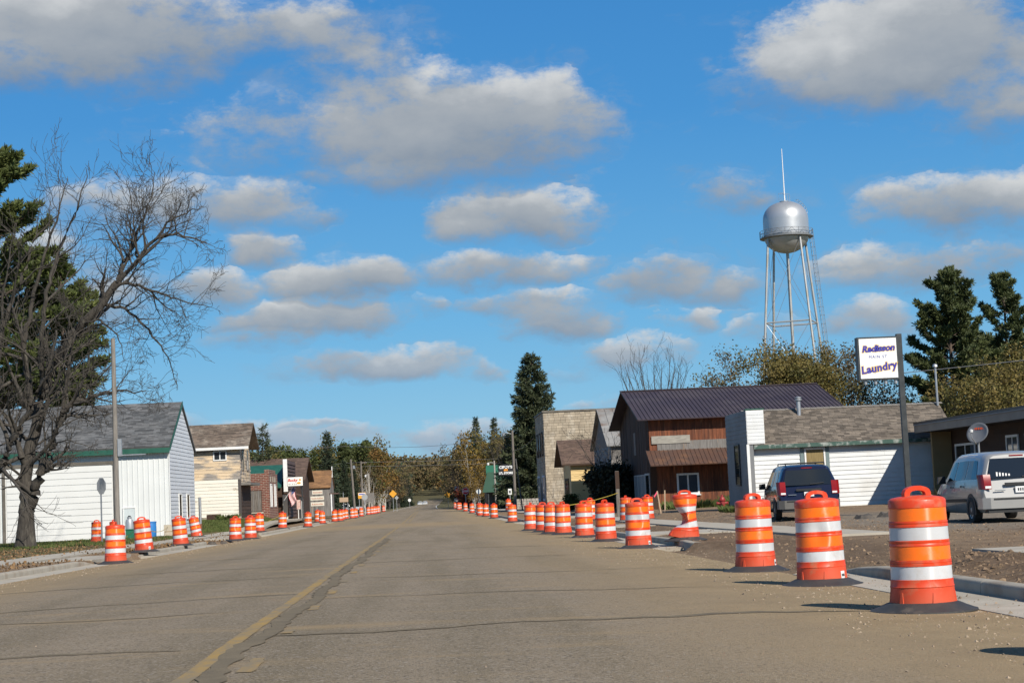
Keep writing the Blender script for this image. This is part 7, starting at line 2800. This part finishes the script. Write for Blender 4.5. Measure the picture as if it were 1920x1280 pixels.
# olive-brown trees behind the laundromat
spots = [(25.0, 132, 9.6, 3.0, BROWNL, .45, 'sparse brown-leaved tree left under the water tower'), (28.6, 134, 11.2, 3.0, OLIVE, 1.0, 'dense olive-brown tree right under the water tower legs'), (31.0, 136, 10.6, 2.8, OLIVE, 1.0, 'olive-brown tree under the right leg of the water tower'),
         (34.3, 138, 10.4, 2.6, BROWNL, .6, 'thin brown-leaved tree left of the laundry sign'), (37.4, 134, 7.6, 2.4, BROWNL, .35, 'nearly bare tree showing below the laundry sign'), (43.8, 124, 7.4, 3.4, OLIVE, 1.0, 'olive-brown tree above the low brown building roof'),
         (38.8, 112, 8.0, 2.8, OLIVE, .7, 'olive-brown tree at the right edge above the dark eave'), (35.5, 108, 6.6, 2.8, OLIVE, .7, 'thin olive low tree behind the satellite dish'), (47.0, 126, 9.5, 3.2, OLIVE, 1.0, 'taller olive-brown tree before the right-hand pine'), (15.0, 175, 8.2, 2.2, GREENL, .9, 'small green tree top above the block building roof')]
for i, (x, y, h, s, mt, keep, lb) in enumerate(spots):
    w, c = leafy_parts(40 + i, h, s, mt, .19, 12 if keep > .8 else 6, TWIG, 6, 3, keep=keep, sp=.34)
    tree('autumn_tree', lb, (x, y, 0.0), w, None, c)

# shrubs
w, c = leafy_parts(60, 2.55, .9, BUSHL, .22, 9, TWIG, 9, 3, .2, .22)
tree('dark_bush', 'rounded dark bush in the shade left of the brown house', (11.75, 109.0, -0.1), w, None, c, cat='bush', crown='foliage')
w, c = leafy_parts(61, 1.0, .6, GREENL, .14, 6, TWIG, 6, 2, .2, .12)
tree('green_shrub', 'small green shrub at the yellow shop corner', (11.2, 133.0, -0.2), w, None, c, cat='bush', crown='foliage')


def tuft(name, label, loc, n, h, rad, mat, seed, cat='grass', wide=.018, lean=.5):
    rng = np.random.default_rng(seed)
    a = rng.uniform(0, 6.283, n)
    r_ = rad * np.sqrt(rng.random(n))
    P = np.stack([r_ * np.cos(a), r_ * np.sin(a), np.zeros(n)], 1)
    d = np.stack([np.cos(a) * lean * rng.random(n), np.sin(a) * lean * rng.random(n), np.ones(n)], 1)
    hh = h * rng.uniform(.5, 1.1, n)[:, None]
    e = np.stack([-np.sin(a), np.cos(a), np.zeros(n)], 1) * wide
    mid = P + d * hh * .55
    tip = P + d * hh + np.stack([np.cos(a), np.sin(a), -.3 * np.ones(n)], 1) * hh * .25
    V = np.stack([P - e, P + e, mid + e * .8, tip, mid - e * .8], 1).reshape(-1, 3)
    F = np.arange(n * 5).reshape(n, 5)
    o = obj(name, np_mesh(name, V, F, mat), None, None, loc)
    return tag(o, label, cat)


tuft('ornamental_grass', 'spiky dry ornamental grass clump by the silver minivan front', (17.3, 57.0, 0.0), 130, .85, .18, DRYG, 1, 'plant', .014, .8)
tuft('weed_clump', 'green weeds at the foot of the laundromat front corner', (13.2, 72.5, height(13.2, 72.5)), 420, .42, .75, GRASSM, 2, 'weeds', .02)
tuft('weed_clump', 'strip of green weeds along the brown house wall', (15.5, 98.6, -0.05), 700, .6, 1.9, GRASSM, 3, 'weeds', .02)
tuft('weed_clump', 'green weeds right of the hydrant against the brown house', (18.6, 98.4, -0.05), 500, .75, 1.5, GRASSM, 4, 'weeds', .02)
tuft('weed_clump', 'low weeds at the foot of the tan house', (-14.6, 126.4, height(-14.6, 126.4)), 260, .5, .8, GRASSM, 5, 'weeds', .02)


def lawn(name, n, fx, mat, seed, h=.10, wide=.012):
    rng = np.random.default_rng(seed)
    pts = np.array([fx(rng) for _ in range(n)])
    a = rng.uniform(0, 6.283, n)
    hh = h * rng.uniform(.4, 1.2, n)
    e = np.stack([np.cos(a), np.sin(a), np.zeros(n)], 1) * wide
    tip = pts + np.stack([rng.normal(0, .4, n) * hh, rng.normal(0, .4, n) * hh, hh], 1)
    V = np.stack([pts - e, pts + e, tip], 1).reshape(-1, 3)
    o = obj(name, np_mesh(name, V, np.arange(n * 3).reshape(n, 3), mat), None, 'stuff')
    return o


def lw1(rng):
    x, y = rng.uniform(-30, -12.4), rng.uniform(74, 97)
    return (x, y, height(x, y))


def lw2(rng):
    x, y = rng.uniform(-20, -12.35), rng.uniform(108, 140)
    return (x, y, height(x, y))


def lw3(rng):
    x, y = rng.uniform(-30, -12.4), rng.uniform(45, 97)
    return (x, y, height(x, y))


lawn('lawn_grass', 26000, lw1, GRASSM, 1, .11, .02)
lawn('lawn_grass', 26000, lw2, GRASSM, 2, .14, .025)
# fallen leaves over the left lots
rng_ = np.random.default_rng(5)
pts_ = []
for _ in range(14000):
    x, y = -9.2 - 16 * rng_.random() ** 1.3, 30 + 66 * rng_.random()
    if -12.3 < x < -10.8 and rng_.random() < .85:
        continue
    if x > -10.8 and 46.5 < y < 54.5:
        continue
    pts_.append((x, y, height(x, y) + .045 * (-12.3 < x < -10.8) + .012))
lm = leaf_mesh('fallen_leaves', pts_, .085, pmat('dead_leaves', (.21, .125, .055), (.14, .082, .038), .8, .9, island=.4), rng_, 1, .0, .0, .7)
obj('fallen_leaves', lm, None, 'stuff')

# --- woods beyond the crossroads: kinds built once, then copied tree by tree
KINDS = {}


def kind(key, w, c):
    KINDS[key] = (w, c)


kind('spruce', *spruce_parts(70, 12.5, 2.3, SPRUCE_D, .55, .95, .5, .22))
kind('spruce_slim', *spruce_parts(71, 15.5, 1.6, SPRUCE_D, .5, .9, .55, .22))
kind('pine', *pine_parts(72, 12.0, 4.5, 3.0, 11, PINE_N, .5, 12, top_round=.6, up=.6))
kind('gold', *leafy_parts(73, 10.5, 3.0, ORANGE, .34, 3, TWIG, 5, 3, keep=.9, sp=.35))
kind('yellow', *leafy_parts(74, 9.5, 2.2, GOLD, .36, 2, BIRCH, 3, 3, keep=.7, sp=.3, trunk_r=.10))
kind('olive', *leafy_parts(75, 10.0, 3.0, OLIVE, .40, 3, TWIG, 5, 3, keep=.8, sp=.35))
kind('brown', *leafy_parts(76, 9.5, 3.2, BROWNL, .36, 2, TWIG, 6, 3, keep=.6, sp=.3))
kind('green', *leafy_parts(77, 11.0, 3.0, GREENL, .42, 3, TWIG, 5, 3, keep=.9, sp=.35))
kind('bare', *leafy_parts(78, 9.5, 2.6, None, forks=6, depth=3))
kind('birch', *leafy_parts(79, 8.5, 1.3, None, bark=BIRCH, forks=3, depth=2, trunk_r=.11))
kind('red', *leafy_parts(80, 4.0, 2.2, REDL, .32, 3, TWIG, 6, 2, keep=.9, sp=.3))
DESC = {'spruce': ('spruce_tree', 'dark broad spruce'), 'spruce_slim': ('spruce_tree', 'tall slim dark spruce'), 'pine': ('pine_tree', 'round-topped pine'), 'gold': ('autumn_tree', 'russet-gold broadleaf tree'),
        'yellow': ('birch_tree', 'yellow-leaved birch'), 'olive': ('autumn_tree', 'olive-brown broadleaf tree'), 'brown': ('autumn_tree', 'thin brown-leaved tree'), 'green': ('autumn_tree', 'green broadleaf tree'),
        'bare': ('bare_tree', 'leafless grey tree'), 'birch': ('birch_tree', 'bare white-stemmed birch'), 'red': ('red_shrub', 'low red-leaved shrub')}
woods = [  # kind, x, y, scale
    # left of the road
    ('spruce', -14.2, 251, .97), ('spruce', -12.4, 262, .66), ('spruce', -11.2, 268, .55), ('green', -19.5, 262, .86), ('olive', -18.0, 285, 1.0), ('green', -22.5, 275, .95), ('olive', -23.5, 250, .8),
    ('pine', -13.6, 292, .95), ('green', -16.0, 300, 1.02), ('green', -12.0, 300, 1.02), ('pine', -11.2, 322, 1.08), ('gold', -10.8, 310, 1.0), ('gold', -9.8, 345, 1.12), ('olive', -10.6, 335, 1.1),
    ('brown', -10.4, 296, .85), ('brown', -11.0, 282, .7), ('birch', -9.7, 270, .85), ('birch', -8.8, 276, .72), ('birch', -9.8, 318, .9), ('birch', -9.2, 332, .95), ('birch', -9.6, 352, 1.0), ('birch', -9.0, 365, 1.1), ('birch', -8.9, 344, .9),
    ('bare', -9.6, 385, 1.0), ('bare', -9.4, 420, 1.1), ('spruce', -9.8, 440, .72), ('brown', -9.3, 460, 1.0), ('olive', -10.5, 400, 1.0), ('spruce', -8.6, 520, .75), ('spruce', -7.6, 560, .85), ('brown', -9.0, 500, 1.1), ('bare', -8.4, 540, 1.1),
    ('green', -27, 290, 1.0), ('brown', -31, 262, .8), ('bare', -26, 240, .75), ('bare', -29, 228, .7), ('olive', -38, 285, 1.0), ('brown', -20, 245, .6), ('brown', -12.4, 345, 1.1), ('green', -14, 360, 1.2),
    # right of the road
    ('spruce_slim', 9.2, 302, 1.03), ('spruce_slim', 12.0, 292, .98), ('yellow', 7.6, 276, 1.05), ('olive', 10.2, 285, 1.0), ('brown', 8.2, 300, 1.05), ('brown', 6.9, 322, 1.05), ('brown', 7.4, 345, 1.1), ('olive', 9.5, 330, 1.1),
    ('bare', 7.6, 312, 1.3), ('bare', 7.0, 360, 1.15), ('brown', 6.8, 385, 1.1), ('olive', 7.4, 410, 1.1), ('bare', 6.9, 440, 1.1), ('brown', 7.6, 470, 1.15), ('gold', 8.0, 500, 1.1), ('olive', 13.0, 275, .95), ('bare', 12.6, 268, 1.2), ('brown', 14.5, 282, 1.1),
    ('yellow', 7.5, 268, .55), ('yellow', 8.3, 272, .62), ('red', 6.2, 278, .75), ('red', 7.4, 284, .8), ('green', 16, 300, 1.1), ('olive', 20, 290, 1.0), ('brown', 5.9, 340, .6), ('brown', 6.2, 362, .6), ('green', 7.2, 520, .9), ('spruce', 9.5, 420, .8), ('olive', 12, 360, 1.1),
    ('brown', 25, 300, 1.1), ('green', 30, 285, 1.0), ('spruce', 18, 260, .9)]
rw = random.Random(12)
COUNT = {}
for (key, x, y, s) in sorted(woods, key=lambda q: q[2]):
    nm, ds = DESC[key]
    side = 'left' if x < 0 else 'right'
    k = COUNT[(key, side)] = COUNT.get((key, side), -1) + 1
    t = thing(nm, '%s, %s of its kind counting back along the %s wood' % (ds, ORD[k], side), 'shrub' if key == 'red' else 'tree', (x + (bend(y) if y > 330 else 0), y, height(x, y) - .1), rw.uniform(0, 6.28), '%s trees in the %s wood' % (key.split('_')[0], side))
    t.scale = (s * rw.uniform(.92, 1.08), s * rw.uniform(.92, 1.08), s)
    w, c = KINDS[key]
    obj('trunk', w, t)
    if c is not None:
        obj('crown', c, t)


# --- far wood: one mass of small crowns over the hill, with the road's clearing left open
def far_wood(name, seed, n, fx, mat, hs):
    rng = np.random.default_rng(seed)
    Vs, Fs = [], []
    m_ = 150
    V0 = []
    for i in range(n):
        x, y = fx(rng)
        z = height(x, y)
        h = hs * rng.uniform(.75, 1.2)
        rad = h * rng.uniform(.18, .26)
        u = rng.normal(0, 1, (m_, 3))
        u /= np.linalg.norm(u, axis=1, keepdims=True)
        rr = rng.random((m_, 1)) ** .4
        p = u * rr * np.array([rad, rad, h * .42]) + np.array([x, y, z + h * .55])
        V0.append(p)
    P = np.vstack(V0)
    return obj(name, leaf_mesh(name, P, hs * .08, mat, rng, 1, .0, .0, .8), None, 'stuff')


def fl(rng):
    y = rng.uniform(600, 1600)
    x = -9 + (y - 600) * .004 - 230 * rng.random() ** 2.2
    return x, y


def fr(rng):
    y = rng.uniform(560, 1600)
    x = 8.0 + (y - 560) * .010 + 230 * rng.random() ** 2.2
    return x, y


def fm(rng):
    return rng.uniform(-75, 65), rng.uniform(860, 1500)


def side(rng):
    s = rng.choice((-1, 1))
    y = rng.uniform(280, 620)
    return (s * rng.uniform(28, 170) + (5 if s > 0 else -5), y)


far_wood('far_wood', 1, 420, fl, BROWNL, 15)
far_wood('far_wood', 2, 420, fr, OLIVE, 15)
far_wood('far_wood', 3, 520, fm, BROWNL, 19)
far_wood('far_wood', 4, 160, fl, SPRUCE_D, 17)
far_wood('far_wood', 5, 130, fr, SPRUCE_D, 17)
far_wood('side_wood', 6, 260, side, OLIVE, 10)
far_wood('side_wood', 7, 160, side, BROWNL, 10)
